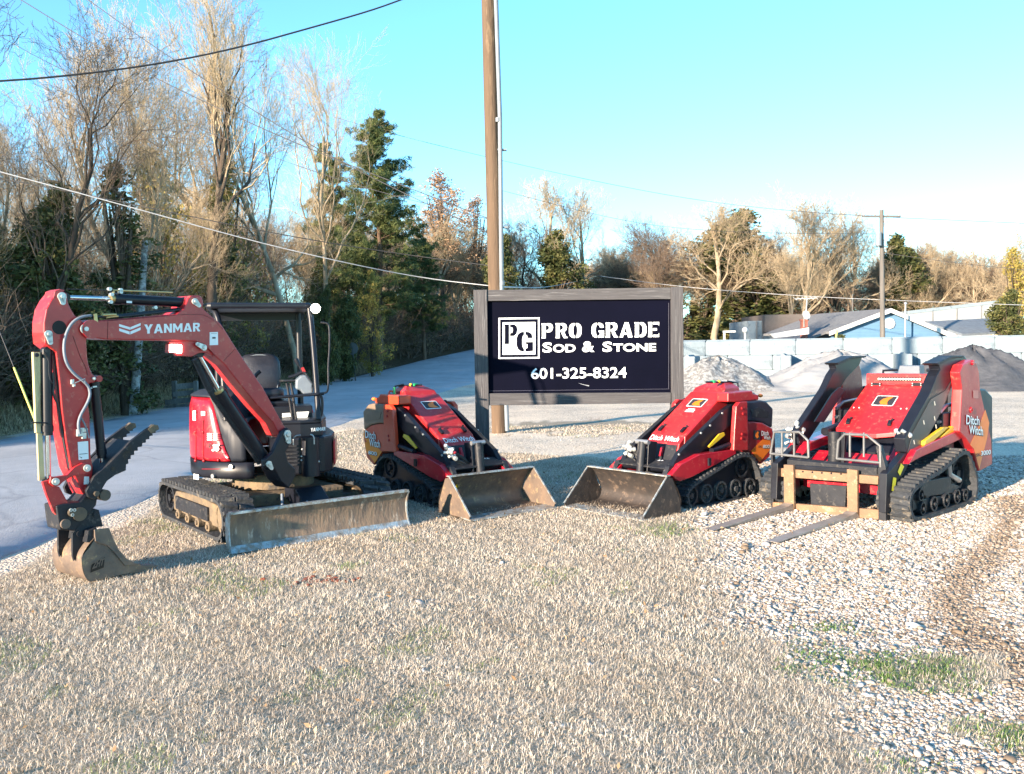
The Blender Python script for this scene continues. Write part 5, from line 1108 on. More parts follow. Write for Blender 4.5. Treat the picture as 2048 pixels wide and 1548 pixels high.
mb = MB(); mb.prism([hfp(x, y, .30) for x, y in zz('b', [(505, 580), (600, 500), (690, 480), (830, 660), (830, 840), (650, 860), (590, 780), (500, 760)])], Hf.d(-.22, 0, 0)); mb.build('console', pbr('grey_console', (.17, .21, .25), (.12, .15, .19), rough=.5), exc, bevel=.015)
mb = MB(); mb.prism([hfp(x, y, .32) for x, y in zz('b', [(600, 350), (650, 330), (690, 420), (640, 440)])], Hf.d(-.05, 0, 0)); mb.build('safety_lever_knob', M_redw, exc)
mb = MB(); mb.tube([hfp(x, y, .34) for x, y in zz('b', [(640, 420), (700, 470), (825, 660), (815, 820)])], .009, 8); mb.build('safety_lever', M_blks, exc)
mb = MB(); mb.tube([hfp(x, y, .28) for x, y in zz('b', [(640, 470), (580, 330), (540, 260)])], .011, 8); mb.tube([hfp(x, y, .28) for x, y in zz('b', [(560, 300), (525, 230), (500, 165)])], [.018, .023, .021], 10); mb.tube([hfp(x, y, .28) for x, y in zz('b', [(360, 530), (470, 500), (640, 420)])], .016, 8); mb.build('joystick', M_blk, exc)
mb = MB(); a = [hfp(x, y, .3) for x, y in ((505, 762), (514, 748), (521, 742))]; mb.tube(a, [.012, .02, .018], 10); mb.build('joystick', M_blk, exc)
for L in ([(320, 640), (345, 760), (375, 950), (440, 1380)], [(400, 640), (425, 760), (455, 950), (510, 1370)]):
    mb = MB(); mb.tube([hfp(x, y, .55) for x, y in zz('b', L)], .012, 8); mb.build('travel_lever', M_blks, exc)
mb = MB(); mb.tube([hfp(x, y, .5) for x, y in zz('b', [(180, 600), (490, 590)])], .011, 8); mb.build('lever_bar', M_blks, exc)
mb = MB(); mb.quad(*[hfp(x, y, .36) for x, y in zz('b', [(235, 1305), (400, 1295), (400, 1215), (235, 1225)])]); mb.build('decal', M_lab, exc); mb = MB(); mb.quad(*[hfp(x, y, .36) for x, y in zz('b', [(520, 1360), (700, 1370), (755, 1190), (510, 1200)])]); mb.build('decal', M_lab, exc)
mb = MB(); mb.box(Hf.w(-.05, -.05, 1.03), Hf.d(.38, 0, 0), Hf.d(0, .52, 0), zb*.12); mb.build('foot_well', M_blk, exc, bevel=.01)
lq = hfp(631, 617, .53); mb = MB(); mb.cyl(lq-Hf.f*.03, Hf.f, .052, .07, 18, r2=.045); lamp = mb.build('work_light', M_galv, exc); mb = MB(); mb.cyl(lq+Hf.f*.012, Hf.f, .045, .012, 18); mb.build('lens', M_lamp, lamp)
# --- boom group on its own vertical plane
BP = Fr((-2.05, 8.05), (-.62, -.785)); BN = -BP.l         # BN points to the camera side
if BN.dot(EYE-BP.o) < 0: BN = -BN
sgn = 1 if BN.dot(BP.l) > 0 else -1
def bpp(L, off): return [BP.hit(x, y, sgn*off) for x, y in L]
def bprism(name, L, off, w_, mat, bevel=.006, parent=exc, label=None):
    mb = MB(); mb.prism(bpp(L, off), -BN*w_); return mb.build(name, mat, parent, bevel=bevel, label=label)
mb = MB(); mb.prism(bpp([(565, 862), (576, 855), (583, 866), (583, 884), (572, 904), (577, 924), (592, 938), (592, 952), (578, 977), (562, 962), (549, 938), (528, 934), (528, 920), (545, 905), (556, 882)], .13), -BN*.05)
mb.prism(bpp([(565, 862), (576, 855), (583, 866), (583, 884), (572, 904), (577, 924), (592, 938), (592, 952), (578, 977), (562, 962), (549, 938), (528, 934), (528, 920), (545, 905), (556, 882)], -.08), -BN*.05)
mb.prism(bpp([(572, 904), (577, 924), (592, 938), (592, 952), (578, 977), (562, 962), (549, 938)], .10), -BN*.20); mb.build('swing_bracket', M_blk, exc, bevel=.01)
bq = BP.hit(590, 955, 0); mb = MB(); mb.cyl(Vector((bq.x+.10, bq.y+.2, .70)), zb, .085, .36, 20); mb.build('swing_post', M_blk, exc)
boomL = [(160, 656), (163, 646), (177, 641.5), (216, 640), (294, 633.5), (352, 628), (368, 617), (376, 597), (382, 591), (399, 591), (405, 595), (407, 607), (405, 616), (423, 632), (440, 646), (447, 655), (470, 692), (489, 721), (526, 775), (558, 833), (572, 858), (579, 866), (576, 876), (560, 872), (547, 846), (516, 812), (481, 770), (449, 729), (428, 710), (410, 690), (392, 683), (340, 681), (266, 680), (210, 679), (190, 676), (172, 671), (162, 665)]
boom = bprism('boom', boomL, .085, .205, M_redw, .008)
bprism('cylinder_lug', [(338, 683), (353, 712), (384, 713), (398, 706), (412, 705), (424, 712), (428, 716), (421, 700), (408, 688), (392, 681)], .07, .04, M_redw, .004, boom)
bprism('cylinder_lug', [(338, 683), (353, 712), (384, 713), (398, 706), (412, 705), (424, 712), (428, 716), (421, 700), (408, 688), (392, 681)], -.03, .04, M_redw, .004, boom)
mb = MB(); mb.tube(bpp([(216, 643), (215, 678)], .0865), .002, 4)
for L in ([(470, 698), (463, 706), (447, 722)], [(393, 682.5), (412, 690), (430, 711)], [(216, 641.5), (294, 635.5), (395, 626.5), (424, 636), (446, 659)]): mb.tube(chaikin(bpp(L, .086), 1), .0016, 4)
mb.build('weld_seam', pbr('seam_dark', (.12, .01, .012), rough=.5), boom)
B_A = [[(0, 0), (2.7, 0), (4.9, 7.2), (4.9, 10), (3.4, 10)], [(9.8, 0), (7.1, 0), (4.9, 7.2), (4.9, 10), (6.4, 10)], [(3.4, 2.1), (6.4, 2.1), (5.8, 4.0), (4.0, 4.0)]]
B_Y = [[(0, 10), (3.0, 10), (4.6, 6.6), (6.2, 10), (9.2, 10), (6.0, 4), (6.0, 0), (3.2, 0), (3.2, 4)]]
B_N = [[(0, 0), (2.6, 0), (2.6, 10), (0, 10)], [(6.2, 0), (8.8, 0), (8.8, 10), (6.2, 10)], [(2.6, 10), (2.6, 5.8), (6.2, 0), (6.2, 4.2)]]
B_M = [[(0, 0), (2.5, 0), (2.5, 10), (0, 10)], [(8.1, 0), (10.6, 0), (10.6, 10), (8.1, 10)], [(2.5, 10), (2.5, 5.6), (5.3, 1.2), (5.3, 5.2)], [(8.1, 10), (8.1, 5.6), (5.3, 1.2), (5.3, 5.2)]]
B_R = [[(0, 0), (2.6, 0), (2.6, 10), (0, 10)], [(2.6, 10), (6, 10), (7.8, 9), (8, 7), (7.2, 5), (5.6, 4.0), (2.6, 4.0), (2.6, 5.9), (5, 6), (5.4, 7.0), (5, 8.1), (2.6, 8.1)], [(3.4, 4.0), (5.9, 4.2), (8.6, 0), (5.6, 0)]]
def put_word(mb, word, q, lift):
    W_ = sum(w for _, w in word)+1.1*(len(word)-1); x = 0
    for L, w in word: put_polys(mb, L, w, 10, sub(q, x/W_, 0, (x+w)/W_, 1), lift); x += w+1.1
YW = [(B_Y, 9.2), (B_A, 9.8), (B_N, 8.8), (B_M, 10.6), (B_A, 9.8), (B_R, 8.6)]
mb = MB(); put_word(mb, YW, bpp([(288, 667.5), (400.5, 662.5), (400.5, 645.5), (288, 649)], .085), .002); mb.build('lettering', M_lab, boom, label='maker name in large white capitals')
mb = MB(); put_word(mb, YW, [plane3(x, y, Hf.w(.735, .33, 0), Hf.f*.98+Hf.l*.22) for x, y in ((621, 863), (650.5, 860.5), (650.5, 853.5), (621, 856))], .01); mb.build('lettering', M_lab, exc, label='small white name on the black front')
mb = MB(); qd = bpp([(238, 673), (281, 671), (281, 646), (238, 648)], .085)
put_polys(mb, [[(0, 10), (0, 8), (5, 5), (5, 7)], [(0, 6.6), (0, 4.4), (4.85, 1.2), (4.85, 3.6)], [(10, 10), (10, 8), (5.1, 5), (5.1, 7)], [(10, 6.6), (10, 4.4), (5.15, 1.2), (5.15, 3.6)]], 10, 10, qd, .002); mb.build('emblem', M_lab, boom, label='white double chevron emblem')
lb = decal('decal', bpp([(419, 690.5), (436, 690), (435.5, 664), (419, 664.5)], .085), M_lab, boom); mb = MB(); put_polys(mb, [[(.3, .5), (.7, .5), (.7, .62), (.3, .62)], [(.15, .88), (.85, .88), (.85, .9), (.15, .9)]], 1, 1, bpp([(419, 690.5), (436, 690), (435.5, 664), (419, 664.5)], .085), .004); mb.build('print', M_ink, lb)
def bolt_plates(L, off, parent, mat=M_zinc, r=.03):
    for (x, y, tx, ty, rr) in L:
        mb = MB(); c = BP.hit(x, y, sgn*off); t = BP.hit(x+tx, y+ty, sgn*off)-c; eye_plate(mb, c+BN*.006, BN, rr, .014, t if t.length > .005 else None); mb.cyl(c+BN*.016, BN, rr*.45, .02, 12); mb.build('pin', mat, parent)
bolt_plates([(389, 603, 8, 8, .026), (407, 695, -13, -7, .025), (170, 658, 12, 2, .037), (574, 868, 3, 16, .034), (538, 929, 5, 7, .026)], .088, boom)
bolt_plates([(574, 868, 2, 14, .036), (537, 928, 5, 8, .028)], .132, exc)
wl_ = BP.hit(350, 697, sgn*.09); mb = MB(); q = bpp([(336, 705), (364, 708), (364, 689), (337, 687)], .07); mb.prism(q, -BN*.05); wlo = mb.build('boom_light', M_redw, boom, bevel=.006); q2 = bpp([(339, 704), (362, 706), (362, 690), (339, 689)], .078); mb = MB(); mb.prism(q2, BN*.01); mb.build('lens', M_lamp, wlo)
# hydraulic cylinders
def cyl2(name, a, b_, c, off, rb, rr, parent, mat=M_blk, gland=M_brass):
    """barrel from a to b, rod from b to c (pixels on the boom plane)"""
    A, B, C_ = [BP.hit(x, y, sgn*off) for x, y in (a, b_, c)]; mb = MB(); mb.tube([A, B], rb, 18)
    u = (B-A).normalized(); mb.tube([A-u*.012, A+u*.03], rb*1.08, 18); mb.tube([B-u*.04, B+u*.004], rb*1.13, 18); o = mb.build(name, mat, parent)
    mb = MB(); mb.tube([B, C_], rr, 14); mb.build('rod', M_chr, o); mb = MB(); mb.tube([B+u*.004, B+u*.03], rb*.95, 16); mb.build('gland', gland, o)
    mb = MB(); mb.cyl(C_, BN, rr*1.9, .07, 14); mb.cyl(A, BN, rb*.9, .06, 14); mb.build('eye', mat, o); return o
ac = cyl2('arm_cylinder', (372, 605), (228, 597.5), (128, 594.5), 0, .040, .0165, exc)
mb = MB(); mb.tube(bpp([(227, 580.5), (345, 585)], .03), .007, 8); mb.tube(bpp([(228, 583), (225, 590)], .03), .009, 8); mb.build('hard_line', M_brass, ac); mb = MB(); mb.tube(bpp([(134, 578), (215, 580.5)], .02), .004, 6); mb.build('hose', M_hosek, ac)
for (x, y) in ((219, 578), (223, 589), (221, 604), (241, 580), (241, 584), (310, 615)): mb = MB(); mb.cyl(BP.hit(x, y, sgn*.035), BN, .014, .03, 10); mb.build('fitting', M_zinc, ac)
mb = MB(); mb.quad(*bpp([(253, 606), (264, 606.5), (264, 602), (253, 601.5)], .042)); mb.build('decal', M_lab, ac)
cyl2('boom_cylinder', (538, 930), (439.5, 784), (396, 706), .0, .050, .020, exc)
mb = MB(); mb.tube(bpp([(520, 925), (430, 796), (415, 770), (391, 718)], -.03), .03, 10); mb.build('cylinder_guard', M_blks, exc)
# arm
armL = [(116, 583), (126, 582), (134, 587), (136, 605), (142, 618), (150, 631), (163, 641), (172, 650), (175, 663), (173, 683), (175, 716), (177.5, 730), (184.5, 748), (191, 753), (193, 760), (188, 765), (178, 767), (176, 804), (179.5, 830), (182, 913), (186, 934), (184, 969), (190, 985), (184, 1000), (172, 996), (160, 975), (142, 936), (132, 880), (124, 820), (120, 770), (112, 704), (99, 694), (90, 687), (88, 665), (88, 645), (93, 618), (103, 599)]
arm = bprism('dipper_arm', armL, .075, .19, M_redw, .007)
bprism('end_plate', [(110, 582), (120, 578), (130, 580), (118, 590), (106, 600)], .075, .15, M_redw, .003, arm)
mb = MB(); mb.cyl(BP.hit(118, 655, sgn*.071), BN, .050, .012, 26); mb.build('arm_hole_disc', pbr('hole_shade_black', (.006, .006, .007), rough=.7), arm)  # black disc laid on the arm for the shade inside its round hole
mb = MB(); mb.cyl(BP.hit(170, 659, 0), BN, .07, .21, 22); mb.build('pivot_boss', M_redw, arm)
mb = MB(); mb.cyl(BP.hit(187, 757, 0), BN, .024, .18, 14); mb.build('thumb_lug', M_redw, arm)
bolt_plates([(123, 593, 2, 12, .030), (96, 668, 4, 17, .026), (187, 757, 0, 0, .012)], .078, arm)
mb = MB()
for L in ([(146, 672), (160, 712), (172, 735), (175, 750)], ): mb.tube(chaikin(bpp(L, .077), 1), .0018, 4)
mb.build('weld_seam', MATS['seam_dark'], arm)
decal('decal', bpp([(157, 920), (177, 918), (176, 882), (155, 884)], .075), M_lab, arm); decal('decal', bpp([(167, 969), (178, 968), (178, 953), (168, 953)], .075), M_lab, arm)
mb = MB(); put_polys(mb, [[(.1, .3), (.9, .3), (.9, .33), (.1, .33)], [(.05, .2), (.35, .12), (.3, .08)]], 1, 1, bpp([(157, 920), (177, 918), (176, 882), (155, 884)], .075), .004); mb.build('print', M_ink, arm)
bc = cyl2('bucket_cylinder', (93, 702), (95, 862), (97, 962), .02, .036, .017, exc, gland=M_blk)
mb = MB(); mb.prism(bpp([(66, 704), (81, 704), (82, 866), (72, 866)], .03), -BN*.03); mb.prism(bpp([(74, 867), (85, 866), (90, 958), (78, 962)], .02), -BN*.02); mb.build('cylinder_guard', M_cream, exc, bevel=.004)
mb = MB(); mb.tube(bpp([(64, 845), (98, 846)], .05), .006, 6); mb.cyl(BP.hit(73, 710, sgn*.035), BN, .014, .02, 12); mb.build('clamp', M_blks, bc)
mb = MB(); mb.tube(chaikin(bpp([(88, 705), (98, 720), (97, 745), (101, 764), (108, 768)], .05), 2), .008, 8); mb.tube(chaikin(bpp([(105, 745), (108, 765), (106, 790), (118, 812), (125, 870), (140, 935)], .05), 1), .009, 8); mb.tube(bpp([(112, 700), (122, 800), (136, 900)], .04), .02, 8); mb.build('hose', M_hosek, arm)
mb = MB(); mb.tube(chaikin(bpp([(182, 631), (163, 633), (143, 645), (130, 672), (127, 700), (133, 728), (148, 748), (167, 762), (178, 774), (181, 790), (174, 808), (160, 832), (156, 850), (160, 868)], .105), 2), .0105, 10); mb.tube(chaikin(bpp([(161, 834), (170, 848), (176, 868), (178, 876)], .1), 1), .006, 8); mb.build('grey_hose', M_hose, arm)
mb = MB()
for (x, y, a, b_) in ((160, 866, 10, 14), (169, 872, 8, 12), (165, 861, 9, 9), (172, 861, 8, 6), (146, 764, 5, 9), (149, 771, 4, 5), (190, 774, 8, 3), (182, 777, 6, 2)):
    mb.prism(bpp([(x-a/2, y+b_/2), (x+a/2, y+b_/2-1), (x+a/2, y-b_/2-1), (x-a/2, y-b_/2)], .10), -BN*.028)
mb.tube(bpp([(150, 766), (170, 757), (170, 765)], .12), .003, 6); mb.build('valve_block', M_zinc, arm, bevel=.003)
# hose bundle along the boom
mb = MB()
for k, o_ in enumerate((.05, .03, .01, -.01)): mb.tube(chaikin(bpp([(184, 632+k), (215, 636-k), (235, 634-k), (300, 627-k), (352, 621-k), (385, 614), (413, 609)], o_), 2), .009, 8)
mb.build('hose', M_hosek, boom)
mb = MB(); mb.prism(bpp([(188, 628), (194, 627), (197, 650), (193, 654), (190, 650)], .10), -BN*.012); mb.tube(bpp([(205, 630), (232, 629)], .08), .011, 10); mb.tube(bpp([(212, 635), (236, 632)], .07), .009, 10); mb.build('hose_clamp', M_brass, boom)
tc = cyl2('thumb_cylinder', (188, 762), (203, 908), (206, 940), .0, .034, .016, exc, gland=M_blk)
# bucket linkage, thumb, bucket
def two(name, L, off, w_, gap, mat, parent=exc, bevel=.004):
    mb = MB(); mb.prism(bpp(L, off), -BN*w_); mb.prism(bpp(L, off-gap), -BN*w_); return mb.build(name, mat, parent, bevel=bevel)
two('guide_link', zz(2, [(265, 570), (300, 575), (400, 560), (470, 490), (540, 455), (600, 460), (612, 500), (600, 540), (540, 555), (450, 570), (370, 620), (340, 650), (290, 660), (255, 630)]), .105, .025, .20, M_redw)
two('tipping_link', zz(2, [(195, 620), (255, 600), (290, 650), (340, 660), (415, 800), (400, 900), (330, 920), (290, 880), (225, 720)]), .08, .03, .14, M_redw)
bolt_plates([(110.5, 963, 0, 0, .026), (173.5, 936, 0, 0, .026)], .11, exc)
mb = MB(); mb.cyl(BP.hit(145, 1025, 0), BN, .050, .24, 22); mb.cyl(BP.hit(145, 1025, sgn*.125), BN, .030, .03, 12); mb.cyl(BP.hit(191, 987, 0), BN, .042, .30, 18); mb.cyl(BP.hit(192, 987, sgn*.155), BN, .020, .04, 6); mb.build('pin', pbr('greasy_pin', (.16, .12, .08), (.08, .07, .06), rough=.5, metal=.5), exc)
for k, (x, y) in enumerate(((142, 1020), (149, 1020), (145, 1030))): mb = MB(); mb.ring(BP.hit(x, y, sgn*.142), BN, .006, .012, .006, 12); mb.build('bolt', M_zinc, exc)
coup = bprism('quick_coupler', [(117, 1044), (113, 1012), (127, 1008), (160, 1004), (175, 985), (188, 975), (196, 990), (193, 1010), (176, 1030), (158, 1052), (150, 1062), (120, 1060)], .10, .20, M_blks, .008)
mb = MB(); mb.cyl(BP.hit(123, 1046, sgn*.05), BN, .035, .14, 14); mb.build('hook', M_bkt, coup)
TL_ = 0
thL = zz(2, [(570, 700), (600, 640), (640, 570), (760, 470), (830, 400), (950, 270), (1080, 170), (1150, 128), (1185, 135), (1195, 160), (1165, 178), (1172, 195), (1140, 200), (1145, 220), (1115, 225), (1115, 250), (1085, 255), (1085, 280), (1055, 285), (1050, 315), (1015, 320), (1015, 350), (985, 352), (985, 385), (955, 390), (955, 420), (932, 425), (935, 460), (915, 468), (912, 520), (820, 560), (750, 610), (700, 690), (680, 740), (640, 770), (590, 750)])
thumb = bprism('thumb', thL, .15, .03, M_blks, .004)
mb = MB(); mb.prism([p-BN*.34 for p in bpp(thL, .15)], -BN*.03); mb.build('jaw_plate', M_blks, thumb, bevel=.004)
mb = MB(); mb.prism(bpp(zz(2, [(780, 440), (960, 262), (985, 300), (830, 470), (700, 600), (660, 590)]), .12), -BN*.30); mb.build('cross_plate', M_blks, thumb)
for o_ in (0, .34): mb = MB(); mb.prism([p-BN*o_ for p in bpp(zz(2, [(1100, 165), (1150, 124), (1190, 130), (1199, 165), (1130, 205)]), .153)], -BN*.036); mb.build('jaw_tip', M_dirt, thumb, bevel=.003)
mb = MB(); mb.cyl(BP.hit(226, 937, sgn*.151), BN, .016, .006, 12); put_text(mb, 'ZHT', bpp([(247, 922), (262, 903), (267, 896), (252, 914)][0:1]+[(267, 899), (262, 888), (244, 910)], .15), bold=.05, lift=.003); mb.build('cast_mark', pbr('raised_black', (.004, .004, .005), rough=.3), thumb)
sideL = zz(2, [(640, 1030), (770, 1015), (800, 1100), (850, 1200), (920, 1280), (1000, 1318), (1060, 1340), (960, 1400), (905, 1412), (760, 1445), (600, 1480), (562, 1440), (535, 1360), (525, 1270), (600, 1180), (640, 1120)])
bw = .46; oc = .17
mb = MB(); mb.prism(bpp(sideL, oc), -BN*.02); mb.prism([p-BN*(bw-.02) for p in bpp(sideL, oc)], -BN*.02); bucket = mb.build('bucket', M_bkt, exc, bevel=.004)
shellp = bpp(zz(2, [(640, 1100), (575, 1175), (528, 1260), (532, 1360), (560, 1440), (600, 1482), (760, 1450), (905, 1415)]), oc); mb = MB(); q = chaikin(shellp, 2); c0 = bpp([(205, 1110)], oc)[0]
vs = q+[p-BN*bw for p in q]+[p+(c0-p).normalized()*.02 for p in q]+[p+(c0-p).normalized()*.02-BN*bw for p in q]; n_ = len(q)
mb.add(vs, [[i, i+1, n_+i+1, n_+i] for i in range(n_-1)]+[[2*n_+i, 2*n_+i+1, 3*n_+i+1, 3*n_+i] for i in range(n_-1)]+[[0, n_, 3*n_, 2*n_], [n_-1, 2*n_-1, 4*n_-1, 3*n_-1]], True); mb.build('bucket_shell', M_bkt, bucket)
mb = MB(); mb.prism(bpp(zz(2, [(770, 1015), (800, 1100), (850, 1200), (920, 1280), (1000, 1318), (1040, 1330), (905, 1340), (840, 1260), (760, 1170), (650, 1130), (640, 1030)]), oc+.012), -BN*.012); mb.build('side_cutter', M_bkt, bucket, bevel=.003)
for k in range(4):
    o_ = oc-.03-k*(bw-.06)/3; tp = bpp(zz(2, [(900, 1350), (990, 1330), (1170, 1332), (1180, 1340), (1060, 1390), (910, 1410)]), o_); mb = MB(); mb.prism([p+BN*.02 for p in tp], -BN*.04); mb.build('tooth', M_bkt, bucket, bevel=.003)
mb = MB(); mb.quad(*bpp(zz(2, [(605, 1400), (720, 1355), (730, 1265), (615, 1330)]), oc+.003)); mk = mb.build('cast_plate', MATS['raised_black'], bucket); mb = MB(); put_text(mb, 'ZHT', bpp(zz(2, [(615, 1370), (720, 1330), (728, 1270), (620, 1305)]), oc+.004), bold=.05, shear=.2, lift=.004); mb.build('cast_mark', M_bkt, bucket)
earL = zz(2, [(600, 870), (640, 848), (680, 860), (715, 1000), (640, 1010), (600, 1030), (575, 1130), (465, 1300), (452, 1250), (450, 1060), (470, 1040)])
bprism('ear', earL, .09, .022, M_blks, .003, bucket); mb = MB(); mb.prism([p-BN*.22 for p in bpp(earL, .09)], -BN*.022); mb.build('ear', M_blks, bucket, bevel=.003)
mb = MB(); mb.prism(bpp(zz(2, [(590, 1040), (660, 1010), (650, 1110), (575, 1140)]), .16), -BN*.3); mb.build('back_plate', M_blks, bucket)
for (x, y) in zz(2, [(655, 893), (513, 1063)]): mb = MB(); mb.ring(BP.hit(x, y, sgn*.095), BN, .010, .022, .012, 18); mb.cyl(BP.hit(x, y, sgn*.093), BN, .010, .012, 12); mb.build('pin', M_blks, bucket)
# ================================================================== MINI TRACK LOADERS (two of one kind)
F2 = Fr((2.013, 9.90), (-.75, -.66)); F1 = Fr((-.89, 10.15), (.6, -.8))
def t6(L, y): return F2.trace(zz(6, L), y)
YN = .45
P_track = t6([(1195, 1180), (1188, 1120), (1205, 1070), (1250, 1020), (1330, 962), (1480, 868), (1640, 765), (1700, 740), (1765, 742), (1815, 780), (1865, 880), (1897, 1000), (1900, 1085), (1875, 1130), (1600, 1182), (1300, 1243), (1230, 1243), (1203, 1215)], YN)
P_chas = t6([(1040, 930), (1075, 965), (1120, 990), (1230, 950), (1640, 735), (1640, 690), (1300, 740), (1130, 830)], .43)
P_tower = t6([(1640, 290), (1672, 252), (1742, 246), (1746, 470), (1748, 700), (1615, 705), (1625, 500)], .44)
P_tank = t6([(1742, 245), (1880, 235), (1925, 245), (1988, 312), (1980, 492), (1890, 442), (1800, 428), (1744, 432)], .42)
P_rear = t6([(1744, 436), (1800, 432), (1890, 446), (1980, 496), (1988, 560), (1955, 760), (1875, 832), (1830, 770), (1770, 705), (1748, 700)], .42)
P_arm = t6([(1655, 262), (1600, 275), (1520, 330), (1110, 728), (1062, 820), (1015, 930), (1062, 952), (1110, 905), (1250, 772), (1400, 640), (1655, 400)], .36)
P_dark = t6([(1640, 330), (1640, 690), (1330, 780), (1180, 800), (1100, 830), (1110, 760), (1300, 600)], .25)
P_hood = t6([(1535, 163), (1165, 572), (1150, 800), (1300, 800), (1560, 500), (1560, 170)], .233)
P_nose = t6([(1160, 578), (1118, 640), (1085, 790), (1150, 860), (1200, 800), (1200, 590)], .233)
P_dome = t6([(1545, 150), (1500, 90), (1465, 72), (1390, 70), (1330, 110), (1330, 163)], .15)
P_bkt = t6([(1000, 950), (782, 1320), (792, 1345), (1130, 1275), (1118, 1180), (1045, 960)], .545)
P_deck = t6([(1545, 165), (1770, 145), (1780, 170), (1830, 185), (1830, 230), (1650, 250), (1545, 250)], .36)
def skid(fr, sy, label, tan_tank):
    """sy=+1: the side at +y is the camera side; -1 mirrored"""
    W = lambda x, y, z: fr.w(x, sy*y, z)
    root = thing('track_loader', fr.o, label, 'track loader', 'small stand-on track loaders with buckets')
    def pr(name, P_, y0, y1, mat, bevel=.006, parent=root, lab=None):
        mb = MB(); mb.prism([W(x, y0, z) for x, z in P_], fr.d(0, sy*(y1-y0), 0)); return mb.build(name, mat, parent, bevel=bevel, label=lab)
    for s in (1, -1):
        yo, yi = s*YN, s*(YN-.20); a, b_ = sorted((sy*yo, sy*yi))
        tr = track_mesh(fr, P_track, a, b_, .026, .020, .062, .5, .0, 1).build('track', M_rub, root)
        xs = [p[0] for p in P_track]; zs = [p[1] for p in P_track]
        cx = sum(xs)/len(xs); cz = sum(zs)/len(zs); inner = [(cx+(x-cx)*.86, cz+(z-cz)*.80) for x, z in P_track]
        pr('track_frame', inner, s*(YN-.07), s*(YN-.16), M_blk, .004, tr)
        for (u, v, r) in ((1395, 1108, 92), (1530, 1080, 92), (1665, 1062, 92), (1800, 1050, 88)):
            c = t6([(u, v)], YN)[0]; wheel(fr, c[0], min(c[1], .16), sy*(s*(YN-.13)), sy*(s*(YN-.035)), .105, tr, 'road_wheel', M_rub)
        c = t6([(1245, 1130)], YN)[0]; wheel(fr, c[0], c[1], sy*(s*(YN-.14)), sy*(s*(YN-.03)), .115, tr, 'idler', M_blks)
        c = t6([(1735, 860)], YN)[0]; wheel(fr, c[0], c[1], sy*(s*(YN-.15)), sy*(s*(YN-.05)), .12, tr, 'sprocket', M_blks)
        pr('chassis_side', P_chas, s*.43, s*.30, M_red, .006)
        pr('lift_arm_tower', P_tower, s*.445, s*.39, M_redsun if tan_tank else M_redw, .008)
        arm = pr('lift_arm', P_arm, s*.36, s*.30, M_blk, .006)
        dk = t6([(1350, 700), (1620, 608)], .30); mb = MB(); mb.tube([W(dk[0][0], s*.385, dk[0][1]), W(dk[1][0], s*.385, dk[1][1])], .030, 14); mb.build('lift_cylinder', M_blk, root)
        yk = t6([(1378, 665), (1480, 548), (1525, 533), (1535, 560), (1440, 640), (1392, 678)], .40); pr('arm_lock', yk, s*.405, s*.39, M_ydp, .004)
        for (u, v) in ((1508, 355), (1310, 540), (1395, 470), (1105, 740)): c = t6([(u, v)], .36)[0]; mb = MB(); mb.cyl(W(c[0], s*.364, c[1]), fr.l, .011, .012, 10); mb.build('bolt', M_zinc, arm)
        for (u, v) in ((1690, 310), (1700, 360), (1690, 550), (1685, 590)): c = t6([(u, v)], .44)[0]; mb = MB(); mb.cyl(W(c[0], s*.448, c[1]), fr.l, .014, .014, 12); mb.build('bolt', M_redw, root)
    pr('body', P_dark, .25, -.25, M_blk, .0)
    hood = pr('hood', P_hood, .233, -.233, M_redw, .012); nose = pr('nose', P_nose, .225, -.225, M_redw, .012)
    a0, z0 = t6([(1530, 165)], .2)[0]; z1 = t6([(1465, 72)], .1)[0][1]
    mb = MB(); lo_ = [W(a0+.04, -.215, z0), W(a0+.04, .215, z0), W(a0-.30, .20, z0), W(a0-.30, -.20, z0)]; hi_ = [W(a0-.13, -.10, z1), W(a0-.13, .10, z1), W(a0-.26, .10, z1), W(a0-.26, -.10, z1)]
    mid = [W(a0-.01, -.205, z0+.05), W(a0-.01, .205, z0+.05), W(a0-.30, .19, z0+.05), W(a0-.30, -.19, z0+.05)]
    mb.add(lo_+mid+hi_, [[0, 1, 5, 4], [1, 2, 6, 5], [2, 3, 7, 6], [3, 0, 4, 7], [4, 5, 9, 8], [5, 6, 10, 9], [6, 7, 11, 10], [7, 4, 8, 11], [8, 9, 10, 11], [3, 2, 1, 0]]); mb.build('control_tower', M_redw, root, bevel=.008)
    pr('rear_deck', P_deck, .39, .236, M_redsun if tan_tank else M_redw, .012)
    pr('deck_centre', [(x-.22, z-.09) for x, z in P_deck], .234, -.39, M_blk, .012)
    # rear: tank above, painted shell below
    tank = pr('fuel_tank', P_tank, .42, -.42, pbr('tan_plastic', (.20, .145, .10), (.17, .12, .085), rough=.5, bump=.1) if tan_tank else pbr('navy_plastic', (.012, .014, .026), (.016, .018, .032), rough=.45, bump=.1), .02)
    rear = pr('rear_shell', P_rear, .42, -.42, M_redsun if tan_tank else M_redw, .012)
    q = t6([(1780, 705), (1890, 600), (1975, 612), (1955, 700), (1862, 812)], .425); pr('stripe', q, .4225, .4215, M_amber if tan_tank else M_orange, 0, rear, 'orange arrow stripe')
    if tan_tank:
        q = t6([(1975, 500), (1990, 540), (1930, 640), (1900, 600), (1950, 560)], .425); pr('stripe', q, .4225, .4215, M_amber, 0, rear, 'amber stripe')
    pr('tank_panel', t6([(1770, 320), (1850, 300), (1940, 340), (1940, 400), (1880, 400), (1790, 390)], .42), .425, .418, M_blks if not tan_tank else pbr('tan_plastic2', (.17, .12, .085), (.15, .105, .07), rough=.5), .003, tank)
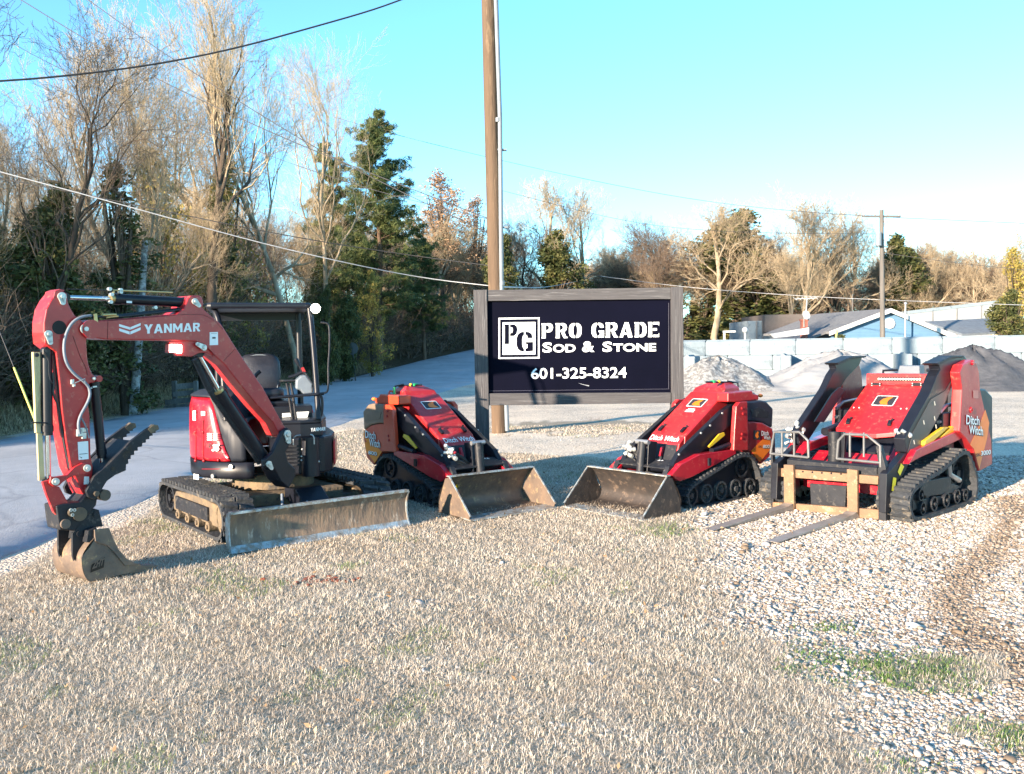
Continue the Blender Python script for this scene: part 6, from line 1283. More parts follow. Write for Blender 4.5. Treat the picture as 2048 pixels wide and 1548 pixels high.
    def qside(L, y):  # reading-order quad from bl,br,tr,tl as seen on loader 2
        q = [W(x, y, z) for x, z in t6(L, y)]; return q if sy > 0 else [q[1], q[0], q[3], q[2]]
    def shadow_text(s_, q, par, bold=.015, shear=0., lab=None):
        mb = MB(); d = ((q[1]-q[0]).normalized()*.006)-zb*.006; put_text(mb, s_, [p+d for p in q], bold=bold*.5+.03, shear=shear, lift=.003); mb.build('lettering_shadow', M_ink, par)
        mb = MB(); put_text(mb, s_, q, bold=bold, shear=shear, lift=.0055); mb.build('lettering', M_lab, par, label=lab)
    if sy > 0:
        shadow_text('Ditch', qside([(1872, 565), (1938, 562), (1938, 520), (1872, 520)], .424), rear, lab='upper word of the maker name'); shadow_text('Witch', qside([(1895, 600), (1955, 600), (1955, 565), (1895, 568)], .424), rear, lab='lower word of the maker name')
        shadow_text('800', qside([(1885, 682), (1948, 680), (1948, 648), (1885, 650)], .424), rear, .012, lab='model number')
        mb = MB(); put_text(mb, 'SK', qside([(1845, 678), (1878, 676), (1878, 656), (1845, 658)], .424), bold=.02, lift=.004); mb.build('lettering', M_ink, rear, label='dark model letters')
        q = qside([(1800, 600), (1860, 600), (1860, 515), (1800, 515)], .424)
        mb = MB(); put_polys(mb, [[(0, 0), (1, 0), (1, 1), (0, 1)]], 1, 1, q, .002); e = mb.build('emblem_plate', M_ink, rear)
        mb = MB(); put_polys(mb, [[(.55, .1), (.8, .3), (.7, .55), (.8, .8), (.62, .9), (.3, .6), (.25, .35)]], 1, 1, q, .004); mb.build('emblem', M_orange, e)
    else:
        q = t6([(1760, 460), (1760, 520)], .424)
        def qd(x0, y0, x1, y1): # fractions over the rear shell, in the camera view of loader 1
            ox = P_rear[3][0]; x2 = P_rear[0][0]; zt = P_rear[1][1]; zlo = min(z for _, z in P_rear)
            f = lambda a, b_: W(ox+(x2-ox)*a, .424, zlo+(zt-zlo)*b_); return [f(x0, y0), f(x1, y0), f(x1, y1), f(x0, y1)]
        shadow_text('Ditch', qd(.10, .62, .62, .80), rear, .012, lab='upper word of the maker name'); shadow_text('Witch', qd(.30, .44, .82, .62), rear, .012, lab='lower word of the maker name')
        shadow_text('800', qd(.24, .24, .66, .33), rear, .012, lab='model number')
    # rear controls
    Wt = lambda u, v, y: (lambda q: W(q[0], y, q[1]))(t6([(u, v)], y)[0])
    mb = MB(); mb.prism([Wt(u, v, .36) for u, v in ((1680, 180), (1830, 190), (1850, 225), (1700, 225))], fr.d(0, -sy*.5, 0)); mb.build('control_panel', M_blk, root, bevel=.006)
    mb = MB(); mb.tube([Wt(1590, 150, .1), Wt(1585, 60, .1)], .014, 8); mb.tube([Wt(1360, 66, .1), Wt(1470, 66, .1), Wt(1620, 70, .1)], .011, 8); mb.tube([Wt(1660, 135, .12), Wt(1655, 72, .12), Wt(1560, 56, .12)], .009, 8); mb.build('control_handle', M_blk, root)
    mb = MB(); mb.tube([Wt(1700, 170, .30), Wt(1800, 172, .30), Wt(1830, 200, .30)], .012, 8); mb.tube([Wt(1680, 200, -.3), Wt(1720, 150, -.3)], .012, 8); mb.build('grab_rail', M_blk, root)
    mb = MB(); mb.cyl(Wt(1425, 62, .1), fr.l, .016, .05, 10); mb.build('green_knob', pbr('green_knob', (.02, .35, .12), rough=.4), root)
    mb = MB(); mb.sphere(Wt(1480, 62, .1), .020, 12, 8); mb.build('yellow_knob', M_ydp, root)
    mb = MB(); mb.sphere(Wt(1865, 192, .33), .026, 12, 8, (1.2, 1, .8)); mb.build('orange_light', M_orange, root)
    if tan_tank:
        mb = MB(); mb.tube(chaikin([Wt(1700, 210, .33), Wt(1700, 120, .30), Wt(1660, 118, .25), Wt(1640, 180, .2)], 1), .011, 8); mb.build('grab_rail', M_redsun, root)
        mb = MB(); mb.cyl(Wt(1640, 118, .28), zb, .016, .09, 8); mb.build('green_knob', MATS['green_knob'], root)
    # hood emblem, hinges, nose writing
    u_ = lambda a, b_, lift=0: None
    A, B = P_hood[0], P_hood[1]; hn = Vector((0, 0, 0))
    def hq(t0, t1, y0, y1): # quad on the sloping hood; t along front->rear, y from the camera-left edge
        ya, yb = y0, y1
        f = lambda t, y: W(B[0]+(A[0]-B[0])*t, y, B[1]+(A[1]-B[1])*t)
        q = [f(t0, ya), f(t0, yb), f(t1, yb), f(t1, ya)]; return q if sy > 0 else [q[1], q[0], q[3], q[2]]
    q = hq(.64, .83, -.11, .10); mb = MB(); put_polys(mb, [[(.0, .06), (.06, 0), (.94, 0), (1, .06), (1, .94), (.94, 1), (.06, 1), (0, .94)]], 1, 1, q, .003); e = mb.build('emblem_border', M_lab, hood)
    mb = MB(); put_polys(mb, [[(.05, .08), (.95, .08), (.95, .92), (.05, .92)]], 1, 1, q, .0045); mb.build('emblem_plate', M_ink, e)
    mb = MB(); put_polys(mb, [[(.28, .25), (.55, .12), (.86, .18), (.72, .35), (.68, .55), (.75, .75), (.78, .86), (.55, .80), (.32, .58)]], 1, 1, q, .006); mb.build('emblem', M_orange, e)
    if sy > 0: mb = MB(); put_polys(mb, [[(0, .0), (1, 0), (1, .25), (0, .25)], [(0, .4), (1, .4), (1, .6), (0, .6)], [(.1, .75), (.9, .75), (.9, .95), (.1, .95)]], 1, 1, hq(.52, .60, -.06, .06), .003); mb.build('warning_label', M_lab, hood)
    for y in (-.15, .15):
        q = hq(.06, .16, y-.018, y+.018); mb = MB(); mb.prism([p+zb*.004 for p in q], zb*.02+fr.f*.012); mb.sphere(q[2]+zb*.03, .012, 10, 6); mb.build('hood_latch', M_blk, hood, bevel=.003)
    N0, N1 = P_nose[0], P_nose[1]; f = lambda t, y: W(N1[0]+(N0[0]-N1[0])*t, y, N1[1]+(N0[1]-N1[1])*t)
    q = [f(.18, -.20), f(.18, .19), f(.92, .19), f(.92, -.20)]; q = q if sy > 0 else [q[1], q[0], q[3], q[2]]; shadow_text('Ditch Witch', q, nose, .012, lab='maker name across the nose')
    N2 = P_nose[2]; f = lambda t, y: W(N2[0]+(N1[0]-N2[0])*t, y, N2[1]+(N1[1]-N2[1])*t)+fr.f*.004
    mb = MB(); mb.prism([f(-.5, -.20), f(-.5, .205), f(.9, .205), f(.9, -.20)], fr.f*.01); mb.build('front_panel', M_blks, root, bevel=.004)
    mb = MB(); mb.prism([f(.15, .02)+fr.f*.01, f(.15, .05)+fr.f*.01, f(.75, .05)+fr.f*.01, f(.75, .02)+fr.f*.01], fr.f*.03); mb.build('front_bracket', M_red, root, bevel=.004)
    # loader front: cross tubes, mount plate, tilt cylinder, couplers
    Z = lambda x, y, z: W(x, y, z)
    mb = MB(); mb.tube([Z(.80, -.36, .42), Z(.80, .36, .42)], .045, 14); mb.build('cross_tube', M_blk, root)
    for y in (-.37, .31): mb = MB(); mb.prism([Z(.74, y, .46), Z(.88, y, .46), Z(.93, y, .38), Z(.88, y, .12), (Z(.84, y, .10)), Z(.82, y, .3)], fr.d(0, sy*.06, 0)); mb.build('mount_cheek', M_blks, root, bevel=.005)
    mb = MB(); mb.prism([Z(.72, -.31, .50), Z(.90, -.31, .44), Z(.90, -.31, .425), Z(.72, -.31, .48)], fr.d(0, sy*.62, 0)); mb.build('mount_top', M_blks, root, bevel=.004)
    mb = MB(); mb.prism([Z(.84, -.31, .28), Z(.87, -.31, .28), Z(.89, -.31, .10), Z(.86, -.31, .10)], fr.d(0, sy*.62, 0)); mb.build('mount_plate', M_blks, root, bevel=.004)
    for y in (-.20, .14): put = [Z(.80, y, .485), Z(.80, y+.07, .485), Z(.76, y+.07, .497), Z(.76, y, .497)]; mb = MB(); put_polys(mb, [[(0, 0), (.45, .3), (.2, 1)], [(.55, .2), (1, .5), (.7, .9), (.6, .6)]], 1, 1, put, .004); mb.build('decal', M_lab, root)
    t0 = Z(.86, .0, .685); t1 = Z(.905, .0, .37); mb = MB(); mb.tube([t0, t1], .042, 16); tl = mb.build('tilt_cylinder', M_blks, root); mb = MB()
    for y in (-.05, .09): mb.prism([Z(.72, y-.02, .68), Z(.86, y-.02, .70), Z(.89, y-.02, .38), Z(.78, y-.02, .36)], fr.d(0, sy*.014, 0))
    mb.build('tilt_bracket', M_blk, root, bevel=.004); mb = MB(); mb.cyl(t0, fr.l, .025, .17, 12); mb.build('pin', M_steel, tl)
    mb = MB()
    cxp = [F_.loc(plane3(u, v, fr.w(.86, 0, 0), fr.f)) for F_, (u, v) in ([(fr, q) for q in ((1258, 886), (1254, 893), (1262, 899), (1254, 906), (1259, 910))] if sy > 0 else [(fr, q) for q in ((892, 893), (899, 898), (896, 905), (903, 912), (908, 915))])]
    cxp = [(a, b_*sy, c) for a, b_, c in cxp]
    g = random.Random(3)
    for (x, y, z) in cxp:
        c = Z(x, y, z); a = Vector((g.gauss(0, 1), g.gauss(0, 1), g.gauss(0, .6))).normalized(); mb.tube([c-a*.045, c+a*.05], .017, 10); mb.tube([c+a*.02, c+a*.045], .024, 10); mb.sphere(c, .024, 10, 7)
    mb.build('hydraulic_coupler', M_zinc, root); mb = MB()
    for k, (x, y, z) in enumerate(cxp[:4]): mb.tube(chaikin([Z(x, y, z), Z(x-.06, y*.8, z-.05), Z(x-.02, y*.4, z-.14), Z(.80, y*.2, .46)], 2), .012, 8)
    mb.build('hose', M_hosek, root)
    if sy < 0: mb = MB(); mb.sphere(plane3(907, 905, fr.w(.88, 0, 0), fr.f), .024, 10, 7, (1.4, 1, .8)); mb.build('red_cap', M_red, root)
    ya = .345; mb = MB(); q = [Z(.90, ya+.022, .33), Z(.985, ya+.022, .23), Z(1.03, ya+.022, .27), Z(.945, ya+.022, .375)]; mb.prism(q, fr.d(0, sy*.003, 0)); mb.build('warning_label', M_yd, root, label='yellow warning label low on the lift arm')
    mb = MB(); mb.prism([Z(.30, .445, .42), Z(.34, .445, .42), Z(.34, .445, .50), Z(.30, .445, .50)], fr.d(0, sy*.02, 0)); mb.build('hook', M_blk, root)
    # bucket
    bk = P_bkt; ybk = .545; xs = [p[0] for p in bk]; xf = max(xs); side = bk
    mb = MB(); mb.prism([Z(x, ybk, z) for x, z in side], fr.d(0, -sy*.012, 0)); mb.prism([Z(x, -ybk, z) for x, z in side], fr.d(0, sy*.012, 0))
    tp = side[0]; fl = side[1]; bt = side[3]; up2 = side[4]; bk2 = side[5]
    curve = [(tp[0], tp[1]), (bk2[0], bk2[1]), (bt[0]+.0, .16), (bt[0]+.03, .06), (bt[0]+.09, .02), (fl[0], .014)]
    cv = chaikin([Vector((a, 0, b_)) for a, b_ in curve], 2); n_ = len(cv)
    vs = [Z(p.x, -ybk, p.z) for p in cv]+[Z(p.x, ybk, p.z) for p in cv]+[Z(p.x-.010, -ybk, p.z-.006) for p in cv]+[Z(p.x-.010, ybk, p.z-.006) for p in cv]
    mb.add(vs, [[i, i+1, n_+i+1, n_+i] for i in range(n_-1)]+[[2*n_+i, 2*n_+i+1, 3*n_+i+1, 3*n_+i] for i in range(n_-1)], True)
    bucket = mb.build('bucket', M_bktd if sy > 0 else M_bkt, root); mb = MB(); mb.prism([Z(fl[0]+.02, -ybk, .004), Z(fl[0]+.02, -ybk, .018), Z(fl[0]-.16, -ybk, .026), Z(fl[0]-.16, -ybk, .012)], fr.d(0, sy*2*ybk, 0)); mb.build('cutting_edge', M_edge, bucket)
    mb = MB(); mb.prism([Z(tp[0]+.01, -ybk, tp[1]+.002), Z(tp[0]+.01, -ybk, tp[1]+.014), Z(tp[0]-.05, -ybk, tp[1]+.014), Z(tp[0]-.05, -ybk, tp[1]+.002)], fr.d(0, sy*2*ybk, 0))
    for y in (-ybk-.002, ybk-.012):
        a = Z(tp[0], y, tp[1]); b_ = Z(fl[0], y, fl[1]); mb.prism([a, b_, b_+fr.f*.012+zb*.004, a+fr.f*.012+zb*.004], fr.d(0, sy*.014, 0))
    mb.build('rim', M_edge, bucket)
    return root
skid(F2, 1, 'stand-on track loader with black fuel tank, its bucket pointing left, below the right sign post', False)
skid(F1, -1, 'stand-on track loader with tan fuel tank and orange controls, beside the excavator blade', True)
# ================================================================== LARGE TRACK LOADER WITH PALLET FORKS
F3 = Fr((3.78, 9.344), (-.73, -.68))
big = thing('track_loader', F3.o, 'large red track loader with raised black lift arms and pallet forks at right', 'track loader')
def t7(L, y, k=7): return F3.trace(zz(k, L), y)
def x7(L, x, k=7): return [plane3(a, b_, F3.w(x, 0, 0), F3.f) for a, b_ in zz(k, L)]
def pr3(name, P_, y0, y1, mat, bevel=.006, parent=None, lab=None):
    mb = MB(); mb.prism([F3.w(x, y0, z) for x, z in P_], F3.d(0, y1-y0, 0)); return mb.build(name, mat, parent or big, bevel=bevel, label=lab)
YB = .78
loop = t7([(375, 1290), (350, 1200), (340, 1100), (350, 1000), (385, 900), (440, 820), (540, 730), (700, 620), (900, 500), (1060, 370), (1180, 255), (1280, 190), (1350, 200), (1410, 290), (1475, 480), (1515, 640), (1520, 850), (1490, 1010), (1400, 1110), (1000, 1250), (600, 1375), (470, 1395), (400, 1360)], YB, 'd')
q7 = lambda u, v, y=YB, k='d': t7([(u, v)], y, k)[0]
for s in (1, -1):
    a, b_ = sorted((s*YB, s*(YB-.32)))
    tr = track_mesh(F3, loop, a, b_, .035, .026, .088, .5, .012, 1).build('track', M_rub, big)
    fp_ = t7([(480, 860), (650, 700), (1050, 625), (1062, 750), (1200, 790), (1140, 905), (700, 965), (640, 1010), (600, 950)], YB-.05, 'd'); pr3('track_frame', fp_, s*(YB-.05), s*(YB-.24), M_blks, .006, tr)
    pr3('frame_front', t7([(380, 950), (470, 930), (485, 1190), (560, 1240), (560, 1020), (1200, 900), (1250, 960), (600, 1130), (395, 1220)], YB-.06, 'd'), s*(YB-.06), s*(YB-.22), M_blks, .005, tr)
    for (u, v, r) in ((560, 1215, .065), (755, 1130, .075), (965, 1090, .075), (1150, 1040, .075), (1290, 1000, .065)):
        x, z = q7(u, v, YB-.04); wheel(F3, x, max(z, r+.035), s*(YB-.18), s*(YB-.03), r, tr, 'road_wheel', M_blks)
    x, z = q7(450, 1100, YB-.04); wheel(F3, x, z, s*(YB-.2), s*(YB-.09), .14, tr, 'idler', M_blks)
    x, z = q7(1270, 800, YB-.04); wheel(F3, x, z+.12, s*(YB-.22), s*(YB-.10), .17, tr, 'sprocket', M_blks); wheel(F3, q7(600, 950)[0], q7(600, 950)[1], s*(YB-.16), s*(YB-.03), .06, tr, 'carrier_roller', M_blks)
    mb = MB(); mb.tube([F3.w(*(lambda q: (q[0], s*(YB-.06), q[1]))(q7(u, v))) for u, v in ((1110, 330), (1120, 600), (1290, 700))], .03, 8); mb.build('brace', M_steel, tr)
    pr3('chassis_side', t7([(1170, 880), (1225, 775), (1545, 625), (1565, 690), (1455, 742), (1240, 838)], .66), s*.66, s*.44, M_red, .008)
    tow = pr3('rear_body_side', t7([(1545, 200), (1568, 145), (1640, 108), (1672, 128), (1690, 200), (1697, 320), (1732, 480), (1780, 700), (1788, 880), (1690, 932), (1645, 770), (1592, 690), (1545, 640), (1562, 330)], .70), s*.70, s*.60, M_redsun if False else M_redw, .012)
    pr3('fuel_tank', t7([(1690, 320), (1740, 325), (1790, 380), (1792, 860), (1700, 900)], .66), s*.66, s*.30, pbr('navy_plastic', (.012, .014, .026)), .02)
    outer = t7([(1492, 82), (1582, 80), (1602, 108), (1512, 262), (1445, 400), (1375, 560), (1242, 790), (1192, 832), (1150, 790), (1140, 690), (1165, 640), (1330, 345), (1352, 290), (1375, 230), (1402, 182), (1390, 132)], .60)
    if s < 0: outer = t7([(1492, 82), (1582, 80), (1560, 150), (1470, 262), (1400, 400), (1325, 560), (1215, 760), (1192, 832), (1150, 790), (1140, 690), (1165, 640), (1330, 345), (1352, 290), (1375, 230), (1402, 182), (1390, 132)], .60)
    arm = pr3('lift_arm', outer, s*.60, s*(.49 if s > 0 else .52), M_blk, .008)
    if s > 0: pr3('arm_plate', t7([(1440, 335), (1480, 270), (1440, 410), (1370, 560), (1242, 785), (1195, 825), (1160, 790), (1200, 640), (1330, 400)], .60), .606, .601, pbr('scuffed_black', (.045, .045, .05), (.09, .085, .08), rough=.45, metal=.3, scale=5, stretch=(1, 1, .4)), 0, arm)
    pr3('arm_cap', t7([(1385, 135), (1500, 78), (1585, 78), (1590, 90), (1500, 100), (1400, 150)], .62), s*.61, s*.46, M_blks, .006, arm)
    pr3('inner_guard', t7([(1120, 600), (1185, 605), (1335, 345), (1290, 325), (1240, 380)], .47), s*.47, s*.455, pbr('blue_black', (.010, .022, .035), rough=.4), .004, arm)
    for (u, v) in ((1355, 430), (1355, 540), (1275, 570), (1203, 715), (1365, 600)):
        x, z = t7([(u, v)], .60)[0]; mb = MB(); mb.tube([F3.w(x-.012, s*.608, z-.02), F3.w(x+.006, s*.608, z+.02)], .006, 6); mb.build('slot_bolt', M_zinc, arm)
    c = t7([(1640, 130)], .70)[0]; mb = MB(); mb.cyl(F3.w(c[0], s*.705, c[1]), F3.l, .028, .02, 14); mb.build('pivot_pin', M_red, tow)
    c = t7([(1630, 478)], .70)[0]; mb = MB(); mb.ring(F3.w(c[0], s*.705, c[1]), F3.l, .018, .032, .012, 18); mb.build('port', M_red, tow)
    la = t7([(1130, 640), (1545, 420)], .42); mb = MB(); mb.tube([F3.w(la[0][0], s*.42, la[0][1]-.05), F3.w(la[1][0], s*.42, la[1][1]-.1)], .045, 12); mb.build('lift_cylinder', M_blk, big)
    for L in ([(1395, 500), (1440, 450), (1535, 425)], [(1390, 570), (1440, 545), (1500, 520)]):
        mb = MB(); mb.tube([F3.w(x, s*.56, z) for x, z in t7(L, .56)], .020, 10); mb.build('hydraulic_line', M_steel, big)
# near side decals
ws = lambda L, y=.703: [F3.w(x, y, z) for x, z in t7(L, y)]
mb = MB(); mb.prism(ws([(1735, 478), (1764, 575), (1747, 690), (1690, 915), (1652, 765), (1622, 735), (1690, 592)], .7015), F3.d(0, .001, 0)); st = mb.build('stripe', M_orange, big, label='orange arrow stripe')
def sh3(s_, L, bold, lab, shear=0.):
    q = ws(L, .704); d = ((q[1]-q[0]).normalized()*.008)-zb*.008
    mb = MB(); put_text(mb, s_, [p+d for p in q], bold=bold*.5+.03, shear=shear, lift=.002); mb.build('lettering_shadow', M_ink, big); mb = MB(); put_text(mb, s_, q, bold=bold*.5, shear=shear, lift=.005); mb.build('lettering', M_lab, big, label=lab)
sh3('Ditch', [(1590, 585), (1688, 590), (1688, 525), (1592, 515)], .035, 'upper word of the maker name, large'); sh3('Witch', [(1612, 655), (1714, 668), (1714, 602), (1612, 588)], .035, 'lower word of the maker name, large'); sh3('3000', [(1700, 816), (1772, 806), (1772, 770), (1700, 781)], .03, 'model number')
mb = MB(); put_text(mb, 'SK', ws([(1666, 824), (1698, 818), (1698, 795), (1668, 800)], .704), bold=.02, lift=.003); mb.build('lettering', M_ink, big, label='dark model letters')
decal('warning_label', ws([(1645, 392), (1684, 392), (1682, 335), (1642, 335)]), pbr('faded_label', (.50, .20, .16), (.45, .12, .1), rough=.5), big)
for L in ([(1255, 755), (1285, 742), (1440, 602), (1400, 605), (1262, 705)], [(1308, 742), (1335, 768), (1497, 645), (1495, 600), (1465, 598)]): pr3('arm_lock', t7(L, .60), .64, .60, M_ydp, .004)
# centre body, hood
pf = t7([(1345, 214), (1340, 290), (1112, 640), (1085, 690), (1300, 720), (1420, 500), (1420, 230)], .35)
TR, BR = t7([(1330, 296), (1112, 640)], .35)
pr3('body', [(x-.03, z-.02) for x, z in t7([(1340, 300), (1112, 660), (1060, 790), (1060, 900), (1500, 760), (1560, 300)], .33)], .33, -.33, M_blk, 0)
f = lambda t, y, up_=0: F3.w(BR[0]+(TR[0]-BR[0])*t, y, BR[1]+(TR[1]-BR[1])*t)+zb*up_
mb = MB(); hl = [f(0, .35), f(1, .35), f(1, -.35), f(0, -.35), f(-.055, -.18), f(-.08, 0), f(-.07, .12)]; mb.prism(hl, -zb*.05); hood = mb.build('hood', M_redw, big, bevel=.010)
mb = MB(); mb.prism([f(.0, .351, -.052), f(1., .351, -.052), f(1., .30, -.052), f(.0, .30, -.052)], -zb*.07); mb.build('hood_side', M_redw, hood)
mb = MB(); lt = x7([(858, 292), (1340, 296), (1346, 215), (860, 210)], 0); x0 = TR[0]; lp = [plane3(*zz(7, [p])[0], F3.w(x0-.01, 0, 0), F3.f) for p in ((856, 290), (1340, 294), (1346, 214), (858, 209))]; mb.prism(lp, -F3.f*.12); bar = mb.build('light_bar_housing', M_redw, big, bevel=.008)
lp = [plane3(*zz(7, [p])[0], F3.w(x0, 0, 0), F3.f) for p in ((942, 264), (1264, 268), (1264, 238), (942, 236))]; mb = MB(); mb.prism([p+F3.f*.0 for p in lp], -F3.f*.02); lb_ = mb.build('light_bar', M_blk, bar, bevel=.003)
mb = MB(); n_ = 16
for k in range(n_): c = (lp[0]*(1-(k+.5)/n_)+lp[1]*((k+.5)/n_))*.5+(lp[3]*(1-(k+.5)/n_)+lp[2]*((k+.5)/n_))*.5; mb.cyl(c+F3.f*.003, F3.f, .0125, .008, 10)
mb.build('led_lens', pbr('clear_lens', (.75, .74, .62), (.7, .68, .55), rough=.2), lb_)
for u in (935, 1235):
    mb = MB(); c = plane3(*zz(7, [(u, 290)])[0], F3.w(x0, 0, 0), F3.f); mb.cbox(c+F3.f*.01, F3.l*.11, F3.f*.025, zb*.035); h_ = mb.build('hinge', M_blk, hood, bevel=.004); mb = MB()
    for (a, b_) in ((-.045, .01), (.045, .01), (-.045, -.012), (.045, -.012)): mb.sphere(c+F3.l*a+F3.f*.024+zb*b_, .008, 8, 6)
    mb.build('bolt', M_zinc, h_)
def onhood(L): # pixels on the hood plane
    n_ = (f(1, .3)-f(0, .3)).cross(F3.l).normalized(); return [plane3(a, b_, f(0, 0), n_) for a, b_ in zz(7, L)]
q = onhood([(893, 447), (1052, 452), (1097, 378), (940, 374)]); mb = MB(); put_polys(mb, [[(.0, .06), (.05, 0), (.95, 0), (1, .06), (1, .94), (.95, 1), (.05, 1), (0, .94)]], 1, 1, q, .003); e = mb.build('emblem_border', M_lab, hood)
mb = MB(); put_polys(mb, [[(.04, .06), (.96, .06), (.96, .94), (.04, .94)]], 1, 1, q, .005); mb.build('emblem_plate', M_ink, e); mb = MB(); put_polys(mb, [[(.30, .35), (.40, .12), (.74, .08), (.66, .30), (.66, .55), (.78, .85), (.86, .92), (.60, .86), (.36, .62)]], 1, 1, q, .007); mb.build('emblem', M_orange, e)
for u, v in ((725, 572), (1030, 585)): q = onhood([(u-18, v+14), (u+10, v+14), (u+20, v-16), (u-6, v-18)]); mb = MB(); mb.prism(q, zb*.025+F3.f*.01); mb.sphere(q[2]+zb*.03, .012, 10, 6); mb.build('hood_latch', M_blk, hood, bevel=.004)
mb = MB()
for u, v in ((765, 462), (805, 463), (1112, 470), (1155, 470)): mb.sphere(onhood([(u, v)])[0], .008, 8, 5)
mb.build('rivet', M_lab, hood)
# lower front: red base, cross member, mount plate, tilt cylinder
mb = MB(); mb.prism([F3.w(.38, -.44, .22), F3.w(.62, -.44, .46), F3.w(.62, -.44, .20)], F3.d(0, .88, 0)); mb.prism([F3.w(.30, -.44, .56), F3.w(.66, -.44, .40), F3.w(.66, -.44, .30), F3.w(.30, -.44, .4)], F3.d(0, .88, 0)); mb.build('front_base', M_red, big, bevel=.008)
mb = MB(); mb.tube(x7([(620, 640), (625, 780), (615, 930)], .62), .062, 16); tc_ = mb.build('tilt_cylinder', M_blks, big); mb = MB(); mb.prism(x7([(590, 640), (690, 640), (700, 660), (690, 900), (665, 900), (660, 680), (600, 670)], .60), -F3.f*.04); mb.build('tilt_bracket', M_blk, big, bevel=.006)
mb = MB(); mb.prism([F3.w(.66, -.50, .14), F3.w(.84, -.50, .12), F3.w(.84, -.50, .50), F3.w(.66, -.50, .56)], F3.d(0, .05, 0)); mb.prism([F3.w(.66, .45, .14), F3.w(.84, .45, .12), F3.w(.84, .45, .50), F3.w(.66, .45, .56)], F3.d(0, .05, 0)); mb.prism([F3.w(.80, -.45, .42), F3.w(.85, -.45, .40), F3.w(.85, -.45, .50), F3.w(.80, -.45, .52)], F3.d(0, .9, 0)); mb.build('mount_cheek', M_blks, big, bevel=.006)
mb = MB(); mb.prism(x7([(440, 1020), (710, 1040), (700, 1200), (450, 1180)], .84), -F3.f*.03); mb.build('mount_plate', M_blks, big, bevel=.004)
fl = t7([(1140, 800), (1245, 790), (1190, 840), (1130, 960), (1090, 1000), (1040, 1090), (1030, 1230), (1000, 1240), (1010, 950), (1090, 860)], .60); pr3('arm_foot', fl, .60, .53, M_blk, .006); pr3('arm_foot', fl, -.60, -.53, M_blk, .006)
for L in ([(1088, 935), (1105, 965), (1135, 895), (1112, 872)], [(1042, 1075), (1068, 1078), (1078, 980), (1054, 975)]): decal('warning_label', ws(L, .604), M_yd, big, label='yellow warning label')
g = random.Random(8)
for cl in (((1090, 645), (1120, 670), (1150, 650), (1100, 700), (1130, 720), (1095, 745)), ((310, 620), (340, 600), (370, 615), (330, 650), (300, 680), (360, 640), (290, 715))):
    mb = MB()
    for c in x7(cl, .50): a = Vector((g.gauss(0, 1), g.gauss(0, 1), g.gauss(0, .6))).normalized(); mb.tube([c-a*.05, c+a*.06], .019, 10); mb.tube([c+a*.02, c+a*.05], .027, 10)
    mb.build('hydraulic_coupler', M_zinc, big)
mb = MB(); mb.prism([F3.w(*q) for q in ((TR[0]-.30, -.16, TR[1]+.02), (TR[0]-.30, .12, TR[1]+.02), (TR[0]-.34, .09, TR[1]+.20), (TR[0]-.34, -.13, TR[1]+.20))], -F3.f*.14); cp = mb.build('control_console', pbr('grey_console2', (.10, .12, .15), (.13, .15, .18), rough=.5), big, bevel=.01)
mb = MB()
for y in (-.08, -.02, .04, .08): mb.sphere(F3.w(TR[0]-.30, y, TR[1]+.06), .016, 8, 6)
mb.build('switch', M_zinc, cp)
bb = TR[0]-.35; mb = MB(); mb.tube([F3.w(bb, .17, TR[1]+.15), F3.w(bb, .40, TR[1]+.15)], .018, 8); mb.tube([F3.w(bb, .28, TR[1]), F3.w(bb, .28, TR[1]+.2)], .014, 8); mb.tube([F3.w(bb, .34, TR[1]), F3.w(bb, .36, TR[1]+.15)], .012, 8); mb.tube([F3.w(bb, -.16, TR[1]+.15), F3.w(bb, -.32, TR[1]+.14), F3.w(bb, -.33, TR[1])], .014, 8); mb.build('control_handle', M_blk, big)
mb = MB(); mb.tube([F3.w(bb-.1, .22, TR[1]+.16), F3.w(bb-.1, .25, TR[1]+.29)], .014, 8); mb.tube([F3.w(bb-.1, .22, TR[1]+.16), F3.w(bb-.1, .20, TR[1]+.22)], .012, 8); mb.build('joystick', M_lab, big)
mb = MB(); mb.prism([F3.w(*q) for q in ((-.35, -.59, .45), (-.35, .59, .45), (-.35, .59, .95), (-.35, -.59, .95))], -F3.f*.3); mb.build('rear_body', M_blk, big, bevel=.01)
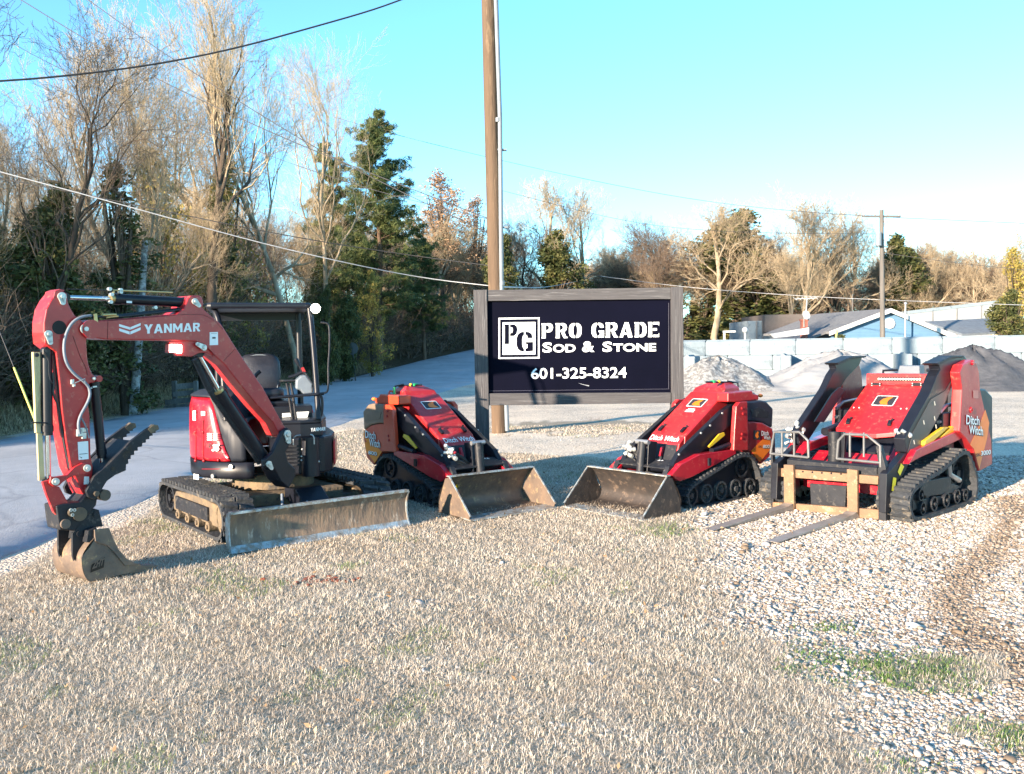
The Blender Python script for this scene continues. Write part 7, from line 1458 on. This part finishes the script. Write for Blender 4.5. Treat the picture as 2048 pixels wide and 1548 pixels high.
# fork carriage: a separate attachment hung on the loader, with its two forks
X0 = .90
car = thing('pallet_fork_frame', F3.w(X0, 0, 0), 'rusty pallet fork frame with grated guards mounted on the large track loader', 'fork frame')
M_rust = pbr('rusty_tan_steel', (.26, .155, .085), (.18, .11, .07), rough=.7, metal=.2, scale=6, bump=.3, c3=(.42, .30, .19), s3=2)
def xp(L, x=X0): return x7(L, x)
for nm, L, t, m_ in (('top_bar', [(160, 903), (945, 968), (943, 1030), (160, 965)], .05, M_rust), ('bottom_bar', [(160, 1158), (948, 1215), (948, 1288), (160, 1212)], .05, M_rust), ('frame_upright', [(150, 700), (162, 690), (168, 900), (172, 1216), (155, 1212)], .06, M_blks), ('frame_upright', [(925, 745), (955, 740), (1000, 905), (1002, 1302), (945, 1292), (948, 900)], .07, M_blks), ('upper_channel', [(330, 885), (715, 912), (715, 940), (330, 915)], .04, M_blk)):
    mb = MB(); mb.prism(xp(L), -F3.f*t); mb.build(nm, m_, car, bevel=.005)
for L in ([(152, 800), (180, 640), (365, 642), (428, 705), (432, 830)], [(640, 838), (652, 705), (700, 656), (862, 664), (960, 745), (962, 900)]):
    mb = MB(); mb.tube(xp(L, X0-.01), .015, 8)
    b0, b1 = L[0], L[-1]; mb.tube(xp([b0, (b1[0], min(b1[1], b0[1]+30))], X0-.01), .014, 8)
    for t in (.30, .62): u = b0[0]+(b1[0]-b0[0])*t; mb.tube(xp([(u, 646), (u, 825)], X0-.01), .012, 8)
    mb.build('guard_grate', pbr('grey_guard', (.16, .165, .17), (.10, .10, .105), rough=.5, metal=.4), car)
mb = MB()
for u in range(390, 720, 70): mb.sphere(xp([(u, 934+(u-390)*.06)], X0+.0)[0], .010, 8, 6)
mb.build('stud', M_blk, car)
for (sl, tip, lab) in (([(247, 882), (318, 886), (325, 1262), (250, 1245)], (1440, 1066), 'left'), ([(713, 915), (790, 924), (792, 1315), (716, 1298)], (1575, 1091), 'right')):
    fk = MB(); s4 = xp(sl, X0+.045); fk.prism(s4, -F3.f*.04); fo = fk.build('fork_shank', M_rust, car, bevel=.005, label=None)
    heel = (s4[2]+s4[3])/2; wv = (s4[2]-s4[3]); T_ = G(*tip); L_ = (T_-heel); L_.z = 0; ln = (G(*tip)-Vector((heel.x, heel.y, 0))).length
    fk = MB(); y_ = (heel-F3.o).dot(F3.l); xh = X0+.045
    prof = [(xh, heel.z+.06), (xh, .055), (xh-.04, .03), (xh-.02, .012), (xh+ln, .008), (xh+ln, .014), (xh+ln*.5, .04), (xh+.10, .058), (xh+.02, .075)]
    fk.prism([F3.w(x, y_-.052, z) for x, z in prof], F3.d(0, .104, 0)); fk.build('fork_blade', pbr('worn_fork_steel', (.34, .31, .28), (.24, .20, .17), rough=.45, metal=.2, scale=5, stretch=(1, 1, 1), c3=(.30, .20, .13), s3=1.2), fo, bevel=.004)
